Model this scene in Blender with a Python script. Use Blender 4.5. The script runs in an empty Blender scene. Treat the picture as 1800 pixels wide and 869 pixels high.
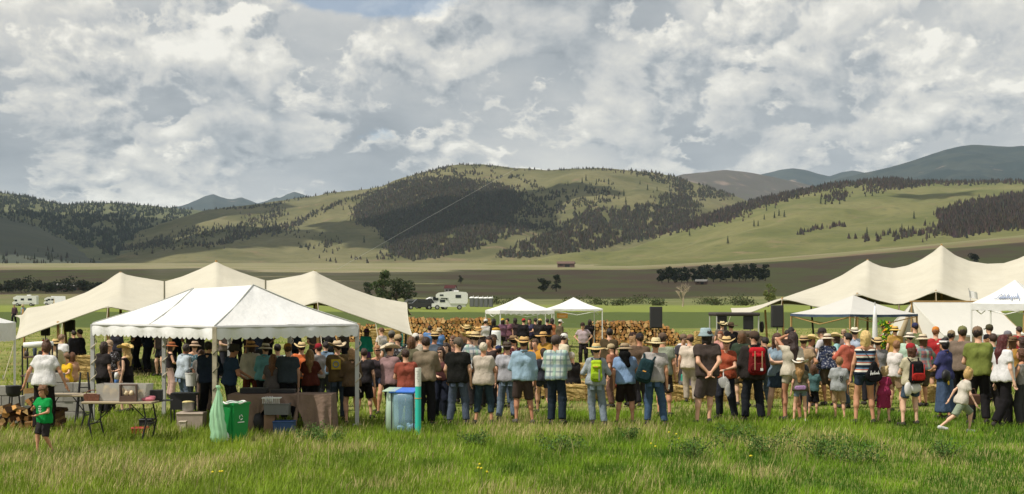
import bpy, bmesh, math, random
import numpy as np
from mathutils import Vector, Matrix

rng = np.random.default_rng(7)
random.seed(7)
scene = bpy.context.scene
COL = scene.collection
R = math.radians

# ------------------------------------------------------------------ camera
F, CX, HY, HC = 2500.0, 900.0, 534.0, 2.4      # focal length (px of the 1800 px frame), centre, horizon row, eye height
cam_data = bpy.data.cameras.new('camera')
cam_data.sensor_width = 36.0
cam_data.lens = 50.0
cam_data.shift_y = 99.5 / 1800.0
cam_data.clip_start = 0.5
cam_data.clip_end = 60000.0
cam = bpy.data.objects.new('camera', cam_data)
cam.location = (0, 0, HC)
cam.rotation_euler = (R(90), 0, 0)
COL.objects.link(cam)
scene.camera = cam

# ------------------------------------------------------------------ sun
SUN_AZ, SUN_EL = R(-118), R(57)                # azimuth clockwise from +Y: left and a little behind the camera
SUN = Vector((math.sin(SUN_AZ) * math.cos(SUN_EL), math.cos(SUN_AZ) * math.cos(SUN_EL), math.sin(SUN_EL)))
sd = bpy.data.lights.new('sun', 'SUN')
sd.energy = 5.0
sd.angle = R(0.6)
sd.color = (1.0, 0.94, 0.84)
sun = bpy.data.objects.new('sun', sd)
sun.rotation_euler = SUN.to_track_quat('Z', 'Y').to_euler()
COL.objects.link(sun)

# ------------------------------------------------------------------ exposure
scene.view_settings.view_transform = 'Standard'
scene.view_settings.look = 'None'
scene.view_settings.exposure = -0.08
scene.view_settings.gamma = 1.0
scene.view_settings.use_curve_mapping = False
scene.render.engine = 'CYCLES'
scene.cycles.use_denoising = True
scene.cycles.max_bounces = 6
scene.cycles.transparent_max_bounces = 12
scene.cycles.volume_bounces = 1
scene.cycles.use_adaptive_sampling = True
scene.cycles.adaptive_threshold = 0.015

# ------------------------------------------------------------------ node helpers
class NT:
    def __init__(s, tree):
        s.t = tree; s.n = tree.nodes; s.l = tree.links
    def new(s, typ, **kw):
        nd = s.n.new(typ)
        for k, v in kw.items(): setattr(nd, k, v)
        return nd
    def put(s, sock, v):
        if isinstance(v, bpy.types.NodeSocket): s.l.new(v, sock)
        else: sock.default_value = v
    def m(s, op, a, b=0.0, c=None, clamp=False):
        nd = s.new('ShaderNodeMath', operation=op, use_clamp=clamp)
        s.put(nd.inputs[0], a); s.put(nd.inputs[1], b)
        if c is not None: s.put(nd.inputs[2], c)
        return nd.outputs[0]
    def mr(s, v, a, b, c=0.0, d=1.0, smooth=True):
        nd = s.new('ShaderNodeMapRange', interpolation_type='SMOOTHSTEP' if smooth else 'LINEAR')
        for i, x in enumerate((v, a, b, c, d)): s.put(nd.inputs[i], x)
        return nd.outputs[0]
    def noise(s, vec, scale, detail=4.0, rough=0.55, dist=0.0, out=0, dim='3D'):
        nd = s.new('ShaderNodeTexNoise', noise_dimensions=dim)
        if vec is not None: s.put(nd.inputs['Vector'], vec)
        s.put(nd.inputs['Scale'], scale); s.put(nd.inputs['Detail'], detail)
        s.put(nd.inputs['Roughness'], rough); s.put(nd.inputs['Distortion'], dist)
        return nd.outputs[out]
    def mix(s, f, a, b, blend='MIX'):
        nd = s.new('ShaderNodeMix', data_type='RGBA', blend_type=blend)
        s.put(nd.inputs[0], f)
        for i, v in ((6, a), (7, b)):
            if not isinstance(v, bpy.types.NodeSocket): v = (v[0], v[1], v[2], 1.0)
            s.put(nd.inputs[i], v)
        return nd.outputs[2]
    def xyz(s, v):
        nd = s.new('ShaderNodeSeparateXYZ'); s.put(nd.inputs[0], v); return nd.outputs
    def comb(s, x, y, z):
        nd = s.new('ShaderNodeCombineXYZ')
        for i, v in enumerate((x, y, z)): s.put(nd.inputs[i], v)
        return nd.outputs[0]
    def vm(s, op, a, b):
        nd = s.new('ShaderNodeVectorMath', operation=op)
        s.put(nd.inputs[0], a); s.put(nd.inputs[1], b)
        return nd.outputs[0]

# ------------------------------------------------------------------ sky
world = bpy.data.worlds.new('World')
scene.world = world
world.use_nodes = True
world.cycles.sampling_method = 'MANUAL'
world.cycles.sample_map_resolution = 256
w = NT(world.node_tree)
w.n.clear()
gen = w.new('ShaderNodeTexCoord').outputs['Generated']
dx, dy, dz = w.xyz(gen)[:3]
el = w.m('MAXIMUM', dz, 0.0)
pv = w.comb(w.m('MULTIPLY', dx, 5.2), w.m('MULTIPLY', w.m('LOGARITHM', w.m('ADD', el, 0.10), 2.71828), -1.75), w.m('MULTIPLY', dy, 5.2))
warp = w.noise(pv, 1.6, 3.0, 0.5, out=1)
pw = w.vm('ADD', pv, w.vm('MULTIPLY', w.vm('SUBTRACT', warp, (0.5, 0.5, 0.5)), (0.20, 0.14, 0.2)))
big = w.noise(pw, 1.0, 2.0, 0.5)
def heaps(off, scale, det, z=0.0):
    """Heaped cloud: rounded billows (folded noise) with finer billows on them."""
    q = w.vm('ADD', pw, (off[0], off[1], off[2] + z))
    a = w.noise(q, scale, 2.0, 0.5)
    b = w.m('ABSOLUTE', w.m('SUBTRACT', w.noise(q, scale * 2.1, det, 0.50), 0.5))
    c = w.m('ABSOLUTE', w.m('SUBTRACT', w.noise(q, scale * 5.0, det, 0.58), 0.5))
    return w.m('SUBTRACT', w.m('SUBTRACT', a, w.m('MULTIPLY', b, 0.70)), w.m('MULTIPLY', c, 0.34))
def layer(scale, z, lo, hi, lift, gain):
    """One layer of heaps: how much of it stands in the way, and how light it is (tops towards the light, grey bases)."""
    h1 = heaps((0, 0, 0), scale, 7.0, z); h2 = heaps((-0.045 / scale, -0.115 / scale, 0.0), scale, 5.0, z); h3 = heaps((0.0, -0.34 / scale, 0.0), scale, 2.0, z)
    rel = w.m('ADD', w.m('MULTIPLY', w.m('SUBTRACT', h1, h2), gain), w.m('MULTIPLY', w.m('SUBTRACT', h1, h3), gain * 0.42))
    return w.mr(h1, lo, hi), w.m('ADD', rel, lift)
wisp = w.noise(w.vm('MULTIPLY', pw, (1.0, 1.6, 1.0)), 3.6, 7.0, 0.6)
bigt = w.m('MULTIPLY', w.m('SUBTRACT', big, 0.5), 1.5)
deck = w.m('ADD', w.m('MULTIPLY', w.m('SUBTRACT', wisp, 0.5), 0.55), w.m('ADD', bigt, 0.40))
a1, s1 = layer(2.3, 2.0, 0.385, 0.445, 0.56, 2.6)
a2, s2 = layer(1.25, 7.0, 0.405, 0.455, 0.54, 2.5)
shade = w.m('ADD', deck, w.m('MULTIPLY', a1, w.m('SUBTRACT', w.m('ADD', s1, w.m('MULTIPLY', bigt, 0.7)), deck)))
shade = w.m('ADD', shade, w.m('MULTIPLY', a2, w.m('SUBTRACT', w.m('ADD', s2, w.m('MULTIPLY', bigt, 0.5)), shade)))
shade = w.mr(shade, 0.02, 1.05, smooth=False)
ramp = w.new('ShaderNodeValToRGB')
cr = ramp.color_ramp
cr.elements[0].position = 0.0; cr.elements[0].color = (0.31, 0.345, 0.385, 1)
cr.elements[1].position = 1.0; cr.elements[1].color = (1.02, 0.99, 0.90, 1)
for p_, c_ in ((0.28, (0.455, 0.485, 0.51)), (0.52, (0.64, 0.645, 0.635)), (0.76, (0.80, 0.785, 0.73))):
    e = cr.elements.new(p_); e.color = (*c_, 1)
w.put(ramp.inputs[0], shade)
sky = w.new('ShaderNodeTexSky', sky_type='NISHITA')
sky.sun_disc = False
sky.sun_elevation = SUN_EL
sky.sun_rotation = SUN_AZ
sky.altitude = 1200.0
bg_blue = w.new('ShaderNodeBackground'); w.put(bg_blue.inputs[0], sky.outputs[0]); bg_blue.inputs[1].default_value = 0.12
bg_cloud = w.new('ShaderNodeBackground'); w.put(bg_cloud.inputs[0], ramp.outputs[0]); bg_cloud.inputs[1].default_value = 1.0
# breaks in the cloud: scattered ones from the large noise, and the one above the middle of the valley
hx = w.m('DIVIDE', w.m('ADD', dx, 0.100), 0.066); hz = w.m('DIVIDE', w.m('SUBTRACT', dz, 0.2100), 0.0135)
hole = w.m('SQRT', w.m('ADD', w.m('MULTIPLY', hx, hx), w.m('MULTIPLY', hz, hz)))
hole = w.m('ADD', hole, w.m('MULTIPLY', w.m('SUBTRACT', wisp, 0.5), 1.6))
hole = w.m('MULTIPLY', w.mr(hole, 0.65, 1.15, 1.0, 0.0), w.mr(dy, 0.0, 0.2))
gap = w.mr(w.m('ADD', w.m('MULTIPLY', big, 0.75), w.m('MULTIPLY', wisp, 0.25)), 0.29, 0.35, 0.85, 0.0)
cover = w.m('SUBTRACT', 1.0, w.m('MAXIMUM', hole, gap), clamp=True)
cover = w.m('MAXIMUM', cover, 0.38)
mixs = w.new('ShaderNodeMixShader')
w.put(mixs.inputs[0], cover); w.l.new(bg_blue.outputs[0], mixs.inputs[1]); w.l.new(bg_cloud.outputs[0], mixs.inputs[2])
wo = w.new('ShaderNodeOutputWorld'); w.l.new(mixs.outputs[0], wo.inputs[0])

# ------------------------------------------------------------------ materials
MATS = {}
def mat(name, color=(0.5, 0.5, 0.5), rough=0.8, var=0.12, scale=8.0, bump=0.0, bscale=40.0, objcol=False, metal=0.0, trans=0.0, alpha=1.0,
        fn=None, spec=0.3, attr=None, bvec=None):
    """A Principled material: the colour (fixed, from the object's own colour, or from a colour attribute) varied by noise, plus fine relief."""
    if name in MATS: return MATS[name]
    m = bpy.data.materials.new(name); m.use_nodes = True
    t = NT(m.node_tree); b = t.n['Principled BSDF']
    pos = t.new('ShaderNodeTexCoord').outputs['Object']
    if objcol: base = t.new('ShaderNodeObjectInfo').outputs['Color']
    elif attr: base = t.new('ShaderNodeAttribute', attribute_name=attr).outputs['Color']
    else:
        rgb = t.new('ShaderNodeRGB'); rgb.outputs[0].default_value = (*color, 1); base = rgb.outputs[0]
    if fn: base = fn(t, pos, base)
    if var > 0:
        nz = t.noise(pos, scale, 5.0, 0.6)
        f = t.mr(nz, 0.25, 0.75, 1.0 - var, 1.0 + var, smooth=False)
        base = t.mix(1.0, base, t.comb(f, f, f), 'MULTIPLY')
    t.put(b.inputs['Base Color'], base)
    b.inputs['Roughness'].default_value = rough
    b.inputs['Metallic'].default_value = metal
    b.inputs['Specular IOR Level'].default_value = spec
    if alpha < 1: b.inputs['Alpha'].default_value = alpha
    if bump > 0:
        bn = t.new('ShaderNodeBump'); bn.inputs['Strength'].default_value = 1.0; bn.inputs['Distance'].default_value = bump
        t.put(bn.inputs['Height'], t.noise(pos if bvec is None else t.vm('MULTIPLY', pos, bvec), bscale, 4.0, 0.6, 0.0 if bvec is None else 1.2)); t.l.new(bn.outputs[0], b.inputs['Normal'])
    if trans > 0:                                          # thin cloth and leaves: some light passes through
        tr = t.new('ShaderNodeBsdfTranslucent'); t.put(tr.inputs[0], base)
        mx = t.new('ShaderNodeMixShader'); mx.inputs[0].default_value = trans
        t.l.new(b.outputs[0], mx.inputs[1]); t.l.new(tr.outputs[0], mx.inputs[2])
        t.l.new(mx.outputs[0], t.n['Material Output'].inputs[0])
    MATS[name] = m
    return m

# ------------------------------------------------------------------ mesh helpers
class MB:
    """Collects boxes, tubes, lathes and sheets into ONE mesh."""
    def __init__(s): s.v = []; s.f = []
    def add(s, v, f):
        o = len(s.v); s.v += [tuple(float(c) for c in p) for p in v]; s.f += [tuple(i + o for i in q) for q in f]; return s
    def box(s, c, size, rot=None, taper=1.0):
        x, y, z = (q / 2 for q in size)
        vs = [Vector((sx * x * (taper if sz > 0 else 1), sy * y * (taper if sz > 0 else 1), sz * z)) for sz in (-1, 1) for sy in (-1, 1) for sx in (-1, 1)]
        if rot is not None: vs = [rot @ p for p in vs]
        c = Vector(c)
        return s.add([p + c for p in vs], [(0, 2, 3, 1), (4, 5, 7, 6), (0, 1, 5, 4), (2, 6, 7, 3), (0, 4, 6, 2), (1, 3, 7, 5)])
    def rbox(s, c, size, r=0.02, rot=None):                # box with chamfered edges
        bm = bmesh.new(); bmesh.ops.create_cube(bm, size=1.0)
        for v in bm.verts: v.co = Vector((v.co.x * size[0], v.co.y * size[1], v.co.z * size[2]))
        bmesh.ops.bevel(bm, geom=bm.edges[:], offset=r, segments=2, profile=0.5, affect='EDGES')
        bm.verts.index_update()
        c = Vector(c)
        vs = [((rot @ v.co) if rot is not None else v.co) + c for v in bm.verts]
        fs = [tuple(v.index for v in f.verts) for f in bm.faces]
        bm.free()
        return s.add(vs, fs)
    def tube(s, pts, radii, n=8, cap=True, flat=1.0):
        pts = [Vector(p) for p in pts]
        if not hasattr(radii, '__len__'): radii = [radii] * len(pts)
        vs = []; fs = []
        for i, p in enumerate(pts):
            d = (pts[min(i + 1, len(pts) - 1)] - pts[max(i - 1, 0)]).normalized()
            a = d.cross(Vector((0, 0, 1)))
            if a.length < 0.05: a = d.cross(Vector((0, 1, 0)))
            a.normalize(); b = a.cross(d).normalized()
            for k in range(n):
                q = 2 * math.pi * k / n
                vs.append(p + (a * math.cos(q) + b * math.sin(q) * flat) * radii[i])
        for i in range(len(pts) - 1):
            for k in range(n):
                k2 = (k + 1) % n
                fs.append((i * n + k, i * n + k2, (i + 1) * n + k2, (i + 1) * n + k))
        if cap:
            fs.append(tuple(range(n - 1, -1, -1))); fs.append(tuple((len(pts) - 1) * n + k for k in range(n)))
        return s.add(vs, fs)
    def lathe(s, prof, n=16, c=(0, 0, 0), fn=None):        # prof: (radius, z) from one end to the other
        vs = []; fs = []
        for r, z in prof:
            for k in range(n):
                q = 2 * math.pi * k / n
                p = Vector((r * math.cos(q), r * math.sin(q), z))
                if fn: p = Vector(fn(p, q, r))
                vs.append(p + Vector(c))
        for i in range(len(prof) - 1):
            for k in range(n):
                k2 = (k + 1) % n
                fs.append((i * n + k, i * n + k2, (i + 1) * n + k2, (i + 1) * n + k))
        fs.append(tuple(range(n - 1, -1, -1))); fs.append(tuple((len(prof) - 1) * n + k for k in range(n)))
        return s.add(vs, fs)
    def sheet(s, grid, thick=None):                        # grid: rows of points; thick: offset vector for a second skin
        nr, nc = len(grid), len(grid[0])
        vs = [Vector(p) for row in grid for p in row]
        fs = [(i * nc + j, i * nc + j + 1, (i + 1) * nc + j + 1, (i + 1) * nc + j) for i in range(nr - 1) for j in range(nc - 1)]
        if thick is not None:
            t = Vector(thick); o = len(vs)
            vs += [p + t for p in vs]
            fs += [tuple(q + o for q in reversed(f)) for f in fs[:]]
            per = [j for j in range(nc)] + [i * nc + nc - 1 for i in range(1, nr)] + [(nr - 1) * nc + j for j in range(nc - 2, -1, -1)] + [i * nc for i in range(nr - 2, 0, -1)]
            for a, b in zip(per, per[1:] + per[:1]): fs.append((a + o, b + o, b, a))
        return s.add(vs, fs)
    def mesh(s, name, smooth=False):
        me = bpy.data.meshes.new(name); me.from_pydata(s.v, [], s.f); me.update()
        if smooth: me.shade_smooth()
        return me
    def build(s, name, material=None, parent=None, smooth=False, loc=None, color=None):
        return link(name, s.mesh(name, smooth), material, parent, loc, color)

def link(name, me, material=None, parent=None, loc=None, color=None):
    o = bpy.data.objects.new(name, me); COL.objects.link(o)
    if material is not None:
        if me is not None and len(me.materials) == 0: me.materials.append(material)
        elif me is not None and me.materials[0] is not material:
            o.material_slots[0].link = 'OBJECT'; o.material_slots[0].material = material
    if parent is not None: o.parent = parent
    if loc is not None: o.location = loc
    if color is not None: o.color = (*color[:3], 1.0)
    return o

def np_mesh(name, v, f, smooth=True, col=None):
    """Mesh from numpy arrays: f is (n,3) or (n,4)."""
    me = bpy.data.meshes.new(name)
    v = np.asarray(v, dtype=np.float32); f = np.asarray(f, dtype=np.int32)
    me.vertices.add(len(v)); me.vertices.foreach_set('co', v.ravel())
    k = f.shape[1]
    me.loops.add(f.size); me.loops.foreach_set('vertex_index', f.ravel())
    me.polygons.add(len(f)); me.polygons.foreach_set('loop_start', np.arange(0, f.size, k, dtype=np.int32))
    me.polygons.foreach_set('loop_total', np.full(len(f), k, dtype=np.int32))
    me.update(calc_edges=True)
    if col is not None:
        a = me.color_attributes.new('tint', 'FLOAT_COLOR', 'POINT')
        c = np.ones((len(v), 4), dtype=np.float32); c[:, :3] = col
        a.data.foreach_set('color', c.ravel())
    if smooth: me.shade_smooth()
    return me

def tag(o, label=None, cat=None, group=None, kind=None):
    if label: o['label'] = label
    if cat: o['category'] = cat
    if group: o['group'] = group
    if kind: o['kind'] = kind
    return o

def empty(name, loc=(0, 0, 0), rz=0.0, label=None, cat=None, group=None):
    o = bpy.data.objects.new(name, None); COL.objects.link(o)
    o.location = loc; o.rotation_euler = (0, 0, rz); o.empty_display_size = 0.2
    return tag(o, label, cat, group)

# ------------------------------------------------------------------ terrain
def smooth01(v, a, b):
    t = np.clip((v - a) / (b - a), 0, 1); return t * t * (3 - 2 * t)
GD = [-1e5, 80, 120, 200, 300, 450, 700, 1000, 1500, 2200, 3000, 4000, 9e4]
GZ = [0, 0, 0.5, 1.3, 1.6, 1.8, 4.6, 12.0, 28.0, 58.0, 88.0, 100.0, 110.0]
def ground(x, y):
    x = np.asarray(x, float); y = np.asarray(y, float)
    z = np.interp(y, GD, GZ)
    u = x / np.maximum(y, 60.0) * F + CX
    z = z + 52 * smooth01(y, 700, 2400) * np.clip((u - 1100) / 700, 0, 1.8) ** 1.3
    z = z + 0.035 * np.sin(x * 0.9 + 1) * np.sin(y * 0.7) + 0.05 * np.sin(x * 0.31) * np.sin(y * 0.23 + 2)
    return z
def G(px, d):
    """The point of the ground at distance d under pixel column px."""
    x = (px - CX) / F * d
    return Vector((x, d, float(ground(x, d))))
def P(px, py, d):
    return Vector(((px - CX) / F * d, d, HC - (py - HY) / F * d))

def axis(lo, hi, fine, n):
    s = np.linspace(np.arcsinh(lo / fine), np.arcsinh(hi / fine), n); return fine * np.sinh(s)
gx = axis(-14000, 14000, 12.0, 190); gy = axis(-600, 19000, 25.0, 230)
XX, YY = np.meshgrid(gx, gy)
ZZ = ground(XX, YY)
def grid_faces(nr, nc):
    i = np.arange(nr - 1)[:, None] * nc + np.arange(nc - 1)[None, :]
    return np.stack([i, i + 1, i + nc + 1, i + nc], -1).reshape(-1, 4)

def fields(t, pos, base):
    """Land use: the trampled meadow, strips of darker and brighter green, plough land and dry slopes further out."""
    x, y, z = t.xyz(pos)[:3]
    wob = t.m('MULTIPLY', t.m('SUBTRACT', t.noise(pos, 0.006, 4.0), 0.5), t.m('MULTIPLY', y, 0.26))
    yy = t.m('ADD', y, wob)
    n1 = t.noise(pos, 0.35, 5.0, 0.65); n2 = t.noise(pos, 2.6, 5.0, 0.6); n3 = t.noise(pos, 0.02, 4.0)
    meadow = t.mix(t.mr(n1, 0.35, 0.68), (0.135, 0.165, 0.036), (0.25, 0.235, 0.080))
    meadow = t.mix(t.mr(n2, 0.45, 0.8), meadow, (0.075, 0.095, 0.025))
    crop = t.mix(n1, (0.060, 0.085, 0.022), (0.080, 0.105, 0.028))  # deeper green strip between the meadow and the bright green
    bright = t.mix(n3, (0.15, 0.195, 0.035), (0.195, 0.215, 0.055))
    scrub = t.mix(t.mr(n3, 0.35, 0.7), (0.105, 0.125, 0.042), (0.17, 0.165, 0.075))
    plough = t.mix(t.mr(t.noise(t.vm('MULTIPLY', pos, (1.0, 0.45, 1.0)), 0.011, 5.0, 0.62), 0.40, 0.60), (0.140, 0.098, 0.062), (0.135, 0.140, 0.052))
    pale = t.mix(t.mr(t.noise(pos, 0.010, 5.0), 0.4, 0.65), (0.175, 0.170, 0.080), (0.225, 0.195, 0.120))
    c = t.mix(t.mr(yy, 112, 118), meadow, crop)
    c = t.mix(t.mr(yy, 190, 200), c, bright)
    c = t.mix(t.mr(yy, 400, 520), c, scrub)
    far = t.mix(t.mr(t.m('ADD', x, t.m('MULTIPLY', t.m('SUBTRACT', t.noise(pos, 0.004, 3.0), 0.5), 500.0)), -130, -20), pale, plough)
    far = t.mix(t.mr(t.m('DIVIDE', x, y), -0.245, -0.265), far, plough)
    c = t.mix(t.mr(yy, 620, 860), c, far)
    c = t.mix(t.mr(yy, 1950, 2350), c, pale)
    return c
ground_mat = mat('ground', rough=0.95, var=0.15, scale=0.9, bump=0.05, bscale=5.0, fn=fields, spec=0.1)
ground_obj = link('ground', np_mesh('ground', np.stack([XX, YY, ZZ], -1).reshape(-1, 3), grid_faces(len(gy), len(gx))), ground_mat)
tag(ground_obj, kind='structure')

# ------------------------------------------------------------------ hills
def vnoise(x, y, seed=0):
    """Smooth value noise."""
    def h(i, j):
        a = np.sin(i * 127.1 + j * 311.7 + seed * 74.7) * 43758.5453
        return a - np.floor(a)
    i = np.floor(x); j = np.floor(y); fx = x - i; fy = y - j
    fx = fx * fx * (3 - 2 * fx); fy = fy * fy * (3 - 2 * fy)
    return (h(i, j) * (1 - fx) + h(i + 1, j) * fx) * (1 - fy) + (h(i, j + 1) * (1 - fx) + h(i + 1, j + 1) * fx) * fy
def fbm(x, y, seed=0, o=4):
    s = 0; a = 0.5
    for k in range(o): s = s + a * vnoise(x * 2 ** k, y * 2 ** k, seed + k); a *= 0.5
    return s
def smoothed(pts, n):
    xs = np.array([p[0] for p in pts], float); ys = np.array([p[1] for p in pts], float)
    q = np.linspace(xs[0], xs[-1], n); v = np.interp(q, xs, ys)
    k = max(3, n // 60) | 1; ker = np.hanning(k + 2)[1:-1]; ker /= ker.sum()
    vp = np.pad(v, k // 2, mode='edge')
    return q, np.convolve(vp, ker, 'valid')
HILLS = {}
def hill(name, crest, db, dc, material, amp=18.0, rough_px=1.2, power=1.15, seed=1, ncol=260, nrow=56, gully=0.010):
    px, py = smoothed(crest, ncol)
    py = py + rough_px * (fbm(px * 0.05, px * 0 + seed, seed, 4) - 0.47) * 4
    T = np.concatenate([np.linspace(0, 1, nrow), [1.04, 1.12, 1.3, 1.6]])
    dcv = dc * (1 + 0.05 * np.sin(px / 170.0 + seed))
    X = np.zeros((len(T), ncol)); Y = X.copy(); Z = X.copy()
    zc = HC + (HY - py) * dcv / F
    for i, t in enumerate(T):
        d = db + (dcv - db) * t
        x = (px - CX) / F * d
        zb = ground((px - CX) / F * db, np.full_like(px, db)) - 6
        f = min(t, 1.0) ** power if t <= 1 else 1 - (t - 1) * 1.1
        z = zb + (zc - zb) * f
        nz = (fbm(x * gully * 0.35 + t * 1.5, d * gully * 0.30 - px * 0.004, seed + 9, 4) - 0.47)
        z = z + amp * 2.2 * nz * math.sin(math.pi * min(t, 1.0)) ** 0.8 * np.clip((zc - zb) / 120, 0.0, 1.0)
        X[i], Y[i], Z[i] = x, d, z
    o = link(name, np_mesh(name, np.stack([X, Y, Z], -1).reshape(-1, 3), grid_faces(len(T), ncol)), material)
    tag(o, kind='structure')
    PYS = HY - (Z - HC) * F / Y
    HILLS[name] = (px, X, Y, Z, PYS, nrow)
    return o
def on_hill(name, qx, qy):
    """World points of a hill's near face seen at pixels (qx, qy); nan where the hill is not there."""
    px, X, Y, Z, PYS, nr = HILLS[name]
    out = np.full((len(qx), 3), np.nan)
    ci = np.clip(np.searchsorted(px, qx), 1, len(px) - 1)
    top = np.minimum.accumulate(PYS[:nr], axis=0)
    for k in range(len(qx)):
        c = ci[k]; col = top[:, c]
        if qy[k] < col[-1] - 0.3 or qy[k] > col[0]: continue
        r = np.interp(-qy[k], -col, np.arange(nr)); i = min(int(r), nr - 2); f = r - i
        u = (qx[k] - px[c - 1]) / (px[c] - px[c - 1])
        for a, A in enumerate((X, Y, Z)):
            v0 = A[i, c - 1] * (1 - u) + A[i, c] * u; v1 = A[i + 1, c - 1] * (1 - u) + A[i + 1, c] * u
            out[k, a] = v0 * (1 - f) + v1 * f
    return out

def slope_grass(c1, c2, c3, sc=0.004):
    def fn(t, pos, base):
        a = t.noise(pos, sc, 6.0, 0.62); b = t.noise(pos, sc * 3.7, 6.0, 0.65, 0.6)
        c = t.mix(t.mr(a, 0.36, 0.64), c1, c2)
        c = t.mix(t.mr(b, 0.56, 0.72), c, c3)
        return t.mix(t.mr(t.noise(pos, sc * 14, 5.0, 0.7), 0.50, 0.72, 0, 0.75), c, (0.075, 0.082, 0.042))
    return fn
m_main = mat('hill grass', rough=0.95, var=0.10, scale=0.03, spec=0.05, fn=slope_grass((0.088, 0.088, 0.040), (0.150, 0.138, 0.068), (0.178, 0.132, 0.082)))
m_right = mat('pasture slope', rough=0.95, var=0.10, scale=0.03, spec=0.05, fn=slope_grass((0.100, 0.108, 0.037), (0.155, 0.148, 0.061), (0.175, 0.142, 0.074)))
m_left = mat('wooded slope', rough=0.95, var=0.12, scale=0.02, spec=0.05, fn=slope_grass((0.075, 0.085, 0.045), (0.115, 0.120, 0.062), (0.20, 0.19, 0.10), 0.003))
m_spur = mat('scrub slope', rough=0.95, var=0.08, scale=0.02, spec=0.05, fn=slope_grass((0.062, 0.070, 0.054), (0.078, 0.084, 0.062), (0.085, 0.084, 0.06), 0.003))
def scree(t, pos, base):
    a = t.noise(pos, 0.0016, 6.0, 0.6, 0.5)
    c = t.mix(t.mr(t.noise(pos, 0.006, 5.0), 0.4, 0.6), (0.018, 0.028, 0.028), (0.034, 0.042, 0.036))
    return t.mix(t.mr(a, 0.60, 0.68), c, (0.27, 0.19, 0.145))
m_far = mat('forested mountain', rough=0.95, var=0.15, scale=0.01, spec=0.05, fn=scree)
m_grey = mat('dry mountain', rough=0.95, var=0.1, scale=0.01, spec=0.05, fn=slope_grass((0.075, 0.066, 0.056), (0.095, 0.082, 0.070), (0.20, 0.15, 0.12), 0.0016))
hill('mountain_west', [(240, 372), (300, 366), (320, 362), (340, 354), (358, 346), (375, 341), (388, 346), (400, 350), (410, 350), (424, 347), (440, 353), (452, 358), (470, 353), (484, 347), (492, 348), (505, 341), (517, 337), (530, 341), (545, 347), (580, 352), (620, 358), (700, 380)],
     9000, 15800, m_far, 150, 0.5, 1.0, 3, 200, 40, 0.004)
hill('mountain_north', [(1120, 330), (1200, 307), (1225, 304), (1275, 299), (1320, 304), (1360, 312), (1400, 321), (1450, 332), (1560, 350)], 6500, 9000, m_grey, 90, 0.4, 1.0, 5, 160, 40, 0.005)
hill('mountain_blue', [(1280, 320), (1330, 309), (1370, 299), (1395, 296), (1415, 299), (1440, 306), (1458, 310), (1480, 303), (1500, 300), (1520, 304), (1580, 312), (1700, 330)], 9500, 13500, m_far, 130, 0.4, 1.0, 6, 160, 40, 0.004)
hill('mountain_east', [(1330, 348), (1420, 330), (1480, 313), (1520, 304), (1560, 295), (1600, 284), (1640, 270), (1680, 259), (1705, 255), (1740, 256), (1770, 258), (1800, 256), (1880, 262), (2000, 285), (2150, 330)], 6800, 10800, m_far, 150, 0.5, 1.0, 8, 240, 50, 0.005)
hill('hill_west', [(-700, 420), (-400, 370), (-150, 345), (0, 339), (40, 343), (80, 353), (115, 362), (150, 357), (190, 357), (230, 359), (270, 362), (320, 367), (360, 372), (420, 392), (500, 430)], 3600, 6800, m_left, 30, 0.8, 1.0, 11, 260, 46)
hill('hill_spur', [(-700, 380), (-300, 355), (-100, 368), (0, 380), (40, 388), (80, 405), (110, 420), (140, 436), (170, 452), (215, 470)], 2900, 4300, m_spur, 10, 0.5, 1.0, 13, 180, 40)
hill('hill_central', [(60, 480), (110, 463), (150, 448), (220, 415), (300, 388), (360, 371), (450, 360), (540, 346), (600, 337), (665, 330), (700, 315), (760, 299), (800, 290), (850, 289), (900, 295), (960, 299), (1020, 296), (1060, 296), (1100, 299), (1160, 305), (1220, 321), (1280, 340), (1340, 365), (1400, 400), (1500, 440)],
     3000, 5200, m_main, 52, 0.7, 1.05, 17, 420, 80)
hill('hill_east', [(800, 462), (880, 452), (960, 441), (1050, 427), (1130, 411), (1200, 393), (1280, 366), (1340, 349), (1400, 336), (1450, 326), (1500, 320), (1560, 314), (1620, 321), (1680, 320), (1740, 319), (1800, 318), (1900, 308), (2100, 300), (2400, 330)],
     2350, 4100, m_right, 26, 0.5, 1.0, 23, 420, 70)

# ------------------------------------------------------------------ trees on the hills
def inside(poly, x, y):
    c = np.zeros(len(x), bool); j = len(poly) - 1
    for i in range(len(poly)):
        xi, yi = poly[i]; xj, yj = poly[j]
        c ^= ((yi > y) != (yj > y)) & (x < (xj - xi) * (y - yi) / (yj - yi + 1e-9) + xi)
        j = i
    return c
def in_poly(poly, per100, clump=0.0, seed=0):
    poly = np.array(poly, float); lo, hi = poly.min(0), poly.max(0)
    n = int((hi - lo).prod() / 100 * per100)
    q = rng.random((n, 2)) * (hi - lo) + lo
    k = inside(poly, q[:, 0], q[:, 1]); q = q + rng.normal(size=q.shape) * np.array([5.0, 2.2])
    if clump: k &= fbm(q[:, 0] * 0.09, q[:, 1] * 0.16, seed, 3) > clump
    return q[k]
def on_line(pts, width, n):
    pts = np.array(pts, float); t = rng.random(n) * (len(pts) - 1); i = np.minimum(t.astype(int), len(pts) - 2)
    p = pts[i] + (pts[i + 1] - pts[i]) * (t - i)[:, None]
    return p + rng.normal(size=(n, 2)) * np.array([4.0, width])
def crop(ox, oy, s, pts): return [(ox + a / s, oy + b / s) for a, b in pts]
CONE_N = 4
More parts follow.
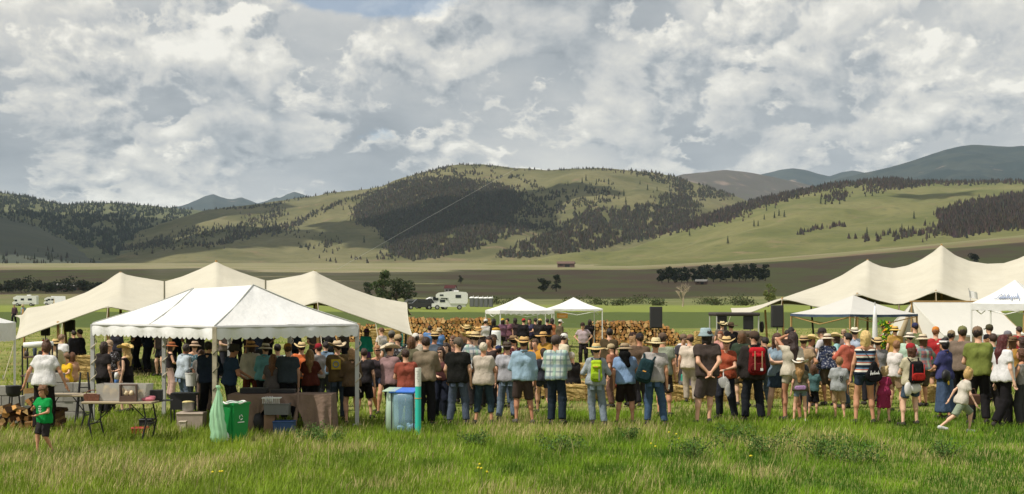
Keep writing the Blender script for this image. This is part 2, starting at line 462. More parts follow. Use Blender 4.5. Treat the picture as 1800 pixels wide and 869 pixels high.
def conifers(name, pts, hmin, hmax, wide=0.20, base=(0.022, 0.028, 0.016), parent=None):
    n = len(pts); h = rng.uniform(hmin, hmax, n) * rng.uniform(0.75, 1.15, n); r = h * wide * rng.uniform(0.7, 1.35, n)
    rings = [(0.08, 1.0), (1.0, 0.03)]
    a0 = rng.random(n) * 6.28
    V = np.zeros((n, len(rings), CONE_N, 3))
    for i, (hz, rr) in enumerate(rings):
        for k in range(CONE_N):
            q = a0 + 2 * math.pi * k / CONE_N; j = rng.uniform(0.7, 1.3, n)
            V[:, i, k, 0] = pts[:, 0] + np.cos(q) * r * rr * j
            V[:, i, k, 1] = pts[:, 1] + np.sin(q) * r * rr * j
            V[:, i, k, 2] = pts[:, 2] + h * hz * rng.uniform(0.9, 1.1, n) - h * 0.06
    f = []
    for i in range(len(rings) - 1):
        for k in range(CONE_N):
            k2 = (k + 1) % CONE_N
            f.append((i * CONE_N + k, i * CONE_N + k2, (i + 1) * CONE_N + k2, (i + 1) * CONE_N + k))
    f = np.array(f)
    Fs = (f[None] + (np.arange(n) * len(rings) * CONE_N)[:, None, None]).reshape(-1, 4)
    tint = np.array(base)[None] * rng.uniform(0.6, 1.5, (n, 1)) * (1 + rng.normal(size=(n, 3)) * 0.12)
    tint = np.repeat(np.clip(tint, 0.004, 1), len(rings) * CONE_N, axis=0)
    me = np_mesh(name, V.reshape(-1, 3), Fs, smooth=False, col=tint)
    return link(name, me, m_conifer, parent)
m_conifer = mat('conifer needles', rough=0.9, var=0.0, attr='tint', spec=0.05)

C3 = lambda pts: crop(0, 270, 3, pts)
C4 = lambda pts: crop(600, 270, 3, pts)
C5 = lambda pts: crop(1200, 240, 3, pts)
def hill_forest(hname, qs, name, hmin, hmax, **kw):
    q = np.concatenate(qs); p = on_hill(hname, q[:, 0], q[:, 1]); p = p[~np.isnan(p[:, 0])]
    o = conifers(name, p, hmin, hmax, **kw)
    tag(o, kind='stuff'); return o
central = [
    in_poly(C4([(60, 300), (130, 235), (200, 195), (300, 150), (430, 125), (600, 140), (760, 150), (930, 200), (960, 280), (880, 345), (1000, 365), (1150, 372), (1010, 405), (900, 430), (700, 500), (560, 540), (380, 560), (250, 520), (260, 470), (200, 400), (90, 370)]), 44, 0.30, 3),
    in_poly(C4([(60, 300), (130, 235), (300, 150), (560, 125), (930, 200), (960, 280), (880, 345), (600, 420), (250, 470), (200, 400), (90, 370)]), 26, 0.0, 3),
    in_poly(C4([(430, 100), (620, 70), (820, 90), (960, 130), (1150, 230), (1180, 300), (1040, 340), (900, 350), (800, 240), (600, 150)]), 16, 0.42, 7),
    in_poly(C4([(0, 575), (60, 560), (250, 500), (420, 540), (300, 570), (0, 590)]), 8, 0.45, 6),
    in_poly(C4([(830, 540), (950, 480), (1100, 420), (1220, 350), (1330, 300), (1480, 285), (1680, 270), (1800, 240), (1900, 280), (1800, 400), (1600, 455), (1300, 508), (1000, 548)]), 46, 0.33, 5),
    in_poly(C4([(900, 340), (1000, 290), (1100, 220), (1180, 150), (1300, 140), (1440, 160), (1450, 240), (1300, 310), (1180, 360)]), 10.0, 0.46, 8),
    in_poly(C4([(1410, 85), (1560, 90), (1800, 120), (2000, 180), (2100, 230), (1800, 260), (1660, 240), (1780, 190), (1620, 125)]), 34, 0.31, 9),
    in_poly(C4([(1640, 200), (1800, 170), (1800, 270), (1640, 260)]), 6, 0.40, 2),
    on_line(C4([(0, 195), (180, 180), (330, 130), (450, 90), (600, 60), (800, 70), (930, 88), (1150, 90), (1300, 82), (1420, 90)]), 0.8, 210),
    on_line(C4([(0, 260), (100, 225), (190, 190)]), 1.2, 60),
    on_line(C4([(300, 180), (430, 105), (560, 70)]), 3.5, 110),
    on_line(C3([(330, 595), (460, 560), (600, 520), (780, 482), (900, 462)]), 3.0, 420),
    on_line(C3([(700, 500), (850, 468), (1000, 420), (1150, 410), (1300, 380), (1420, 340), (1490, 300)]), 6.0, 620),
    on_line(C3([(880, 492), (1150, 480), (1260, 440), (1400, 410), (1540, 385), (1600, 350), (1700, 300), (1800, 262)]), 2.6, 460),
    on_line(C3([(1200, 440), (1400, 405), (1560, 395)]), 6.0, 260),
    on_line(C3([(1380, 285), (1480, 262), (1600, 232), (1700, 212), (1800, 200)]), 1.2, 150),
    on_line(C3([(1000, 302), (1150, 292), (1300, 290), (1400, 270)]), 0.8, 110),
    in_poly(C3([(1500, 520), (1660, 480), (1800, 455), (1800, 505), (1700, 490)]), 9, 0.42, 4),
    in_poly(C3([(1400, 420), (1600, 400), (1800, 420), (1800, 600), (1650, 540), (1500, 440)]), 1.3, 0.42, 4),
    in_poly(C3([(350, 560), (900, 460), (1300, 440), (1200, 500), (700, 520), (400, 600)]), 2.4, 0.42, 4),
]
hill_forest('hill_central', central, 'forest', 6.5, 12, wide=0.27, base=(0.044, 0.038, 0.027))
east = [
    in_poly(C5([(-300, 540), (-100, 470), (60, 420), (200, 375), (340, 330), (500, 290), (640, 262), (760, 240), (900, 220), (1000, 216), (1110, 212), (1200, 230), (1260, 242), (1500, 228), (1800, 224), (1800, 246), (1500, 250), (1300, 252), (1210, 272), (1100, 276), (1010, 258), (900, 262), (760, 280), (620, 312), (470, 355), (330, 392), (230, 450), (0, 492), (-200, 540)]), 46, 0.0, 1),
    on_line(C5([(1250, 246), (1400, 236), (1600, 230), (1800, 228), (2400, 200)]), 1.0, 420),
    in_poly(C5([(745, 322), (800, 300), (875, 292), (870, 320), (800, 345), (755, 342)]), 30),
    in_poly(C5([(930, 290), (1000, 262), (1085, 265), (1080, 292), (1000, 305)]), 16, 0.4, 3),
    in_poly(C5([(1330, 412), (1400, 385), (1500, 352), (1640, 328), (1720, 308), (1800, 308), (2100, 300), (2100, 440), (1800, 480), (1660, 500), (1560, 512), (1420, 528), (1350, 500), (1360, 440)]), 38, 0.0),
    in_poly(C5([(880, 538), (980, 525), (1100, 508), (1230, 490), (1300, 465), (1360, 520), (1300, 545), (1100, 555), (900, 558)]), 15, 0.42, 6),
    on_line(C5([(610, 518), (700, 490), (790, 478), (850, 470)]), 0.9, 60),
    on_line(C5([(300, 420), (370, 405)]), 3.5, 14),
]
hill_forest('hill_east', east, 'forest', 8, 13, wide=0.24, base=(0.044, 0.033, 0.026))
west = [in_poly([(-200, 350), (0, 340), (80, 354), (115, 363), (150, 358), (230, 360), (340, 370), (330, 380), (200, 450), (120, 425), (60, 392), (0, 378), (-200, 372)], 24, 0.34, 12),
        on_line([(-200, 349), (0, 340), (80, 353), (115, 362), (150, 357), (230, 359), (320, 367)], 0.8, 260)]
hill_forest('hill_west', west, 'forest', 10, 17, wide=0.26, base=(0.026, 0.030, 0.022))
spur = [on_line([(0, 381), (60, 398), (120, 426), (165, 448)], 1.0, 60), in_poly([(0, 450), (60, 440), (150, 452), (190, 468), (0, 470)], 4, 0.45)]
hill_forest('hill_spur', spur, 'forest', 9, 14, base=(0.03, 0.03, 0.022))

# lone pines that can be told apart on the open slope
def pine_proto():
    v = MB()
    v.tube([(0, 0, -0.5), (0, 0, 4), (0, 0, 12)], [0.35, 0.28, 0.08], 6)
    trunk = v.mesh('trunk')
    c = MB(); r_ = random.Random(3)
    for k in range(7):
        z = 1.6 + k * 1.75; rr = 2.7 * (1 - k / 7.6) ** 0.8
        c.lathe([(0.15, z + 2.1), (rr * 0.55, z + 0.9), (rr, z), (0.2, z + 0.35)], 9, fn=lambda p, q, r: (p.x * r_.uniform(0.75, 1.2), p.y * r_.uniform(0.75, 1.2), p.z + r_.uniform(-0.25, 0.25)))
    return trunk, c.mesh('crown')
pt, pc = pine_proto()
m_bark = mat('bark', (0.10, 0.075, 0.055), 0.95, 0.3, 3.0, 0.02, 12)
m_pine = mat('pine needles', (0.026, 0.031, 0.018), 0.9, 0.35, 0.6, spec=0.05)
ORD = 'first second third fourth fifth sixth seventh eighth ninth tenth eleventh twelfth thirteenth fourteenth fifteenth sixteenth seventeenth eighteenth nineteenth twentieth'.split() + ['twenty-first', 'twenty-second']
def pine(p, h, label, group):
    o = empty('pine_tree', p - Vector((0, 0, 0.4)), random.uniform(0, 6), label, 'pine tree', group)
    o.scale = (h / 14,) * 3
    link('trunk', pt, m_bark, o); link('crown', pc, m_pine, o)
for i, (a, b) in enumerate(sorted([(730, 325), (728, 350), (752, 352), (828, 350), (855, 338), (442, 385), (488, 372), (508, 412), (536, 418), (484, 425), (430, 432), (398, 466), (376, 468), (964, 312), (1000, 308), (1220, 428), (1156, 492), (972, 515), (918, 265), (600, 322), (36, 518), (238, 560)])):
    q = np.array(C5([(a, b)])); p = on_hill('hill_east', q[:, 0], q[:, 1] + 2)[0]
    if not np.isnan(p[0]): pine(Vector(p), random.uniform(13, 18), 'lone dark pine on the open eastern slope, %s from the left' % ORD[i], 'lone pines on the eastern slope')
for i, (a, b) in enumerate(sorted([(1290, 135), (1575, 155), (1615, 185), (1690, 150), (1195, 160), (1270, 150), (1345, 155), (1250, 180), (1410, 155), (1640, 140), (1665, 190), (1490, 215), (1730, 190), (1500, 250), (1620, 110), (45, 285), (10, 290), (120, 465), (230, 400), (60, 245)])):
    q = np.array(C4([(a, b)])); p = on_hill('hill_central', q[:, 0], q[:, 1] + 3)[0]
    if not np.isnan(p[0]): pine(Vector(p), random.uniform(14, 21), 'lone dark pine standing clear on the central hill, %s from the left' % ORD[i], 'lone pines on the central hill')

# ------------------------------------------------------------------ clouds above the frame, whose shade lies on the land
m_cloud = mat('cloud', (0.85, 0.86, 0.88), 1.0, 0.0, spec=0.0)
def cloud(target, rx, ry, alt=2150, seed=1, rot=0.0):
    c = Vector(target) + SUN * ((alt - target[2]) / SUN.z)
    bm = bmesh.new(); r_ = np.random.default_rng(seed)
    bmesh.ops.create_icosphere(bm, subdivisions=4, radius=1.0)
    V = np.array([v.co[:] for v in bm.verts])
    n = fbm(V[:, 0] * 2.2 + seed * 3.1 + 20, V[:, 1] * 2.2 + 7 + V[:, 2], seed, 5) - 0.47
    n2 = fbm(V[:, 0] * 6 + seed, V[:, 1] * 6 + 9 + V[:, 2] * 4, seed + 5, 3) - 0.44
    V = V * (1 + 1.5 * n + 0.5 * n2)[:, None]
    V[:, 2] = np.where(V[:, 2] > 0, V[:, 2], V[:, 2] * 0.3)
    me = np_mesh('cloud', V * np.array([rx, ry, min(rx, ry) * 0.35]), np.array([[v.index for v in f.verts] for f in bm.faces]))
    bm.free()
    o = link('cloud', me, m_cloud, None, c); o.rotation_euler = (0, 0, rot)
    tag(o, kind='stuff')
    return o
def hp(name, px, py): return on_hill(name, np.array([px]), np.array([py]))[0]
cloud(G(1420, 1500), 520, 430, seed=2)
cloud(G(1250, 1050), 260, 190, seed=4)
cloud(G(980, 900), 150, 160, seed=9)
cloud(G(1750, 1300), 240, 330, seed=12)
cloud(G(120, 1700), 300, 330, seed=5)
cloud(G(60, 1150), 300, 260, seed=21)
cloud(hp('hill_spur', 60, 420), 480, 620, seed=6)
cloud(hp('hill_central', 330, 430), 260, 170, seed=33)
cloud(hp('hill_west', 180, 400), 560, 650, seed=7)
cloud(hp('hill_central', 770, 370), 300, 330, seed=8)
cloud(hp('hill_central', 930, 340), 210, 240, seed=3, rot=0.5)
cloud(hp('hill_central', 700, 410), 240, 200, seed=31)
cloud(hp('hill_east', 1640, 345), 95, 90, seed=14)

# ------------------------------------------------------------------ air
hz_me = MB().box((0, 8600, 650), (27600, 18600, 1320)).mesh('haze')
hz_mat = bpy.data.materials.new('haze'); hz_mat.use_nodes = True
ht = NT(hz_mat.node_tree); ht.n.clear()
pvn = ht.new('ShaderNodeVolumePrincipled')
pvn.inputs['Color'].default_value = (0.66, 0.82, 1.0, 1)
pvn.inputs['Density'].default_value = 2.5e-5
pvn.inputs['Anisotropy'].default_value = 0.1
ht.l.new(pvn.outputs[0], ht.new('ShaderNodeOutputMaterial').inputs['Volume'])
tag(link('haze', hz_me, hz_mat), kind='stuff')

# ================================================================== things of the valley: trees, sheds, vehicles
m_leaf = mat('broad leaves', rough=0.75, var=0.0, attr='tint', trans=0.25, spec=0.2)
def leaf_cloud(centres, radii, n, size, base, seed=0, flat=0.8):
    """Leaf-sized quads spread through lumps of a crown's volume."""
    r_ = np.random.default_rng(seed)
    w_ = np.array(radii) ** 2; k = r_.choice(len(radii), n, p=w_ / w_.sum())
    u = r_.normal(size=(n, 3)); u /= np.linalg.norm(u, axis=1)[:, None]
    rad = np.array(radii)[k] * r_.uniform(0.35, 1.0, n) ** 0.6
    c = np.array(centres)[k] + u * rad[:, None] * np.array([1, 1, flat])
    nrm = u + r_.normal(size=(n, 3)) * 0.7; nrm /= np.linalg.norm(nrm, axis=1)[:, None]
    a = np.cross(nrm, r_.normal(size=(n, 3))); a /= np.linalg.norm(a, axis=1)[:, None] + 1e-9; b = np.cross(nrm, a)
    s = size * r_.uniform(0.6, 1.3, n)[:, None]
    V = np.stack([c - a * s, c + b * s * 0.6, c + a * s, c - b * s * 0.6], 1).reshape(-1, 3)
    Fq = np.arange(4 * n).reshape(-1, 4)
    tint = np.array(base)[None] * r_.uniform(0.65, 1.4, (n, 1)) * (1 + r_.normal(size=(n, 3)) * 0.10)
    return np_mesh('crown', V, Fq, smooth=False, col=np.repeat(np.clip(tint, 0.005, 1), 4, 0))
def broad_tree(px, d, h, wd, label, base=(0.050, 0.072, 0.022), seed=1, n=1500, group=None, name='broadleaf_tree', leaf=None, lumps=11):
    p = G(px, d); r_ = random.Random(seed)
    o = empty(name, p, r_.uniform(0, 6), label, 'tree' if 'tree' in name else 'shrub', group)
    t = MB(); cs = []; rs = []
    t.tube([(0, 0, -0.3), (0.05 * wd, 0, h * 0.3), (0, 0.03 * wd, h * 0.62)], [h * 0.035, h * 0.026, h * 0.010], 7)
    for k in range(lumps):
        q = r_.uniform(0, 6.28); rr = wd * 0.5 * r_.uniform(0.1, 0.72); z = h * r_.uniform(0.18, 0.86)
        rr *= 1.0 - max(0.0, (z / h - 0.55)) * 1.5
        c = (math.cos(q) * rr, math.sin(q) * rr, z); cs.append(c); rs.append(wd * r_.uniform(0.11, 0.24))
        t.tube([(0, 0, h * 0.25), (c[0] * 0.5, c[1] * 0.5, (h * 0.25 + z) / 2 + 0.1), c], [h * 0.014, h * 0.009, h * 0.003], 5)
    t.build('trunk', m_bark, o)
    link('crown', leaf_cloud(cs, rs, n, leaf or wd * 0.045, base, seed), m_leaf, o)
    return o
G_COT = 'cottonwoods beyond the left tent'
broad_tree(672, 470, 12.5, 8, 'tall green cottonwood above the right wing of the left tent', seed=3, n=1300, lumps=16)
broad_tree(697, 480, 9.5, 9, 'broad dark cottonwood between the tall cottonwood and the parked vehicles', (0.050, 0.066, 0.026), 4, 1200, lumps=16)
broad_tree(716, 500, 8.5, 8, 'dark rounded cottonwood nearest the dark parked car', (0.045, 0.060, 0.026), 8, 900, lumps=14)
broad_tree(648, 620, 8.5, 7, 'small dark tree at the end of the tree clump over the left tent', (0.04, 0.055, 0.024), 5, 900)
broad_tree(720, 640, 9, 4, 'slim tree standing up behind the cottonwood clump', (0.045, 0.06, 0.022), 6, 600)
broad_tree(810, 1250, 9.5, 7, 'single round tree on the pale slope above the small shed', (0.045, 0.056, 0.024), 7, 700)
broad_tree(955, 930, 12, 11, 'dark round tree of the pair in the shaded field', (0.040, 0.050, 0.026), 11, 900)
broad_tree(978, 930, 13, 10, 'taller tree of the dark pair in the shaded field', (0.038, 0.048, 0.026), 12, 900)
for i in range(17):
    broad_tree(1164 + i * 11.3, 1250 - i * 2, 13 + (i * 7 % 5), 14, 'dark tree of the windbreak row across the shaded field, %s from the left' % ORD[i], (0.034, 0.045, 0.022), 40 + i, 500, 'windbreak row of trees', leaf=0.9)
broad_tree(1709, 1300, 16, 15, 'dark round tree on the shaded slope above the right tent', (0.030, 0.036, 0.022), 13, 800)
broad_tree(1350, 330, 6.0, 4.2, 'bright yellow-green small tree left of the right tent', (0.13, 0.15, 0.04), 15, 900)
SHR = [(1010, 420, 3.0), (1045, 470, 3.4), (1085, 440, 2.8), (1120, 500, 3.5), (1150, 430, 2.6), (1235, 480, 3.2), (1262, 450, 3.4), (1290, 470, 3.8), (1318, 440, 3.0), (870, 480, 3.2), (900, 450, 2.6), (640, 450, 3)]
for i, (a, d, h) in enumerate(sorted(SHR)):
    broad_tree(a + (i * 37 % 11) - 5, d, h * 0.62, h * 3.4, 'low dark shrub in the scrub strip beyond the far field, %s from the left' % ORD[i], (0.075, 0.090, 0.034), 60 + i, 420, 'shrubs of the scrub strip', 'wild_shrub', 0.32, 14)
for i, (a, d, h) in enumerate([(15, 900, 14), (38, 880, 17), (70, 950, 12), (88, 900, 13), (118, 920, 18), (150, 940, 13), (172, 900, 12), (200, 930, 12)]):
    broad_tree(a, d, h * 0.52, h * 1.25, 'dark farm tree behind the parked camper vans, %s from the left' % ORD[i], (0.060, 0.068, 0.040), 80 + i, 420, 'farm trees behind the vans', leaf=0.9, lumps=8)
# bare tree
def bare_tree(px, d, h, label):
    o = empty('bare_tree', G(px, d), 0, label, 'tree'); r_ = random.Random(5); t = MB(); b = MB()
    t.tube([(0, 0, -0.3), (0.2, 0, h * 0.35), (-0.1, 0, h * 0.6)], [h * 0.04, h * 0.03, h * 0.012], 7)
    def br(p, v, l, r, k):
        q = p + v * l; b.tube([p, (p + q) / 2 + Vector((r_.uniform(-.2, .2), 0, 0)), q], [r, r * 0.75, r * 0.4], 5)
        if k:
            for _ in range(3):
                w2 = (v + Vector((r_.uniform(-.8, .8), r_.uniform(-.8, .8), r_.uniform(-.1, .5)))).normalized(); br(q - v * l * r_.uniform(0, .4), w2, l * 0.68, r * 0.5, k - 1)
    for i in range(7):
        a = i * 0.9; br(Vector((0, 0, h * r_.uniform(0.22, 0.5))), Vector((math.cos(a) * 0.6, math.sin(a) * 0.6, 0.85)).normalized(), h * 0.26, h * 0.017, 3)
    m = mat('bleached wood', (0.42, 0.34, 0.25), 0.9, 0.2, 4.0)
    t.build('trunk', m, o); b.build('branches', m, o)
bare_tree(1200, 360, 6.2, 'pale leafless tree standing alone in front of the windbreak')
# sheds
m_shedw = mat('shed boards', (0.45, 0.42, 0.38), 0.9, 0.2, 2.0); m_redroof = mat('red metal roof', (0.20, 0.055, 0.05), 0.6, 0.2, 1.0); m_dark = mat('dark opening', (0.02, 0.02, 0.02), 0.9, 0.0)
m_barn = mat('weathered barn wood', (0.12, 0.075, 0.06), 0.9, 0.25, 1.0)
def shed(px, d, wd, dp, h, label, wall, roof, name='farm_shed'):
    o = empty(name, G(px, d), random.uniform(-0.3, 0.3), label, 'shed')
    MB().box((0, 0, h / 2 - 0.3), (wd, dp, h + 0.6)).add([(-wd / 2, -dp / 2 + .01, h), (-wd / 2, dp / 2 - .01, h), (-wd / 2, 0, h * 1.5), (wd / 2, -dp / 2 + .01, h), (wd / 2, dp / 2 - .01, h), (wd / 2, 0, h * 1.5)], [(0, 2, 1), (3, 4, 5), (0, 3, 5, 2), (1, 2, 5, 4)]).build('wall', wall, o)
    r = MB()
    for s in (-1, 1): r.sheet([[(-wd * 0.55, s * dp * 0.6, h * 0.93), (wd * 0.55, s * dp * 0.6, h * 0.93)], [(-wd * 0.55, 0, h * 1.55), (wd * 0.55, 0, h * 1.55)]], (0, 0, 0.15))
    r.build('roof', roof, o)
    MB().box((wd * 0.1, -dp / 2 - 0.02, h * 0.36), (wd * 0.28, 0.08, h * 0.72)).build('door', m_dark, o)
    MB().box((-wd * 0.27, -dp / 2 - 0.02, h * 0.55), (wd * 0.18, 0.08, h * 0.3)).build('window', m_dark, o)
shed(792, 880, 6.5, 5, 3.0, 'small white shed with red roof on the pale bank', m_shedw, m_redroof)
shed(995, 2250, 26, 12, 6, 'low dark barn far off at the edge of the shaded field', m_barn, m_barn)
shed(1340, 2900, 9, 7, 5, 'tiny pale cabin alone on the eastern pasture slope', m_shedw, m_barn)
shed(122, 980, 20, 9, 3.2, 'long low farmhouse among dark trees behind the camper vans', m_barn, m_shedw)
shed(1233, 1150, 9, 6, 2.6, 'low grey roofed hut below the windbreak row', m_barn, m_shedw)

m_white = mat('white paint', (0.74, 0.74, 0.72), 0.45, 0.05, 2.0); m_glass = mat('dark window glass', (0.02, 0.025, 0.03), 0.12, 0.0, spec=0.6)
m_tyre = mat('tyre rubber', (0.02, 0.02, 0.02), 0.9, 0.1); m_steel = mat('grey steel', (0.42, 0.42, 0.42), 0.4, 0.1, metal=0.6)
m_carblack = mat('dark car paint', (0.035, 0.035, 0.04), 0.3, 0.0, spec=0.5); m_red = mat('red plastic', (0.45, 0.03, 0.03), 0.5, 0.05)
def prism(mb, prof, wd, y0=None):                          # side profile (x, z) extruded across y
    n = len(prof); a = -wd / 2; b = wd / 2
    return mb.add([(x, a, z) for x, z in prof] + [(x, b, z) for x, z in prof], [tuple(range(n)), tuple(range(2 * n - 1, n - 1, -1))] + [(i, i + n, (i + 1) % n + n, (i + 1) % n) for i in range(n)])
def wheels(o, xs, wd, r):
    for x in xs:
        for s in (-1, 1):
            wv = MB().tube([(x, s * wd / 2 - s * 0.12, r), (x, s * wd / 2 + s * 0.10, r)], r, 14).build('wheel', m_tyre, o)
            MB().tube([(x, s * wd / 2 + s * 0.09, r), (x, s * wd / 2 + s * 0.12, r)], r * 0.58, 10).build('rim', m_steel, wv)
def pickup_camper(px, d, label):
    o = empty('pickup_camper', G(px, d), R(4), label, 'camper')
    prism(MB(), [(-2.8, 0.45), (2.7, 0.45), (2.75, 0.95), (0.3, 1.05), (-0.1, 1.1), (-0.5, 1.75), (-1.6, 1.78), (-1.75, 1.1), (-2.75, 1.0)], 1.85).build('body', m_white, o)
    b = MB(); prism(b, [(0.1, 1.0), (2.9, 0.95), (3.05, 1.3), (3.05, 2.55), (2.8, 2.85), (0.4, 3.0), (-1.7, 2.75), (-2.1, 2.45), (-2.1, 1.95), (-0.1, 1.9)], 2.1)
    c = b.build('camper_body', m_white, o)
    MB().box((1.5, -1.06, 2.15), (0.9, 0.04, 0.5)).build('window', m_glass, c); MB().box((-1.2, -1.06, 2.35), (0.6, 0.04, 0.25)).build('window', m_glass, c)
    MB().rbox((1.2, 0, 3.0), (0.8, 0.8, 0.25), 0.05).build('roof_vent', m_white, c)
    MB().box((-1.05, -0.94, 1.42), (0.85, 0.03, 0.42)).build('window', m_glass, o)
    MB().box((-2.79, 0.55, 0.82), (0.06, 0.3, 0.18)).build('headlight', m_steel, o); MB().box((-2.79, -0.55, 0.82), (0.06, 0.3, 0.18)).build('headlight', m_steel, o)
    wheels(o, (-1.9, 1.7), 1.8, 0.38)
def motorhome(px, d, label, l=7.0, rz=0.1, h=2.9):
    o = empty('motorhome', G(px, d), rz, label, 'camper')
    prism(MB(), [(-l / 2, 0.5), (l / 2, 0.5), (l / 2, h - 0.1), (l / 2 - 0.2, h), (-l / 2 + 1.2, h), (-l / 2 + 0.2, h - 0.5), (-l / 2 + 0.15, h - 1.0), (-l / 2 + 0.8, h - 1.1), (-l / 2 + 0.3, 1.25), (-l / 2 - 0.05, 1.1)], 2.3).build('body', m_white, o)
    for x, wx in ((-0.6, 0.9), (1.6, 1.1)): MB().box((x * l / 7, -1.16, 1.85), (wx, 0.04, 0.55)).build('window', m_glass, o)
    MB().box((-l / 2 + 0.95, -1.16, 1.55), (0.7, 0.04, 0.5)).build('window', m_glass, o)
    MB().rbox((l * 0.15, 0, h + 0.12), (1.0, 0.9, 0.28), 0.05).build('air_conditioner', m_white, o)
    MB().box((l * 0.05, -1.155, 0.85), (l * 0.7, 0.02, 0.12)).build('side_stripe', m_steel, o)
    wheels(o, (-l * 0.3, l * 0.27), 2.2, 0.42)
def car(px, d, label, paint, l=4.6, rz=0.0, suv=True):
    o = empty('parked_car', G(px, d), rz, label, 'car', None); h = 1.75 if suv else 1.45
    prism(MB(), [(-l / 2, 0.35), (l / 2, 0.35), (l / 2, 0.95), (l * 0.47, 1.05), (l * 0.40, h - 0.05), (-0.1 * l, h), (-0.26 * l, 1.05), (-l * 0.47, 0.92)], 1.8).build('body', paint, o)
    for s in (-1, 1):
        MB().box((l * 0.13, s * 0.905, 1.3), (l * 0.40, 0.02, 0.36)).build('window', m_glass, o)
        MB().box((-l / 2 - 0.005, s * 0.6, 0.75), (0.05, 0.35, 0.16)).build('headlight', m_steel, o)
    wheels(o, (-l * 0.31, l * 0.30), 1.75, 0.36)
pickup_camper(789, 232, 'white pickup truck with a slide-in camper parked beyond the firewood')
motorhome(768, 240, 'low white van parked just behind the pickup camper', 4.6, 0.2, 2.1)
car(738, 238, 'black car parked beside the right end of the left tent', m_carblack, 5.0, 0.15)
car(722, 262, 'dark grey car parked furthest behind the left tent', mat('grey car paint', (0.12, 0.12, 0.13), 0.3, 0, spec=0.5), 4.8, -0.2)
motorhome(45, 400, 'white motorhome parked behind the left wing of the left tent', 6.6, 0.05)
motorhome(90, 460, 'small white trailer parked next to the yellow and white tent', 4.0, 0.0, 2.7)
m_yel = mat('yellow nylon', (0.62, 0.36, 0.05), 0.7, 0.1, trans=0.2)
o = empty('ridge_tent', G(105, 420), 0.5, 'tiny yellow and white tent showing over the left tent canvas', 'tent')
MB().sheet([[(-1.7, -1.2, 0), (1.7, -1.2, 0)], [(-1.6, 0, 2.9), (1.6, 0, 2.9)]], (0, 0.03, 0)).sheet([[(-1.7, 1.2, 0), (1.7, 1.2, 0)], [(-1.6, 0.03, 2.9), (1.6, 0.03, 2.9)]], (0, 0.03, 0)).build('roof', m_white, o)
MB().add([(-1.6, -1.15, 0.02), (-1.6, 1.15, 0.02), (-1.5, 0, 2.85)], [(0, 1, 2)]).build('front_flap', m_yel, o)
m_porta = mat('grey moulded plastic', (0.09, 0.095, 0.10), 0.6, 0.05)
for i in range(5):
    o = empty('portable_toilet', G(829.5 + i * 8.3, 330), 0, 'dark grey portable toilet with white roof, %s in the row beyond the firewood' % ('leftmost', 'second from left', 'middle', 'second from right', 'rightmost')[i], 'toilet', 'row of portable toilets')
    MB().rbox((0, 0, 1.0), (1.02, 1.1, 2.0), 0.04).build('cabin', m_porta, o)
    MB().lathe([(0.62, 2.0), (0.62, 2.1), (0.5, 2.26), (0.2, 2.34), (0.05, 2.35)], 12).build('roof', m_white, o)
    MB().rbox((0, -0.56, 0.98), (0.66, 0.05, 1.8), 0.02).build('door', mat('toilet door', (0.14, 0.145, 0.15), 0.6, 0.05), o)
    MB().tube([(0.35, 0.45, 2.0), (0.35, 0.45, 2.6)], 0.05, 6).build('vent_pipe', m_white, o)
car(812, 420, 'small blue grey car parked beside the portable toilets', mat('blue grey car paint', (0.16, 0.20, 0.25), 0.3, 0, spec=0.5), 4.3, 1.4)

# ================================================================== tents
def weave(t, pos, base):
    return t.mix(t.mr(t.noise(pos, 0.7, 4.0), 0.3, 0.7, 0.0, 0.35), base, t.mix(1.0, base, (0.86, 0.84, 0.80), 'MULTIPLY'))
m_vinyl = mat('white vinyl', (0.73, 0.73, 0.72), 0.55, 0.04, 3.0, 0.04, 2.5, fn=weave, trans=0.06)
m_canvas = mat('cream stretch canvas', (0.51, 0.482, 0.395), 0.85, 0.05, 1.2, 0.05, 1.3, fn=weave, trans=0.03)
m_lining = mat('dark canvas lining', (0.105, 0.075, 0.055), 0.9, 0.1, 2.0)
m_pole = mat('galvanised pole', (0.46, 0.46, 0.45), 0.5, 0.1, 4.0); m_wood = mat('wooden pole', (0.44, 0.27, 0.11), 0.8, 0.2, 5.0, 0.004, 30)
m_rope = mat('dark rope', (0.10, 0.095, 0.06), 0.9, 0.1); m_lrope = mat('pale rope', (0.50, 0.44, 0.33), 0.9, 0.2, 20)
# --- white frame tent
TN, TR, TL = Vector((-5.33, 25.5, 0)), Vector((-3.06, 28.1, 0)), Vector((-8.55, 29.0, 0)); TB = TL + TR - TN
TC = (TN + TB) / 2; td = (TL - TN).normalized()
E0, E1, ZR = 2.00, 1.77, 2.76
ft = empty('frame_tent', (0, 0, 0), 0, 'white hipped frame tent with scalloped valance sheltering the serving table', 'tent')
up = lambda p, z: Vector((p.x, p.y, z))
r0, r1 = up(TC - td * 1.12, ZR), up(TC + td * 1.15, ZR - 0.05)
def panel(a, b, c, d_, n=14, sag=0.05):                    # eave a-b, ridge d_-c
    rows = []
    for i in range(n + 1):
        v = i / n; row = []
        for j in range(n + 1):
            u = j / n; p = (a * (1 - u) + b * u) * (1 - v) + (d_ * (1 - u) + c * u) * v
            q = p.copy(); q.z -= sag * math.sin(math.pi * v) * (0.8 + 0.2 * math.cos(u * 9)) + 0.012 * math.sin(u * 23 + v * 5) * (1 - v) * math.sin(math.pi * u)
            row.append(q)
        rows.append(row)
    return rows
roof = MB()
eN, eR, eL, eB = (up(p, E0) for p in (TN, TR, TL, TB))
for a, b, c, d_ in ((eN, eL, r1, r0), (eR, eN, r0, r0), (eB, eR, r0, r1), (eL, eB, r1, r1)): roof.sheet(panel(a, b, c, d_))
rf = roof.build('roof', m_vinyl, ft, smooth=True)
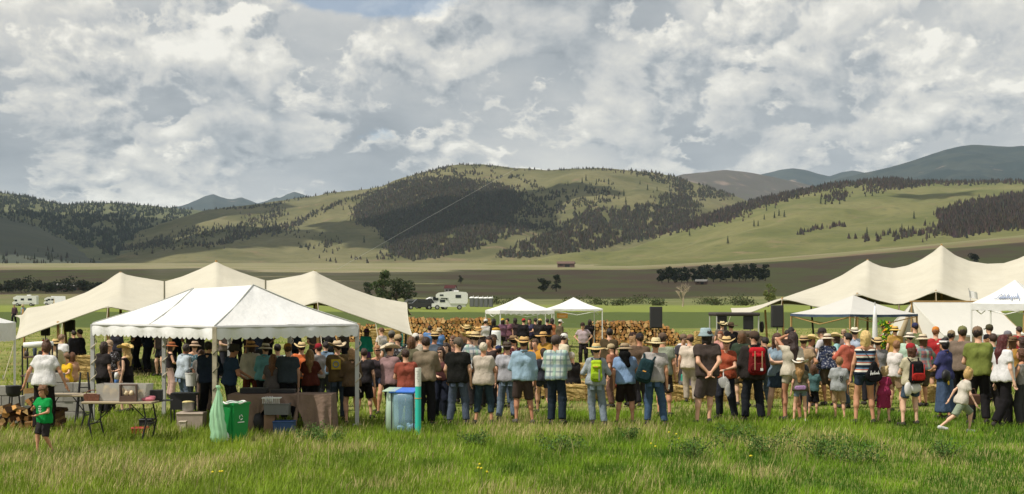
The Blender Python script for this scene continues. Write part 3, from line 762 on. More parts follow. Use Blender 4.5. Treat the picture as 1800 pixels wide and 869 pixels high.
m_seam = mat('grey seam tape', (0.40, 0.41, 0.38), 0.8, 0.1, 10)
for a, b in ((r0, eN), (r1, eN * 0.5 + eL * 0.5), (r0, eR), (r1, eL)):
    MB().tube([a + Vector((0, 0, 0.012)), (a + b) / 2 + Vector((0, 0, -0.038)), b + Vector((0, 0, 0.008))], 0.011, 5).build('seam', m_seam, rf)
for a, b in ((TN, TL), (TR, TN), (TB, TR), (TL, TB)):
    ln = (b - a).length; n = int(ln / 0.19) * 6; g0 = []; g1 = []; g2 = []
    nrm = Vector(((b - a).y, -(b - a).x, 0)).normalized()
    if nrm.dot(a + b - TC * 2) < 0: nrm = -nrm
    for i in range(n + 1):
        u = i / n; p = a * (1 - u) + b * u; wv = 0.018 * math.sin(u * 41) + 0.012 * math.sin(u * 17 + 2)
        g0.append(up(p, E0 + 0.004)); g1.append(up(p + nrm * (0.03 + wv), (E0 + E1) / 2 + 0.02)); g2.append(up(p + nrm * (0.02 + wv * 1.5), E1 - 0.045 * abs(math.sin(math.pi * u * n / 6)) + 0.02))
    MB().sheet([g0, g1, g2]).build('valance', m_vinyl, ft, smooth=True)
m_wrap = mat('wrapped post', (0.40, 0.35, 0.26), 0.9, 0.25, 6.0, 0.006, 20)
for p, mt_ in ((TN, m_wrap), (TR, m_pole), (TL, m_pole), (TB, m_pole), ((TL + TB) / 2, m_pole), ((TR + TB) / 2, m_pole)):
    po = MB().box((p.x, p.y, E0 / 2 - 0.03), (0.075, 0.075, E0 + 0.02)).build('pole', mt_, ft)
    MB().box((p.x, p.y, 0.01), (0.16, 0.16, 0.02)).build('base_plate', m_pole, po)
    sp = MB(); sp.tube([(p.x + 0.055 * math.cos(k * 0.55) + 0.02, p.y + 0.055 * math.sin(k * 0.55), 0.65 + k * 0.028) for k in range(40)], 0.011, 4); sp.build('string_of_lights', m_lrope if mt_ is m_pole else m_rope, po)
for a, b in ((TN, TL), (TR, TN), (TB, TR), (TL, TB)): MB().tube([up(a, E0 - 0.03), up(b, E0 - 0.03)], 0.03, 6).build('eave_rail', m_pole, ft)
for a, b in ((r0, eN), (r0, eR), (r1, eL), (r1, eB)): MB().tube([a - Vector((0, 0, 0.09)), (a + b) / 2 - Vector((0, 0, 0.14)), b - Vector((0, 0, 0.05))], 0.025, 6).build('rafter', m_pole, ft)

# --- stretch tents
def stretch_tent(label, front, crest, back_drop, df, dc, db, poles, seams, n_u=150, n_v=26, edge_pull=0.0):
    o = empty('stretch_tent', (0, 0, 0), 0, label, 'tent')
    fx, fy = zip(*front); cx, cy = zip(*crest)
    u = np.linspace(fx[0], fx[-1], n_u)
    ker = np.hanning(7)[1:-1]; ker /= ker.sum()
    def sm(v): return np.convolve(np.pad(v, 2, mode='edge'), ker, 'valid')
    f = sm(np.interp(u, fx, fy)); c = np.interp(u, cx, cy)
    zf = HC - (f - HY) * df / F; zc = HC - (c - HY) * dc / F; zb = zf * 0.4 + back_drop * 0.6
    rows = []
    for j in range(n_v):
        v = j / (n_v - 1); t = 1 - abs(2 * v - 1)
        d = df + (dc - df) * 2 * v if v < 0.5 else dc + (db - dc) * (2 * v - 1)
        e = zf if v < 0.5 else zb
        pk = 1.25
        z = e + (zc - e) * t ** pk
        pull = edge_pull * 4 * v * (1 - v)
        uu = u.copy(); k = (u - u[0]) / (u[-1] - u[0]); uu = uu + pull * (1 - 2 * k) * np.abs(1 - 2 * k) ** 6
        rows.append([Vector(((a - CX) / F * d, d, float(h))) for a, h in zip(uu, z)])
    MB().sheet(rows).build('canopy', m_canvas, o, smooth=True)
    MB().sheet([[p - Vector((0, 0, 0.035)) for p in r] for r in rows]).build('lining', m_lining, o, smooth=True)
    for edge in (rows[0], rows[-1], [r[0] for r in rows], [r[-1] for r in rows]): MB().tube([p - Vector((0, 0, 0.015)) for p in edge[::3] + [edge[-1]]], 0.022, 5).build('edge_hem', m_canvas, o)
    for a in seams:
        i = int(np.argmin(abs(u - a))); MB().tube([r[i] + Vector((0, -0.02, 0.012)) for r in rows[:n_v // 2 + 1]], 0.028, 5).build('seam', m_rope, o)
    for a, top, bot, d0, d1, m_ in poles:
        t0 = P(a, top, d0); b0 = G(bot, d1); MB().tube([b0 - Vector((0, 0, 0.05)), t0], [0.06, 0.045], 8).build('pole', m_, o)
    return o
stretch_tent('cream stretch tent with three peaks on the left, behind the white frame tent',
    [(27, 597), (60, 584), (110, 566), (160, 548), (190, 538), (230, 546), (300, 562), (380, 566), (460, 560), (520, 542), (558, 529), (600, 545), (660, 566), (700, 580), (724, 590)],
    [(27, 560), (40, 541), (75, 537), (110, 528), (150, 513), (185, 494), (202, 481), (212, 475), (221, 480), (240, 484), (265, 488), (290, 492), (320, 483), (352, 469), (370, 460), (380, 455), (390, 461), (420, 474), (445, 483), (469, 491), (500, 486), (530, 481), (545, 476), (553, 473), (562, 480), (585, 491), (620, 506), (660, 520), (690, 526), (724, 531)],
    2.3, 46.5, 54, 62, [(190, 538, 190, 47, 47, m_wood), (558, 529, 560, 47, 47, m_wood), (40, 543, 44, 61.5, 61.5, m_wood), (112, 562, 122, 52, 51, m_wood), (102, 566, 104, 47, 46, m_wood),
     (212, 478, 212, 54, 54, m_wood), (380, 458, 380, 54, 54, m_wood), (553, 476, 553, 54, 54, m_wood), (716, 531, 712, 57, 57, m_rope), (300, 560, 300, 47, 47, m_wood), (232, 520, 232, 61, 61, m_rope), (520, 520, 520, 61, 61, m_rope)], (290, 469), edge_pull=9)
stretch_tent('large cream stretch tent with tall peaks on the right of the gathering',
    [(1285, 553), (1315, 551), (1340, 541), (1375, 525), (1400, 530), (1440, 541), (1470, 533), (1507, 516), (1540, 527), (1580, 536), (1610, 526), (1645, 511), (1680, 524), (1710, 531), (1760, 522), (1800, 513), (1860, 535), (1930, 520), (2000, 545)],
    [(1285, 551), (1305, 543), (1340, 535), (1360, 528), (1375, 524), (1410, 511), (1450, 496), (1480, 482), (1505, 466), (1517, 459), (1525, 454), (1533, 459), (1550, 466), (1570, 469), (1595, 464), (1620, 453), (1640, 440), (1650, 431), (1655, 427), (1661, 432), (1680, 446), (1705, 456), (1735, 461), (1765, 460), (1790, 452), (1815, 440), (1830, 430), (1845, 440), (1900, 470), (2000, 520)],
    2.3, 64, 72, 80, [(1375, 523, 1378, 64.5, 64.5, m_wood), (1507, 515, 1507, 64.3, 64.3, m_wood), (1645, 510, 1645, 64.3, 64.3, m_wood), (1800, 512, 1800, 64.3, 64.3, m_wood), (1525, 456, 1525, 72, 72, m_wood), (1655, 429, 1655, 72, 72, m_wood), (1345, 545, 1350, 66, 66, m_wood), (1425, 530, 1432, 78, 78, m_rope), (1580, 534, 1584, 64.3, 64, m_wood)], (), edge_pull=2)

def guy(tent, a, top, d0, b, d1):
    r_ = MB().tube([P(a, top, d0), G(b, d1) + Vector((0, 0, 0.03))], 0.011, 4).build('guy_rope', m_lrope, tent)
    MB().tube([G(b, d1) + Vector((0, 0, -0.1)), G(b, d1) + Vector((0, -0.04, 0.16))], 0.015, 5).build('stake', m_pole, r_)
left_t, right_t = [o_ for o_ in bpy.data.objects if o_.name.startswith('stretch_tent')]
for q in ((27, 597, 46.5, 6, 44.5), (190, 538, 46.6, 176, 42.0), (558, 529, 46.6, 572, 42.0), (724, 590, 46.5, 748, 44.5), (110, 566, 46.6, 98, 43.0), (660, 566, 46.6, 676, 43.0)): guy(left_t, *q)
for q in ((1285, 553, 64, 1258, 62), (1375, 525, 64.0, 1360, 60.0), (1507, 516, 64.0, 1496, 60.5), (1645, 511, 64.0, 1650, 60.5), (1580, 536, 64.0, 1586, 61.0)): guy(right_t, *q)
# --- pop-up canopies
def popup(px, d, wd, ze, zp, label, rz=0.0, val=0.28, m_=None, mv=None, name='pop_up_canopy', dp=None, leg=m_white, scallop=0.0):
    o = empty(name, G(px, d), rz, label, 'canopy'); a = wd / 2; b = (dp or wd) / 2; m_ = m_ or m_vinyl
    cs = [Vector((-a, -b, ze)), Vector((a, -b, ze)), Vector((a, b, ze)), Vector((-a, b, ze))]; top = Vector((0, 0, zp)); r = MB()
    for i in range(4):
        p, q = cs[i], cs[(i + 1) % 4]; rows = []
        for k in range(9):
            v = k / 8; rows.append([(p * (1 - u / 8) + q * (u / 8)) * (1 - v) + top * v - Vector((0, 0, 0.07 * wd / 3 * math.sin(math.pi * v) + 0.02 * math.sin(math.pi * u / 8) * (1 - v))) for u in range(9)])
        r.sheet(rows)
    r.build('roof', m_, o, smooth=False)
    for i in range(4):
        p, q = cs[i], cs[(i + 1) % 4]; nn = 30
        g0 = [p * (1 - u / nn) + q * (u / nn) - Vector((0, 0, 0.02 * math.sin(math.pi * u / nn))) for u in range(nn + 1)]
        nr = ((p + q) / 2).normalized() * 0.015
        MB().sheet([[x + nr * 0.3 for x in g0], [x + nr * (1 + 0.6 * math.sin(k * 0.9)) - Vector((0, 0, val - scallop * abs(math.sin(k * math.pi / 3)))) for k, x in enumerate(g0)]]).build('valance', mv or m_, o)
    for c in cs:
        MB().box((c.x * 0.985, c.y * 0.985, ze / 2), (0.045, 0.045, ze)).build('leg', leg, o)
    for i in range(4): MB().tube([cs[i] * 0.985 - Vector((0, 0, 0.05)), (cs[i] + cs[(i + 1) % 4]) * 0.4925 - Vector((0, 0, 0.30)), cs[(i + 1) % 4] * 0.985 - Vector((0, 0, 0.05))], 0.015, 5).build('truss', leg, o)
    return o
popup(913, 74, 2.9, 2.02, 2.72, 'white pop-up canopy with scalloped edge, left of the joined pair', 0.28, 0.22, scallop=0.05)
cb = popup(1008, 77, 2.75, 2.08, 2.70, 'white pop-up canopy right of the joined pair, orange sign hanging inside', 0.10, 0.10)
pc_ = popup(-36, 35, 1.3, 1.98, 2.3, 'white canopy cut by the left frame edge, grey print on its skirt', 0.0, 0.46)
m_print = mat('grey print', (0.33, 0.33, 0.33), 0.8, 0.1)
sq = MB()
sq.tube([(0.47, -0.665, 1.86), (0.52, -0.665, 1.80), (0.57, -0.665, 1.74), (0.55, -0.665, 1.70)], 0.012, 5); sq.tube([(0.50, -0.665, 1.85), (0.585, -0.665, 1.72)], 0.006, 5); sq.lathe([(0.001, 0), (0.04, 0.001), (0.045, 0.003), (0.001, 0.004)], 12, (0, 0, 0), fn=lambda p, q, r: (0.52 + p.x, -0.665 - p.z, 1.615 + p.y))
sq.build('printed_emblem', m_print, pc_)
m_greyc = mat('pale grey canopy cloth', (0.52, 0.51, 0.48), 0.8, 0.05, 1.5, trans=0.05); m_navy = mat('navy cloth', (0.05, 0.075, 0.125), 0.8, 0.1)
popup(1500, 47, 2.9, 2.10, 2.72, 'pale grey canopy with navy skirt in front of the right tent', 0.5, 0.09, m_greyc, m_navy, leg=m_wood)
lc = popup(1784, 44, 2.1, 2.40, 3.13, 'white peaked canopy with blue script lettering at the right edge', -0.6, 0.22)
# blue script on the roof face: strokes in a handwritten line
m_blue = mat('faded blue ink', (0.30, 0.36, 0.50), 0.8, 0.1)
scr = MB()
def on_face(s, t): # s along the eave (-1..1), t up the roof
    p, q, top = Vector((-1.05, -1.05, 2.40)), Vector((1.05, -1.05, 2.40)), Vector((0, 0, 3.13))
    a = (p * (0.5 - s / 2) + q * (0.5 + s / 2)) * (1 - t) + top * t
    return a + Vector((0, -0.02, -0.05 * math.sin(math.pi * t) + 0.035))
def stroke(pts, r=0.009):
    scr.tube([on_face(-0.46 + x * 1.0, 0.17 + y * 0.24 + x * 0.05) for x, y in pts], r, 5)
stroke([(0.0, 0.1), (0.05, 0.0), (0.10, 0.25), (0.07, 0.7), (0.11, 1.0), (0.14, 0.8)], 0.012)
for k in range(9):
    x = 0.15 + k * 0.085; tall = 1.0 if k in (1, 3, 8) else 0.5; low = -0.45 if k in (5, 8) else 0.0
    stroke([(x, 0.15), (x + 0.02, tall * 0.9), (x + 0.035, tall), (x + 0.04, low), (x + 0.06, 0.1), (x + 0.085, 0.3)], 0.010)
scr.build('script_lettering', m_blue, lc)
MB().rbox((0.0, -1.0, 2.24), (0.0001 + 1.2, 0.01, 0.02), 0.003).build('valance_seam', mat('grey seam', (0.45, 0.45, 0.46), 0.8, 0.0), lc)
m_orange = mat('orange card', (0.75, 0.36, 0.08), 0.7, 0.05)
so = empty('hanging_sign', G(987, 77) + Vector((0, -1.2, 1.72)), 0.05, 'orange sign board hanging under the right canopy of the joined pair', 'sign')
MB().rbox((0, 0, 0), (0.58, 0.02, 0.26), 0.005).build('board', m_orange, so); MB().tube([(-0.22, 0, 0.13), (-0.22, 0, 0.34)], 0.006, 4).tube([(0.22, 0, 0.13), (0.22, 0, 0.34)], 0.006, 4).build('cords', m_rope, so)
MB().box((0, -0.0125, 0.02), (0.42, 0.004, 0.03)).box((0, -0.0125, -0.05), (0.34, 0.004, 0.03)).build('print_lines', mat('pale print', (0.8, 0.6, 0.35), 0.7, 0.0), so)
# --- wall tent
wt = empty('wall_tent', G(1603, 50), R(-58), 'white canvas wall tent with open tan-lined front near the right tent', 'tent')
m_wallc = mat('white wall tent canvas', (0.72, 0.70, 0.64), 0.8, 0.05, 1.0, 0.01, 3.0, trans=0.1); m_tan = mat('tan canvas', (0.35, 0.28, 0.17), 0.85, 0.15, 2.0)
W2, LT = 1.45, 4.2                                          # half width, length along local +y
for s in (-1, 1):
    MB().sheet([[Vector((s * W2 * (1 - v / 8), y * LT / 10, 1.35 + 1.17 * v / 8 - 0.05 * math.sin(math.pi * v / 8))) for y in range(11)] for v in range(9)]).build('roof_slope', m_wallc, wt, smooth=True)
    MB().sheet([[(s * W2, y * LT / 10, 1.36) for y in range(11)], [(s * (W2 + 0.05), y * LT / 10, 0.0) for y in range(11)]]).build('side_wall', m_wallc, wt)
    MB().sheet([[Vector((s * W2, 0.02, 1.35)) * (1 - k / 8) + Vector((0, 0.02, 2.5)) * (k / 8) for k in range(9)], [Vector((s * 0.75, -0.04, 0.6)) * (1 - k / 8) + Vector((s * 0.06, -0.04, 2.1)) * (k / 8) + Vector((s * 0.1 * math.sin(k), 0, 0)) for k in range(9)]]).build('front_flap', m_wallc, wt, smooth=True)
    MB().tube([(s * 0.62, -0.05, 0.5), (s * 0.5, -0.07, 1.2), (s * 0.12, -0.05, 2.05)], [0.10, 0.12, 0.06], 7).build('rolled_flap', m_tan, wt, smooth=True)
MB().sheet([[(-W2, LT, 0), (W2, LT, 0)], [(-W2, LT, 1.35), (W2, LT, 1.35)], [(0, LT, 2.5), (0.01, LT, 2.5)]]).build('back_wall', m_tan, wt)
MB().tube([(0, -0.1, 2.53), (0, LT + 0.1, 2.53)], 0.03, 6).build('ridge_pole', m_wood, wt)
MB().tube([(0, -0.02, 0), (0, -0.02, 2.5)], 0.03, 6).build('front_pole', m_wood, wt)
MB().sheet([[Vector((W2 + 0.02, 0.9 + k * 0.1, 1.30)) for k in range(26)], [Vector((W2 + 0.2 + 0.05 * math.sin(k), 0.9 + k * 0.1, 0.05)) for k in range(26)]]).build('rolled_wall', m_tan, wt, smooth=True)

# ================================================================== firewood and hay
m_log = mat('split firewood', rough=0.9, var=0.25, scale=9.0, bump=0.01, bscale=30, attr='tint', spec=0.1)
def log_geo(c, axis_, r, ln, rnd, bright=1.0):
    """One split log: bark sides, paler ends; returns verts, faces, tints."""
    k = rnd.choice((3, 4, 4, 5)); a = Vector(axis_).normalized(); b = a.orthogonal().normalized(); e = a.cross(b); a0 = rnd.uniform(0, 6.28)
    ring = [(b * math.cos(a0 + 6.283 * i / k) + e * math.sin(a0 + 6.283 * i / k)) * r * rnd.uniform(0.75, 1.2) for i in range(k)]
    c = Vector(c); A = [c - a * ln / 2 + q for q in ring]; B = [c + a * ln / 2 + q for q in ring]
    side = rnd.choice(((0.085, 0.05, 0.03), (0.13, 0.075, 0.042), (0.22, 0.13, 0.06), (0.30, 0.19, 0.09)))
    end = rnd.choice(((0.60, 0.32, 0.11), (0.52, 0.26, 0.09), (0.66, 0.42, 0.19), (0.40, 0.20, 0.08))); end = tuple(q * bright for q in end)
    v = A + B + A + B; f = [(i, (i + 1) % k, (i + 1) % k + k, i + k) for i in range(k)] + [tuple(range(3 * k - 1, 2 * k - 1, -1)), tuple(range(3 * k, 4 * k))]
    return v, f, [side] * (2 * k) + [end] * (2 * k)
def tinted(name, v, f, col, material, parent, smooth=False):
    me = bpy.data.meshes.new(name); me.from_pydata([tuple(p) for p in v], [], f); me.update()
    a = me.color_attributes.new('tint', 'FLOAT_COLOR', 'POINT'); cc = np.ones((len(v), 4), np.float32); cc[:, :3] = np.array(col); a.data.foreach_set('color', cc.ravel())
    if smooth: me.shade_smooth()
    return link(name, me, material, parent)
def wood_stack(px0, px1, d, h, label, slope=0.0, seed=1, dep=0.9):
    rnd = random.Random(seed); x0 = (px0 - CX) / F * d; x1 = (px1 - CX) / F * d
    o = empty('firewood_stack', (0, 0, 0), 0, label, 'firewood'); V, Fc, Cc = [], [], []
    z0 = float(ground((x0 + x1) / 2, d))
    for lay in range(2):
        z = 0.07
        while z < h:
            x = x0 + rnd.uniform(0, 0.1)
            while x < x1:
                r = rnd.uniform(0.075, 0.145); hl = h * (1 - slope * max(0.0, ((x - x0) / (x1 - x0) - 0.68) / 0.32)) + 0.09 * math.sin(x * 2.2) + 0.06 * math.sin(x * 5.1)
                if z < hl:
                    v, f, c = log_geo((x, d + lay * 0.45 + rnd.uniform(-0.07, 0.07), z0 + z + rnd.uniform(-0.03, 0.03)), (rnd.uniform(-0.15, 0.15), 1, rnd.uniform(-0.1, 0.1)), r, 0.42, rnd)
                    b = len(V); V += v; Fc += [tuple(i + b for i in q) for q in f]; Cc += c
                x += r * 1.75
            z += 0.155
    lg = tinted('split_logs', V, Fc, Cc, m_log, o); lg['kind'] = 'stuff'
    MB().box(((x0 + x1) / 2, d + 0.3, z0 + 0.04), (x1 - x0 + 0.1, 0.8, 0.08)).build('pallet', m_barn, o)
wood_stack(716, 862, 84, 1.55, 'long wall of stacked split firewood behind the queue, left of the canopies', 0, 3)
wood_stack(1040, 1212, 80, 1.42, 'long wall of stacked split firewood right of the canopies, sloping down at its end', 0.95, 4)
wood_stack(572, 660, 86, 1.1, 'short stretch of stacked firewood half hidden under the left tent', 0, 6)
# near pile by the block wall: each log by itself
lp = empty('firewood_pile', G(36, 27), 0, 'tumbled pile of split logs in front of the block wall', 'firewood')
rnd = random.Random(12); k = 0
for lay in range(9):
    for j in range(8):
        x = -0.48 + j * 0.17 + rnd.uniform(-0.03, 0.03); hmax = 0.46 + 0.30 * max(0, 1 - abs(x - 0.30) / 0.32)
        z = 0.06 + lay * 0.088
        if z > hmax: continue
        v, f, c = log_geo((x, rnd.uniform(-0.12, 0.12), z), (rnd.uniform(-0.6, 0.6), 1, rnd.uniform(-0.35, 0.35)), rnd.uniform(0.052, 0.085), rnd.uniform(0.33, 0.45), rnd, 0.95)
        tinted('log', v, f, c, m_log, lp)
v, f, c = log_geo((0.36, -0.1, 0.78), (1, 0.1, 0.05), 0.075, 0.5, rnd); tinted('log', v, f, [(0.30, 0.19, 0.08)] * len(v), m_log, lp)

def straw(t, pos, base):
    s = t.noise(t.vm('MULTIPLY', pos, (6, 40, 40)), 1.0, 4.0, 0.7); s2 = t.noise(pos, 7.0, 4.0)
    c = t.mix(t.mr(s, 0.3, 0.72), (0.235, 0.145, 0.045), (0.62, 0.46, 0.19))
    return t.mix(t.mr(s2, 0.5, 0.75, 0, 0.5), c, (0.30, 0.20, 0.07))
m_straw = mat('straw', rough=0.95, var=0.15, scale=30, bump=0.03, bscale=26, fn=straw, spec=0.1)
m_twine = mat('baling twine', (0.25, 0.12, 0.04), 0.9, 0.0)
def bale_mesh():
    bm = bmesh.new(); bmesh.ops.create_cube(bm, size=1.0); bmesh.ops.subdivide_edges(bm, edges=bm.edges[:], cuts=7, use_grid_fill=True)
    r_ = random.Random(2)
    for v in bm.verts:
        q = v.co * 2; k = max(abs(q.x), abs(q.y), abs(q.z)); edge = sorted((abs(q.x), abs(q.y), abs(q.z)))[1]
        v.co = Vector((v.co.x * 1.02, v.co.y * 0.46, v.co.z * 0.40)) * (1 - 0.045 * edge ** 6)
        v.co += Vector((r_.uniform(-1, 1), r_.uniform(-1, 1), r_.uniform(-1, 1))) * 0.014
    me = bpy.data.meshes.new('bale'); bm.to_mesh(me); bm.free()
    f = MB()                                                # loose straw ends
    for i in range(150):
        p = Vector((r_.uniform(-0.5, 0.5), r_.choice((-0.235, 0.235)), r_.uniform(-0.19, 0.19))) if r_.random() < 0.55 else Vector((r_.uniform(-0.5, 0.5), r_.uniform(-0.22, 0.22), 0.2))
        d = Vector((r_.uniform(-1, 1), p.y * 2, r_.uniform(-0.5, 0.8))).normalized() * r_.uniform(0.05, 0.11); e = d.orthogonal().normalized() * 0.006
        f.add([p - e, p + e, p + d], [(0, 1, 2)])
    tw = MB()
    for x in (-0.25, 0.25): tw.tube([(x, -0.232, -0.2), (x, -0.236, 0.0), (x, -0.232, 0.197), (x, 0, 0.203), (x, 0.232, 0.197), (x, 0.236, 0), (x, 0.232, -0.2)], 0.006, 4)
    return me, f.mesh('straw_ends'), tw.mesh('twine')
bme, bfr, btw = bale_mesh()
def bale(px, d, label, z=0.0, rz=0.0, group='hay bales laid out as seats'):
    o = empty('hay_bale', G(px, d) + Vector((0, 0, 0.20 + z)), rz, label, 'hay bale', group)
    link('bale', bme, m_straw, o); link('straw_ends', bfr, m_straw, o)['kind'] = 'stuff'; link('twine', btw, m_twine, o)
BALES = [(948, 36, 0.0, 0.05, 'hay bale glimpsed between the blue shirt and the plaid shirt'), (1012, 35.5, 0.0, -0.05, 'hay bale right of the plaid shirted person, in the front row of bales'), (1000, 38, 0.40, 0.1, 'hay bale set on top, behind the plaid shirted person'),
         (1040, 37, 0.0, 0.0, 'hay bale behind the lime green backpack'), (1075, 36, 0.0, 0.02, 'hay bale between the grey jeans and the black shorts'), (868, 36, 0.0, 0.0, 'hay bale behind the person with white hair'), (898, 37.5, 0.0, 0.05, 'hay bale behind the grey shirted person with jeans'),
         (1205, 35, 0.0, -0.03, 'hay bale at the left knee of the person with hands behind his back'), (1258, 35.2, 0.0, 0.04, 'hay bale seen between the legs of the person with hands behind his back'), (1298, 36, 0.0, 0.0, 'hay bale left of the person with the red backpack'), (1192, 38, 0.40, 0.5, 'upper hay bale behind the teal pack'), (1190, 38.2, 0.0, 0.5, 'lower hay bale behind the teal pack'),
         (1345, 36.5, 0.0, 0.0, 'hay bale between the red backpack and the denim dress'), (1448, 35.5, 0.0, 0.05, 'hay bale left of the blond child in grey'), (1490, 36, 0.0, 0.0, 'hay bale right of the blond child in grey'), (1455, 37.5, 0.40, -0.1, 'hay bale stacked second high beside the blond child'), (1640, 34.5, 0.0, 0.6, 'hay bale right of the red and black backpack'), (1635, 36.5, 0.36, 0.4, 'hay bale stacked behind the red and black backpack')]
for a, d, z, r_, lb in BALES: bale(a, d, lb, z, r_)
bale(139, 45, 'single hay bale under the left wing of the left tent', 0.0, 0.1, 'hay bales of the left tent'); bale(150, 46, 'second hay bale behind the single one under the left tent', 0.3, 0.15, 'hay bales of the left tent')
for i in range(6): bale(655 + (i % 3) * 27, 72, 'hay bale of the wall under the right end of the left tent, %s' % ('lower left', 'lower middle', 'lower right', 'upper left', 'upper middle', 'upper right')[i], 0.40 * (i // 3) + 0.3, 0.05, 'hay bale wall')
for i, (a, z) in enumerate([(1212, 0.0), (1238, 0.0), (1240, 0.42)]): bale(a, 66, 'golden hay bale left of the dark cart, %s' % ('nearest the firewood end', 'next to the cart below', 'topmost by the cart')[i], z + 0.3, 0.1, 'hay bales by the cart')

# ================================================================== kitchen corner on the left
m_block = mat('concrete block', (0.33, 0.315, 0.285), 0.95, 0.12, 5.0, 0.006, 40); m_block2 = mat('darker concrete block', (0.27, 0.255, 0.23), 0.95, 0.12, 5.0, 0.006, 40)
blk = MB().rbox((0, 0, 0), (0.392, 0.19, 0.192), 0.008).mesh('block')
def block_wall(x0, n, rows, d, label, skip=()):
    o = empty('block_wall', G(x0, d), 0.04, label, 'wall')
    for r_ in range(rows):
        for c in range(n):
            if (r_, c) in skip: continue
            b = link('block', blk, m_block if (r_ * 7 + c * 3) % 4 else m_block2, o, ((c + 0.5 * (r_ % 2)) * 0.4 + random.uniform(-0.006, 0.006), random.uniform(-0.008, 0.008), 0.1 + r_ * 0.2))
    return o
block_wall(62, 3, 5, 29.5, 'dry laid wall of grey concrete blocks behind the folding table', {(4, 2)})
block_wall(-12, 2, 4, 28.2, 'lower stack of grey concrete blocks at the left frame edge', {(3, 1)})
m_black = mat('black steel', (0.022, 0.022, 0.024), 0.5, 0.1); m_plastic = mat('beige plastic table top', (0.36, 0.29, 0.19), 0.6, 0.08, 3.0)
def folding_table(px, d, wd, dp, h, label, rz=0.0, top=m_plastic, legs=m_black):
    o = empty('folding_table', G(px, d), rz, label, 'table')
    MB().rbox((0, 0, h), (wd, dp, 0.04), 0.012).build('table_top', top, o)
    for s in (-1, 1):
        for q in (-1, 1):
            MB().tube([(s * (wd / 2 - 0.18), q * (dp / 2 - 0.08), h - 0.02), (s * (wd / 2 - 0.12), q * (dp / 2 - 0.06), h * 0.5), (s * (wd / 2 - 0.20), q * (dp / 2 - 0.04), 0.0)], 0.017, 6).build('leg', legs, o)
        MB().tube([(s * (wd / 2 - 0.13), -(dp / 2 - 0.06), h * 0.45), (s * (wd / 2 - 0.13), dp / 2 - 0.06, h * 0.45)], 0.012, 6).build('cross_bar', legs, o)
        MB().tube([(s * (wd / 2 - 0.14), 0, h * 0.45), (s * 0.12, 0, h - 0.02)], 0.010, 6).build('brace', legs, o)
    return o
folding_table(116, 27.0, 1.05, 0.6, 0.69, 'folding table with dark legs beside the person in white', 0.05)
folding_table(216, 25.6, 1.28, 0.7, 0.70, 'folding table carrying the clear bread bin at the tent corner', -0.06)
def clear_mat(name, color, a=0.35):
    return mat(name, color, 0.25, 0.0, alpha=a, spec=0.5)
m_clear = clear_mat('clear plastic', (0.55, 0.53, 0.50), 0.55)
T2 = G(216, 25.6)
def open_box(mb, w_, d_, h_, t=0.012, flare=1.08):
    a, b = w_ / 2, d_ / 2; A, B = a * flare, b * flare
    o_ = [(-a, -b, 0), (a, -b, 0), (a, b, 0), (-a, b, 0), (-A, -B, h_), (A, -B, h_), (A, B, h_), (-A, B, h_)]
    i_ = [(x * (1 - t / a), y * (1 - t / b), z + (t if z == 0 else 0)) for x, y, z in o_]
    f = [(3, 2, 1, 0)] + [(i, (i + 1) % 4, (i + 1) % 4 + 4, i + 4) for i in range(4)]
    g = [(8, 9, 10, 11)] + [((i + 1) % 4 + 8, i + 8, i + 12, (i + 1) % 4 + 12) for i in range(4)]
    r_ = [(i + 4, (i + 1) % 4 + 4, (i + 1) % 4 + 12, i + 12) for i in range(4)]
    return mb.add(o_ + i_, f + g + r_)
bb = empty('clear_bin', T2 + Vector((0.02, 0.05, 0.722)), -0.06, 'long clear plastic bin of bread bags on the folding table', 'bin')
open_box(MB(), 0.86, 0.40, 0.30).build('tub', m_clear, bb)
m_bread = mat('bread in bags', (0.62, 0.40, 0.15), 0.5, 0.35, 14, 0.01, 30)
def lump(mb, c, s, seed=0, n=2):
    bm = bmesh.new(); bmesh.ops.create_icosphere(bm, subdivisions=n, radius=1.0); r_ = random.Random(seed)
    for v in bm.verts: v.co *= r_.uniform(0.88, 1.1)
    bm.verts.index_update()
    mb.add([Vector((v.co.x * s[0], v.co.y * s[1], v.co.z * s[2])) + Vector(c) for v in bm.verts], [tuple(v.index for v in f.verts) for f in bm.faces]); bm.free(); return mb
for i, (x, zz) in enumerate([(-0.33, 0.13), (-0.20, 0.10), (-0.02, 0.10), (0.10, 0.08), (0.30, 0.09)]): lump(MB(), (x, 0, zz + 0.02), (0.075, 0.12, zz), i).build('bread_bag', m_bread, bb, smooth=True)
cd_ = empty('wooden_caddy', T2 + Vector((0.16, -0.20, 0.722)), 0.1, 'dark wooden carry caddy of bread rolls on the folding table', 'caddy')
MB().box((0, 0, 0.05), (0.30, 0.2, 0.10)).build('tray', m_barn, cd_)
for s in (-1, 1): MB().box((s * 0.14, 0, 0.15), (0.022, 0.18, 0.30)).build('end_board', m_barn, cd_)
MB().tube([(-0.14, 0, 0.29), (0.14, 0, 0.29)], 0.014, 6).build('handle', m_barn, cd_)
for i, x in enumerate((-0.05, 0.05)): lump(MB(), (x, 0, 0.14), (0.045, 0.08, 0.055), 7 + i).build('roll', mat('bread roll', (0.72, 0.58, 0.38), 0.8, 0.15), cd_, smooth=True)
def simple(name, label, cat, loc, mb, m_, smooth=False, rz=0.0):
    o = mb.build(name, m_, None, smooth, loc); o.rotation_euler = (0, 0, rz); return tag(o, label, cat)
m_pink = mat('pink cloth', (0.50, 0.16, 0.20), 0.9, 0.2, 10, 0.01, 20)
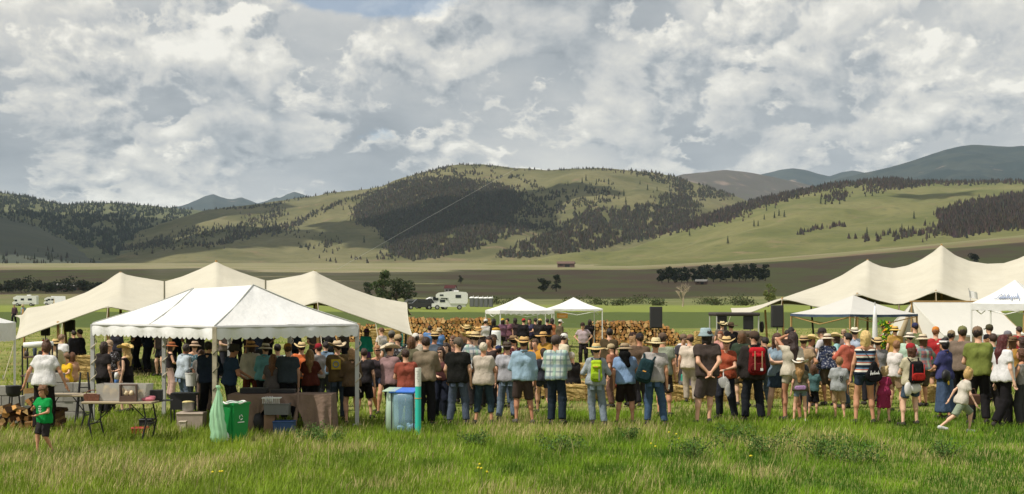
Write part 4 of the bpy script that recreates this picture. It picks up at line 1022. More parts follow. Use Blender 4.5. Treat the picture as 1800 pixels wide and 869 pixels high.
simple('folded_cloth', 'pink crumpled cloth at the right end of the folding table', 'cloth', T2 + Vector((0.48, -0.12, 0.75)), lump(lump(MB(), (0, 0, 0), (0.13, 0.09, 0.05), 3), (0.06, 0.02, 0.03), (0.08, 0.06, 0.04), 5), m_pink, True)
o = empty('wicker_basket', T2 + Vector((-0.52, -0.05, 0.722)), 0, 'reddish brown woven basket at the left end of the folding table', 'basket')
m_wick = mat('red brown wicker', (0.17, 0.07, 0.045), 0.85, 0.35, 40, 0.01, 60)
open_box(MB(), 0.26, 0.22, 0.12).build('body', m_wick, o); MB().tube([(0.13 * math.cos(a), 0, 0.12 + 0.07 * math.sin(a)) for a in np.linspace(0, math.pi, 9)], 0.009, 5).build('handle', m_wick, o)
o = empty('serving_tray', T2 + Vector((0.56, 0.18, 0.722)), 0.2, 'black box with a tray lid behind the pink cloth', 'box')
MB().rbox((0, 0, 0.09), (0.22, 0.24, 0.18), 0.01).build('box', m_black, o); MB().rbox((0.04, 0, -0.012), (0.5, 0.3, 0.016), 0.005).build('tray', m_black, o)
# under and beside the tent
def crate(px, d, w_, dp, h_, label, m_, z=0.0, lid=None, rz=0.0, name='storage_crate'):
    o = empty(name, G(px, d) + Vector((0, 0, z)), rz, label, 'crate')
    open_box(MB(), w_, dp, h_, 0.012, 1.06).build('tub', m_, o)
    MB().tube([(-w_ * .53, -dp * .53, h_), (w_ * .53, -dp * .53, h_), (w_ * .53, dp * .53, h_), (-w_ * .53, dp * .53, h_), (-w_ * .53, -dp * .53, h_)], 0.014, 5).build('rim', m_, o)
    if lid: MB().rbox((0, 0, h_ + 0.01), (w_ * 1.08, dp * 1.08, 0.03), 0.01).build('lid', lid, o)
    return o
m_greyp = mat('grey plastic', (0.15, 0.15, 0.15), 0.6, 0.1); m_beige = mat('beige plastic', (0.40, 0.33, 0.27), 0.6, 0.1); m_bluep = mat('blue plastic', (0.035, 0.08, 0.20), 0.5, 0.1)
crate(258, 27.2, 0.22, 0.25, 0.22, 'black crate on the grass behind the folding table legs', m_black)
crate(246, 26.8, 0.26, 0.2, 0.10, 'low red crate on the grass under the folding table', m_red)
crate(337, 27.6, 0.48, 0.36, 0.30, 'beige plastic tote on the grass beside the black folding stand', m_beige, 0, m_beige)
crate(322, 27.2, 0.12, 0.14, 0.18, 'small cream tub in front of the beige tote', mat('cream plastic', (0.55, 0.48, 0.38), 0.6, 0.1))
st = empty('folding_stand', G(325, 28.2), 0.05, 'black folding camp stand with a dark hanging front', 'stand')
MB().rbox((0, 0, 0.62), (0.50, 0.4, 0.05), 0.01).build('top', m_black, st); MB().sheet([[(-0.25, -0.205, 0.62), (0.25, -0.205, 0.62)], [(-0.25, -0.21, 0.32), (0.25, -0.21, 0.32)]], (0, 0.01, 0)).build('front_cloth', m_black, st)
for x in (-0.24, 0.24):
    for y in (-0.18, 0.18): MB().tube([(x, y, 0.6), (x, y, 0)], 0.014, 6).build('leg', m_black, st)
pot = empty('cooking_pot', G(331, 27.6) + Vector((0.0, 0.0, 0.345)), 0, 'steel cooking pot with a yellow cloth lid on the beige tote', 'pot')
MB().lathe([(0.10, 0), (0.115, 0.02), (0.115, 0.16), (0.122, 0.165), (0.105, 0.16)], 18).build('body', m_steel, pot, smooth=True); lump(MB(), (0, 0, 0.17), (0.12, 0.11, 0.028), 4).build('cloth', mat('yellow cloth', (0.66, 0.55, 0.25), 0.9, 0.15), pot, smooth=True)
# serving table with brown cloth
sv = empty('serving_table', G(497, 27.2), 0.0, 'long serving table under the white tent, brown cloth hanging to the grass', 'table')
m_brown = mat('brown cloth', (0.190, 0.130, 0.098), 0.95, 0.18, 2.5, 0.03, 7.0)
MB().rbox((0, 0, 0.70), (1.86, 0.75, 0.04), 0.01).build('table_top', m_plastic, sv)
for x in (-0.8, 0.8):
    for y in (-0.3, 0.3): MB().tube([(x, y, 0.68), (x, y, 0.0)], 0.017, 6).build('leg', m_black, sv)
def cloth_front():
    g = []; nu = 90
    for j in range(13):
        v = j / 12; row = []
        for i in range(nu + 1):
            u = i / nu; x = -0.98 + 1.96 * u
            gap = max(0.0, 1 - ((x - 0.02) / 0.46) ** 2)            # drawn aside in the middle
            drop = 0.70 - 0.50 * gap ** 0.6
            fold = 0.075 * math.sin(x * 19 + 1.5 * math.sin(x * 6)) * v + 0.02 * math.sin(x * 47) * v
            row.append(Vector((x + 0.12 * v * gap * (1 if x > 0 else -1), -0.385 - fold * 0.8 - 0.05 * v, 0.728 - drop * v + 0.02 * math.sin(x * 5) * v)))
        g.append(row)
    return g
cl = MB(); cl.sheet(cloth_front()); cl.sheet([[(-0.98, -0.386, 0.729), (0.98, -0.386, 0.729)], [(-0.98, 0.386, 0.729), (0.98, 0.386, 0.729)]], (0, 0, -0.006))
for s in (-1, 1): cl.sheet([[(s * 0.98, -0.385 + k * 0.077, 0.728) for k in range(11)], [(s * (1.0 + 0.02 * math.sin(k * 2)), -0.385 + k * 0.077, 0.04) for k in range(11)]])
co = cl.build('table_cover', m_brown, None, True, sv.location); tag(co, 'brown cloth draped over the long serving table, drawn aside in the middle', 'tablecloth')
MB().tube([(0.36, -0.41, 0.86), (0.35, -0.43, 0.5), (0.28, -0.48, 0.1), (0.22, -0.52, 0.0)], [0.012, 0.035, 0.05, 0.06], 7).build('knotted_corner', m_brown, co, smooth=True)
crate(488, 26.7, 0.44, 0.34, 0.2, 'grey dish tub standing on a box under the serving table', m_greyp, 0.37)
simple('cardboard_box', 'brown cardboard box under the grey dish tub', 'box', G(475, 26.8) + Vector((0, 0, 0.18)), MB().rbox((0, 0, 0), (0.2, 0.3, 0.36), 0.006), mat('cardboard', (0.28, 0.17, 0.11), 0.9, 0.1), rz=0.05)
crate(500, 26.5, 0.36, 0.3, 0.25, 'blue plastic crate on the grass under the serving table', m_bluep)
wr = empty('dish_rack', G(476, 26.6) + Vector((0.02, 0, 0.585)), 0, 'wire basket of white dishes in the grey dish tub', 'basket')
wv = MB()
for i in range(9): wv.tube([(-0.15 + i * 0.0375, -0.1, 0), (-0.15 + i * 0.0375, -0.11, 0.1)], 0.006, 4)
wv.tube([(-0.17, -0.11, 0.1), (0.17, -0.11, 0.1), (0.17, 0.1, 0.1), (-0.17, 0.1, 0.1), (-0.17, -0.11, 0.1)], 0.008, 4).build('wire', m_white, wr)
for i in range(5): MB().lathe([(0.001, 0), (0.05, 0.004), (0.06, 0.012), (0.05, 0.010), (0.001, 0.006)], 12, fn=lambda p, q, r, i=i: (-0.12 + i * 0.03 + p.z, p.x, 0.075 + p.y)).build('plate', m_white, wr)
simple('rubbish_sack', 'dark sack slumped under the serving table beside the box', 'sack', G(455, 26.9), lump(lump(MB(), (0, 0, 0.2), (0.17, 0.16, 0.22), 2), (0.03, 0, 0.4), (0.07, 0.07, 0.08), 3), m_black, True)
MBt = MB().rbox((0, 0, 0.05), (0.5, 0.32, 0.1), 0.01); simple('food_pan', 'dark food pan on the serving table in front of the server', 'pan', sv.location + Vector((-0.55, 0.05, 0.735)), MBt, m_black)
simple('food_pan', 'second dark food pan along the serving table', 'pan', sv.location + Vector((0.0, 0.1, 0.735)), MB().rbox((0, 0, 0.035), (0.45, 0.32, 0.07), 0.01), m_black)
# green recycling bin
m_green = mat('green plastic', (0.012, 0.235, 0.055), 0.4, 0.05, 2.0); m_mint = clear_mat('thin green bag', (0.42, 0.74, 0.47), 0.62)
gb = empty('recycling_bin', G(413, 25.35), R(-28), 'slim green recycling bin with white arrow emblem by the tent post', 'bin')
def tapered(mb, w0, d0, w1, d1, z0, z1):
    return mb.add([(-w0, -d0, z0), (w0, -d0, z0), (w0, d0, z0), (-w0, d0, z0), (-w1, -d1, z1), (w1, -d1, z1), (w1, d1, z1), (-w1, d1, z1)], [(3, 2, 1, 0), (4, 5, 6, 7), (0, 1, 5, 4), (1, 2, 6, 5), (2, 3, 7, 6), (3, 0, 4, 7)])
tapered(MB(), 0.125, 0.18, 0.15, 0.22, 0.0, 0.66).build('body', m_green, gb); tapered(MB(), 0.165, 0.235, 0.165, 0.235, 0.66, 0.70).build('rim', m_green, gb)
MB().tube([(0.165 * math.cos(a) * 1.02, 0.235 * math.sin(a) * 1.02, 0.70 + 0.012 * math.sin(a * 5)) for a in np.linspace(0, 6.28, 30)], 0.016, 5).build('bag_edge', m_white, gb, smooth=True)
for s in (-1, 1): MB().tube([(s * 0.08, -0.205, 0.12), (s * 0.09, -0.222, 0.62)], 0.012, 5).build('rib', m_green, gb)
em = MB(); A0 = Vector((0.152, -0.02, 0.44))
for k in range(3):
    a0 = k * 2.094; em.tube([A0 + Vector((0.001, 0.042 * math.cos(a), 0.042 * math.sin(a))) for a in np.linspace(a0 + 0.2, a0 + 1.7, 6)], [0.010] * 5 + [0.003], 4, flat=1.0)
em.box(A0 + Vector((0.0, 0, -0.085)), (0.012, 0.17, 0.016)); em.build('emblem', m_white, gb)
bag = empty('hanging_bag', G(383, 25.0), 0, 'translucent green bag hanging from the near tent post', 'bag')
MB().lathe([(0.03, 1.03), (0.045, 1.0), (0.018, 0.97), (0.03, 0.92), (0.06, 0.82), (0.085, 0.70), (0.105, 0.60), (0.125, 0.52), (0.120, 0.44), (0.135, 0.34), (0.130, 0.22), (0.140, 0.12), (0.11, 0.04), (0.02, 0.02)], 40, fn=lambda p, q, r: (p.x * (1 + 0.07 * math.sin(3 * q + p.z * 9) + 0.11 * math.sin(8 * q - p.z * 6) + 0.06 * math.sin(13 * q + p.z * 17)) + 0.012 * math.sin(p.z * 9), p.y * (0.72 + 0.12 * math.sin(9 * q + p.z * 7)), p.z)).build('film', m_mint, bag, smooth=True)
lump(lump(MB(), (0, 0, 0.16), (0.085, 0.055, 0.12), 3), (0.01, 0, 0.33), (0.07, 0.05, 0.14), 4).build('rubbish', mat('crumpled pale rubbish', (0.42, 0.62, 0.42), 0.9, 0.3, 9), bag, smooth=True)
simple('paper_bag', 'small white crumpled bag on the grass beside the green bin', 'bag', G(395, 25.1), lump(MB(), (0, 0, 0.09), (0.085, 0.07, 0.13), 9), m_white, True)
# blue lidded bag stand and teal pole
m_bfilm = clear_mat('clear blue film', (0.40, 0.64, 0.86), 0.34); m_gfilm = clear_mat('pale green film', (0.62, 0.80, 0.64), 0.55); m_blid = mat('blue lid', (0.05, 0.17, 0.62), 0.4, 0.05); m_teal = mat('teal plastic pipe', (0.035, 0.50, 0.40), 0.45, 0.06, 3.0)
def bag_stand(px, d, label, k=1.0, rz=-0.25):
    o = empty('bag_stand', G(px, d), rz, label, 'bin')
    MB().rbox((0.04, 0, 0.80), (0.50, 0.42, 0.04), 0.012, Matrix.Rotation(0.12, 3, 'X')).build('lid', m_blid, o)
    MB().rbox((-0.20, -0.02, 0.815), (0.26, 0.40, 0.02), 0.006, Matrix.Rotation(0.12, 3, 'X')).build('side_lid', m_gfilm, o)
    MB().lathe([(0.02, 0.0), (0.19, 0.03), (0.215, 0.3), (0.225, 0.6), (0.235, 0.79)], 20, fn=lambda p, q, r: (p.x * (1 + 0.03 * math.sin(9 * q + p.z * 6)) / max(abs(math.cos(q)), abs(math.sin(q))) ** 0.85 + 0.06, p.y * 0.85 / max(abs(math.cos(q)), abs(math.sin(q))) ** 0.85, p.z)).build('blue_bag', m_bfilm, o, smooth=True)
    MB().lathe([(0.02, 0.0), (0.11, 0.03), (0.12, 0.4), (0.10, 0.78)], 14, fn=lambda p, q, r: (p.x * (1 + 0.06 * math.sin(4 * q + p.z * 4)) - 0.21, p.y * 1.3, p.z)).build('green_bag', m_gfilm, o, smooth=True)
    for x in (-0.16, 0.27):
        for y in (-0.17, 0.17): MB().tube([(x, y, 0), (x, y, 0.79)], 0.011, 5).build('frame_leg', m_black, o)
    r_ = random.Random(4)
    for i in range(9): lump(MB(), (0.06 + r_.uniform(-0.14, 0.14), r_.uniform(-0.11, 0.11), 0.06 + r_.uniform(0, 0.10)), (0.05, 0.045, 0.06), i, 1).build('can', mat('crushed cans', (0.35, 0.55, 0.70), 0.35, 0.3, 10, metal=0.3), o)
    return o
bag_stand(708, 26.6, 'blue lidded bag stand half full of crushed cans beside the teal pole')
def teal_pole(px, d, label, h=1.22):
    o = empty('marker_pole', G(px, d), 0, label, 'pole')
    MB().tube([(0, 0, 0), (0, 0, h)], 0.055, 16).build('pipe', m_teal, o, smooth=False)
    MB().tube([(0, 0, h - 0.33), (0, 0, h + 0.01)], 0.0565, 16).build('paper_sleeve', mat('printed paper', (0.66, 0.66, 0.60), 0.8, 0.12, 30), o)
    pr = MB(); r_ = random.Random(1)
    for i in range(7): pr.box((r_.uniform(-0.012, 0.012), -0.0570, h - 0.05 - i * 0.03), (r_.uniform(0.02, 0.05), 0.003, 0.008))
    pr.build('print_lines', m_print, o); MB().tube([(0, 0, h * 0.545), (0, 0, h * 0.555)], 0.062, 14).build('band', m_orange, o)
teal_pole(735, 26.25, 'teal marker pole with white printed sleeve next to the blue bag stand')
teal_pole(706, 58, 'distant teal marker pole under the right tip of the left tent', 1.5); bag_stand(722, 57, 'distant blue lidded bag stand beside the distant teal pole')

# ================================================================== stage kit and yard
def loudspeaker(px, top, bot, wpx, d, label, stand=True, rz=0.0):
    zt = HC - (top - HY) * d / F; zb_ = HC - (bot - HY) * d / F; w_ = wpx * d / F; h_ = zt - zb_
    o = empty('loudspeaker', G(px, d), rz, label, 'speaker')
    MB().rbox((0, 0, (zt + zb_) / 2), (w_, w_ * 0.8, h_), 0.03).build('cabinet', m_black, o); MB().rbox((0, -w_ * 0.4 - 0.005, (zt + zb_) / 2), (w_ * 0.88, 0.03, h_ * 0.9), 0.01).build('grille', mat('speaker grille', (0.03, 0.03, 0.032), 0.7, 0.2, 60), o)
    if stand:
        MB().tube([(0, 0, 0.4), (0, 0, zb_ + 0.02)], 0.02, 8).build('stand_pole', m_black, o)
        for k in range(3): MB().tube([(0, 0, min(0.7, zb_ * 0.6)), (0.45 * math.cos(k * 2.1 + 0.5), 0.45 * math.sin(k * 2.1 + 0.5), 0)], 0.014, 6).build('stand_leg', m_black, o)
loudspeaker(1153, 538, 576, 21, 62, 'black loudspeaker raised on a stand in front of the right firewood stack')
loudspeaker(1366, 538, 577, 20, 62, 'tall black loudspeaker under the left edge of the right tent')
loudspeaker(123, 566, 587, 16, 51, 'black loudspeaker on a stand under the left tent, over the hay bale')
loudspeaker(80, 578, 593, 14, 50, 'black loudspeaker on a stand nearest the left tip of the left tent')
for i, a in enumerate((76, 82)):
    o = empty('red_cylinder', G(a, 46.8) + Vector((0, 0, 0.78)), 0, 'red gas cylinder below the speaker of the left tent, %s of two' % ('left', 'right')[i], 'cylinder', 'red cylinders')
    MB().lathe([(0.05, 0), (0.055, 0.03), (0.055, 0.36), (0.03, 0.42), (0.015, 0.45)], 12).build('tank', m_red, o, smooth=True); MB().rbox((0, 0, 0.47), (0.05, 0.03, 0.05), 0.005).build('valve', m_steel, o)
# camp kitchen stand with rolled awning behind the person
ks = empty('camp_kitchen', G(70, 33), 0.05, 'cluttered camp kitchen stand with a white rolled awning behind the person in white', 'stand')
MB().rbox((0, 0, 0.72), (0.75, 0.5, 0.04), 0.01).build('counter', m_barn, ks); MB().rbox((0, 0, 1.15), (0.72, 0.4, 0.03), 0.008).build('shelf', m_barn, ks)
MB().tube([(-0.32, -0.15, 1.42), (0.0, -0.15, 1.44), (0.34, -0.15, 1.45)], [0.07, 0.075, 0.07], 10).build('rolled_awning', m_white, ks, smooth=True)
for x in (-0.34, 0.34):
    for y in (-0.2, 0.2): MB().tube([(x, y, 0), (x, y, 1.42)], 0.02, 6).build('post', m_black, ks)
r_ = random.Random(8)
for i in range(8):
    c_ = ((0.10, 0.08, 0.07), (0.45, 0.42, 0.38), (0.08, 0.10, 0.14), (0.55, 0.53, 0.5))[i % 4]; hh = r_.uniform(0.1, 0.24)
    MB().lathe([(0.03, 0), (r_.uniform(0.035, 0.06), 0.02), (0.05, hh * 0.7), (0.025, hh)], 10, (-0.28 + i * 0.08, r_.uniform(-0.12, 0.1), 0.742 if i % 2 else 1.168)).build('jar', mat('jar %d' % (i % 4), c_, 0.5, 0.1), ks, smooth=True)
sm_ = empty('cooking_cauldron', G(24, 27.9), 0.1, 'black round cauldron on legs beside the block stack at the left edge', 'cauldron')
MB().lathe([(0.05, 0.60), (0.12, 0.62), (0.15, 0.70), (0.15, 0.80), (0.16, 0.82), (0.13, 0.82), (0.02, 0.80)], 18).build('kettle', m_black, sm_, smooth=True)
for k in range(3): MB().tube([(0.10 * math.cos(k * 2.1), 0.10 * math.sin(k * 2.1), 0.64), (0.17 * math.cos(k * 2.1), 0.17 * math.sin(k * 2.1), 0)], 0.015, 6).build('leg', m_black, sm_)
sl = empty('step_ladder', G(148, 28.6), 0.2, 'dark trestle leaning by the block wall next to the tent post', 'trestle')
for s in (-1, 1):
    for q in (-1, 1): MB().tube([(s * 0.07, 0, 1.05), (s * 0.16, q * 0.25, 0)], 0.018, 6).build('leg', m_black, sl)
for z in (0.25, 0.5, 0.75): MB().box((0, -0.24 * (1 - z / 1.05), z), (0.26 - z * 0.12, 0.04, 0.02)).build('rung', m_black, sl)
# dark roofed cart
ct = empty('canopied_cart', G(1290, 56), R(3), 'dark roofed old vehicle with brown hood parked by the right tent', 'cart')
m_cart = mat('dull brown paint', (0.12, 0.085, 0.065), 0.6, 0.15, 2.0)
prism(MB(), [(-1.0, 0.45), (1.05, 0.45), (1.05, 1.05), (0.9, 1.12), (-0.9, 1.12), (-1.0, 1.0)], 1.6).build('body', m_cart, ct)
MB().rbox((0, 0, 1.95), (1.75, 1.6, 0.14), 0.06).build('roof', mat('dark canvas roof', (0.05, 0.042, 0.04), 0.85, 0.2), ct)
for x, w_ in ((-0.62, 0.40), (0.42, 0.40)): MB().rbox((x, -0.70, 1.62), (w_, 0.06, 0.52), 0.02).build('side_curtain', m_black, ct)
for x in (-0.82, 0.82):
    for y in (-0.72, 0.72): MB().tube([(x, y, 1.1), (x, y, 1.92)], 0.025, 6).build('roof_post', m_pole, ct)
MB().rbox((0.15, -0.75, 1.2), (0.9, 0.5, 0.22), 0.09).build('hood', m_cart, ct)
wheels(ct, (-0.7, 0.75), 1.5, 0.42)
MB().tube([(1.0, -0.3, 1.45), (1.08, -0.3, 1.45)], 0.22, 14).build('spare_wheel', m_tyre, ct)
# banner, flag, flowers, tables on the right
bn = empty('feather_banner', G(1538, 40), 0, 'tall furled white banner on a pole behind the blonde person', 'banner')
MB().tube([(0, 0, 0), (0, 0, 2.45)], 0.015, 6).build('pole', m_pole, bn); MB().lathe([(0.02, 0.9), (0.07, 1.0), (0.075, 1.6), (0.06, 2.0), (0.02, 2.35)], 10, fn=lambda p, q, r: (p.x * (1 + 0.2 * math.sin(4 * q)), p.y * 0.7, p.z)).build('cloth', m_white, bn, smooth=True)
fl = empty('small_flag', G(1706, 52), 0, 'small white flag flying over the wall tent', 'flag')
MB().tube([(0, 0, 0), (0, 0, 2.55), (-0.07, 0, 3.0)], 0.014, 6).build('staff', m_pole, fl); MB().sheet([[(-0.04 + k * 0.045, 0.03 * math.sin(k), 2.66 - 0.01 * k) for k in range(8)], [(-0.06 + k * 0.045, 0.03 * math.sin(k + 0.4), 2.92 - 0.012 * k) for k in range(8)]], (0, 0.004, 0)).build('cloth', m_white, fl)
fp = empty('flower_planter', G(1556, 43), 0, 'barrel of bright yellow, green and orange flowers behind the blonde person', 'planter')
MB().lathe([(0.22, 0), (0.27, 0.3), (0.25, 0.6), (0.2, 0.6)], 14).build('barrel', m_barn, fp)
link('foliage', leaf_cloud([(0, 0, 0.95), (0.1, 0, 1.3), (-0.12, 0, 1.2), (0.05, 0, 1.6), (-0.05, 0, 1.75)], [0.26, 0.22, 0.22, 0.2, 0.16], 420, 0.055, (0.10, 0.25, 0.02), 3), m_leaf, fp)
for nm, c_, sd_, n_ in (('yellow_flowers', (0.55, 0.60, 0.03), 4, 110), ('orange_flowers', (0.75, 0.28, 0.04), 5, 60), ('pink_flowers', (0.55, 0.10, 0.20), 6, 45)): link(nm, leaf_cloud([(0, -0.05, 1.0), (0.1, -0.05, 1.35), (-0.12, -0.05, 1.25), (0.03, -0.05, 1.65)], [0.29, 0.25, 0.25, 0.23], n_, 0.05, c_, sd_), m_leaf, fp)['kind'] = 'stuff'
folding_table(1615, 39, 1.6, 0.7, 0.92, 'dark high table where the red shirted person stands', 0.1, m_barn, m_barn)
folding_table(1790, 38, 1.4, 0.7, 0.95, 'wooden counter behind the person with dark red hair', 0.0, m_barn, m_barn)
folding_table(1372, 50, 1.2, 0.6, 0.85, 'dark table carrying three straw hats near the cart', 0.0, m_black)
for i, x in enumerate((-0.42, -0.12, 0.18)):
    o = empty('straw_hat', G(1372, 50) + Vector((x, -0.1, 0.872)), 0, 'straw hat laid on the dark table, %s of three' % ('left', 'middle', 'right')[i], 'hat', 'straw hats on the table')
    MB().lathe([(0.19, 0), (0.19, 0.012), (0.095, 0.018), (0.09, 0.09), (0.06, 0.115), (0.01, 0.115)], 16, fn=lambda p, q, r: (p.x, p.y * 0.85, p.z + 0.25 * r * r * abs(math.cos(q)))).build('crown', m_straw, o, smooth=True)
    MB().tube([(0.096 * math.cos(a), 0.0816 * math.sin(a), 0.032) for a in np.linspace(0, 6.283, 17)], 0.012, 5).build('hat_band', m_barn, o)
# stroller
m_strol = mat('stroller grey cloth', (0.50, 0.48, 0.49), 0.85, 0.08); m_strob = mat('stroller blue cloth', (0.05, 0.085, 0.19), 0.85, 0.1)
stv = empty('pushchair', G(1200, 42), 0.3, 'blue and pale grey pushchair with its hood up near the hay bales', 'pushchair')
MB().lathe([(0.30, 0.0), (0.30, 0.18), (0.24, 0.36), (0.12, 0.46), (0.01, 0.48)], 14, (0, 0, 0.78), fn=lambda p, q, r: (p.x, p.y * 0.8, p.z)).build('hood', m_strol, stv, smooth=True)
prism(MB(), [(-0.3, 0.35), (0.22, 0.3), (0.3, 0.8), (-0.3, 0.8)], 0.5).build('seat', m_strob, stv)
MB().tube([(-0.3, 0, 0.75), (-0.55, 0, 1.05)], 0.02, 6).build('handle', m_black, stv)
for x, y in ((-0.3, -0.25), (-0.3, 0.25), (0.32, -0.2), (0.32, 0.2)): MB().tube([(x, y - 0.02, 0.14), (x, y + 0.02, 0.14)], 0.14, 14).build('wheel', m_tyre, stv); MB().tube([(x, y, 0.14), (0, y, 0.45)], 0.014, 5).build('frame_bar', m_black, stv)
# cool box with drinks and a camp chair in the middle distance
cw = empty('drinks_cooler', G(872, 45), 0, 'white and blue drinks dispenser on a stand in the middle crowd', 'dispenser')
MB().lathe([(0.13, 1.05), (0.15, 1.1), (0.15, 1.5), (0.13, 1.55), (0.02, 1.56)], 14).build('tank', m_white, cw, smooth=True); MB().lathe([(0.13, 1.55), (0.12, 1.62), (0.02, 1.64)], 14).build('cap', m_yel, cw, smooth=True); MB().rbox((0, 0, 1.02), (0.7, 0.5, 0.05), 0.01).build('stand_top', m_white, cw)
for x in (-0.3, 0.3):
    for y in (-0.2, 0.2): MB().tube([(x, y, 0), (x, y, 1.0)], 0.018, 6).build('leg', m_pole, cw)
ch = empty('camp_chair', G(993, 66), 0.4, 'brown canvas camp chair under the right canopy of the joined pair', 'chair')
MB().sheet([[(-0.28, 0.2, 0.45), (0.28, 0.2, 0.45)], [(-0.28, 0.32, 1.1), (0.28, 0.32, 1.1)]], (0, 0.02, 0)).build('backrest', m_brown, ch); MB().sheet([[(-0.28, -0.25, 0.48), (0.28, -0.25, 0.48)], [(-0.28, 0.22, 0.42), (0.28, 0.22, 0.42)]], (0, 0, 0.02)).build('seat', m_brown, ch)
for x in (-0.28, 0.28):
    for y0, y1 in ((-0.25, 0.3), (0.3, -0.25)): MB().tube([(x, y0, 0), (x, y1, 0.62)], 0.013, 5).build('leg', m_black, ch)
# the pale string rising from the left tent towards the hill
simple('kite_string', 'thin pale string slanting up from the left tent across the hill', 'string', (0, 0, 0), MB().tube([P(592, 474, 56), P(750, 384, 68), P(908, 296, 82)], [0.004, 0.005, 0.006], 4), mat('pale grey string', (0.42, 0.42, 0.40), 0.9, 0.0))

# ================================================================== grass and weeds
m_grass = mat('grass blades', rough=0.7, var=0.0, attr='tint', trans=0.38, spec=0.25)
def blades(name, x, y, h, wd, col, lean=0.35, seg=2, seed=0):
    """One curved tapering blade per (x, y)."""
    r_ = np.random.default_rng(seed); n = len(x); z = ground(x, y)
    a = r_.random(n) * 6.283; lx = np.cos(a) * lean * r_.uniform(0.2, 1.4, n) * h + 0.10 * h; ly = np.sin(a) * lean * r_.uniform(0.2, 1.4, n) * h
    b = a + r_.uniform(0.9, 2.2, n); wx = np.cos(b) * wd; wy = np.sin(b) * wd
    V = []
    for k in range(seg + 1):
        t = k / seg; c = 1 - t
        cx_ = x + lx * t ** 1.8; cy_ = y + ly * t ** 1.8; cz = z - 0.02 + h * (t - 0.12 * t * t)
        if k < seg: V += [np.stack([cx_ - wx * (0.5 + 0.5 * c), cy_ - wy * (0.5 + 0.5 * c), cz], -1), np.stack([cx_ + wx * (0.5 + 0.5 * c), cy_ + wy * (0.5 + 0.5 * c), cz], -1)]
        else: V += [np.stack([cx_, cy_, cz], -1)]
    m = 2 * seg + 1; VV = np.stack(V, 1).reshape(-1, 3)
    f = []
    for k in range(seg - 1): f += [(2 * k, 2 * k + 1, 2 * k + 3), (2 * k, 2 * k + 3, 2 * k + 2)]
    f += [(2 * seg - 2, 2 * seg - 1, 2 * seg)]
    Fc = (np.array(f)[None] + (np.arange(n) * m)[:, None, None]).reshape(-1, 3)
    o = link(name, np_mesh(name, VV, Fc, smooth=False, col=np.repeat(col, m, 0)), m_grass); tag(o, kind='stuff'); return o
def meadow(d0, d1, per_m2, hmul, wmul, seed, seg=2, dry=1.0, margin=1.12):
    r_ = np.random.default_rng(seed); hw = 0.36 * margin
    n = int((d1 ** 2 - d0 ** 2) * hw * per_m2); y = np.sqrt(r_.uniform(d0 ** 2, d1 ** 2, n)); x = r_.uniform(-hw, hw, n) * y
    patch = fbm(x * 0.55 + 40, y * 0.30 + 11, 3, 4); patch2 = fbm(x * 1.6 + 9, y * 0.9 + 3, 8, 3); big_ = fbm(x * 0.12 + 5, y * 0.10 + 2, 21, 3)
    left = np.clip((-x / y * 2.2 + 0.25), 0, 1)                                                # the left of the meadow is drier
    dryp = np.clip(((patch - 0.50) * 4.0 + left * 0.35 + (patch2 - 0.5) * 1.2), 0.0, 1) * dry
    isdry = r_.random(n) < dryp * 0.75
    h = hmul * r_.uniform(0.45, 1.1, n) * (0.62 + 0.8 * big_) * np.where(isdry, 1.12, 1.0)
    h = h * np.where((y > 26.3) & (x > -4) & (fbm(x * 0.8 + 2, y * 0.8, 17, 3) > 0.48), 0.8, 1.0)
    g1, g2, g3 = np.array([0.055, 0.140, 0.010]), np.array([0.225, 0.375, 0.022]), np.array([0.365, 0.405, 0.050])
    t = np.clip(patch2 * 2.2 - 0.55 + r_.normal(size=n) * 0.18, 0, 1)[:, None]; u = np.clip((big_ - 0.35) * 2.2 + left * 0.25, 0, 1)[:, None]
    green = g1 * (1 - t) + g2 * t; green = green * (1 - 0.55 * u) + g3 * 0.55 * u
    straw_ = np.array([0.50, 0.43, 0.20]) * r_.uniform(0.7, 1.25, (n, 1))
    col = np.where(isdry[:, None], straw_, green) * r_.uniform(0.75, 1.25, (n, 1))
    return blades('grass', x, y, h, wmul * r_.uniform(0.6, 1.3, n), col, 0.38, seg, seed + 1)
meadow(15.5, 24.0, 560, 0.19, 0.0062, 31, 2, 0.75)
meadow(24.0, 31.0, 330, 0.215, 0.0068, 33, 2, 0.8)
meadow(31.0, 48.0, 60, 0.15, 0.012, 35, 2, 1.5)
meadow(48.0, 110.0, 5, 0.14, 0.035, 37, 1, 2.2)
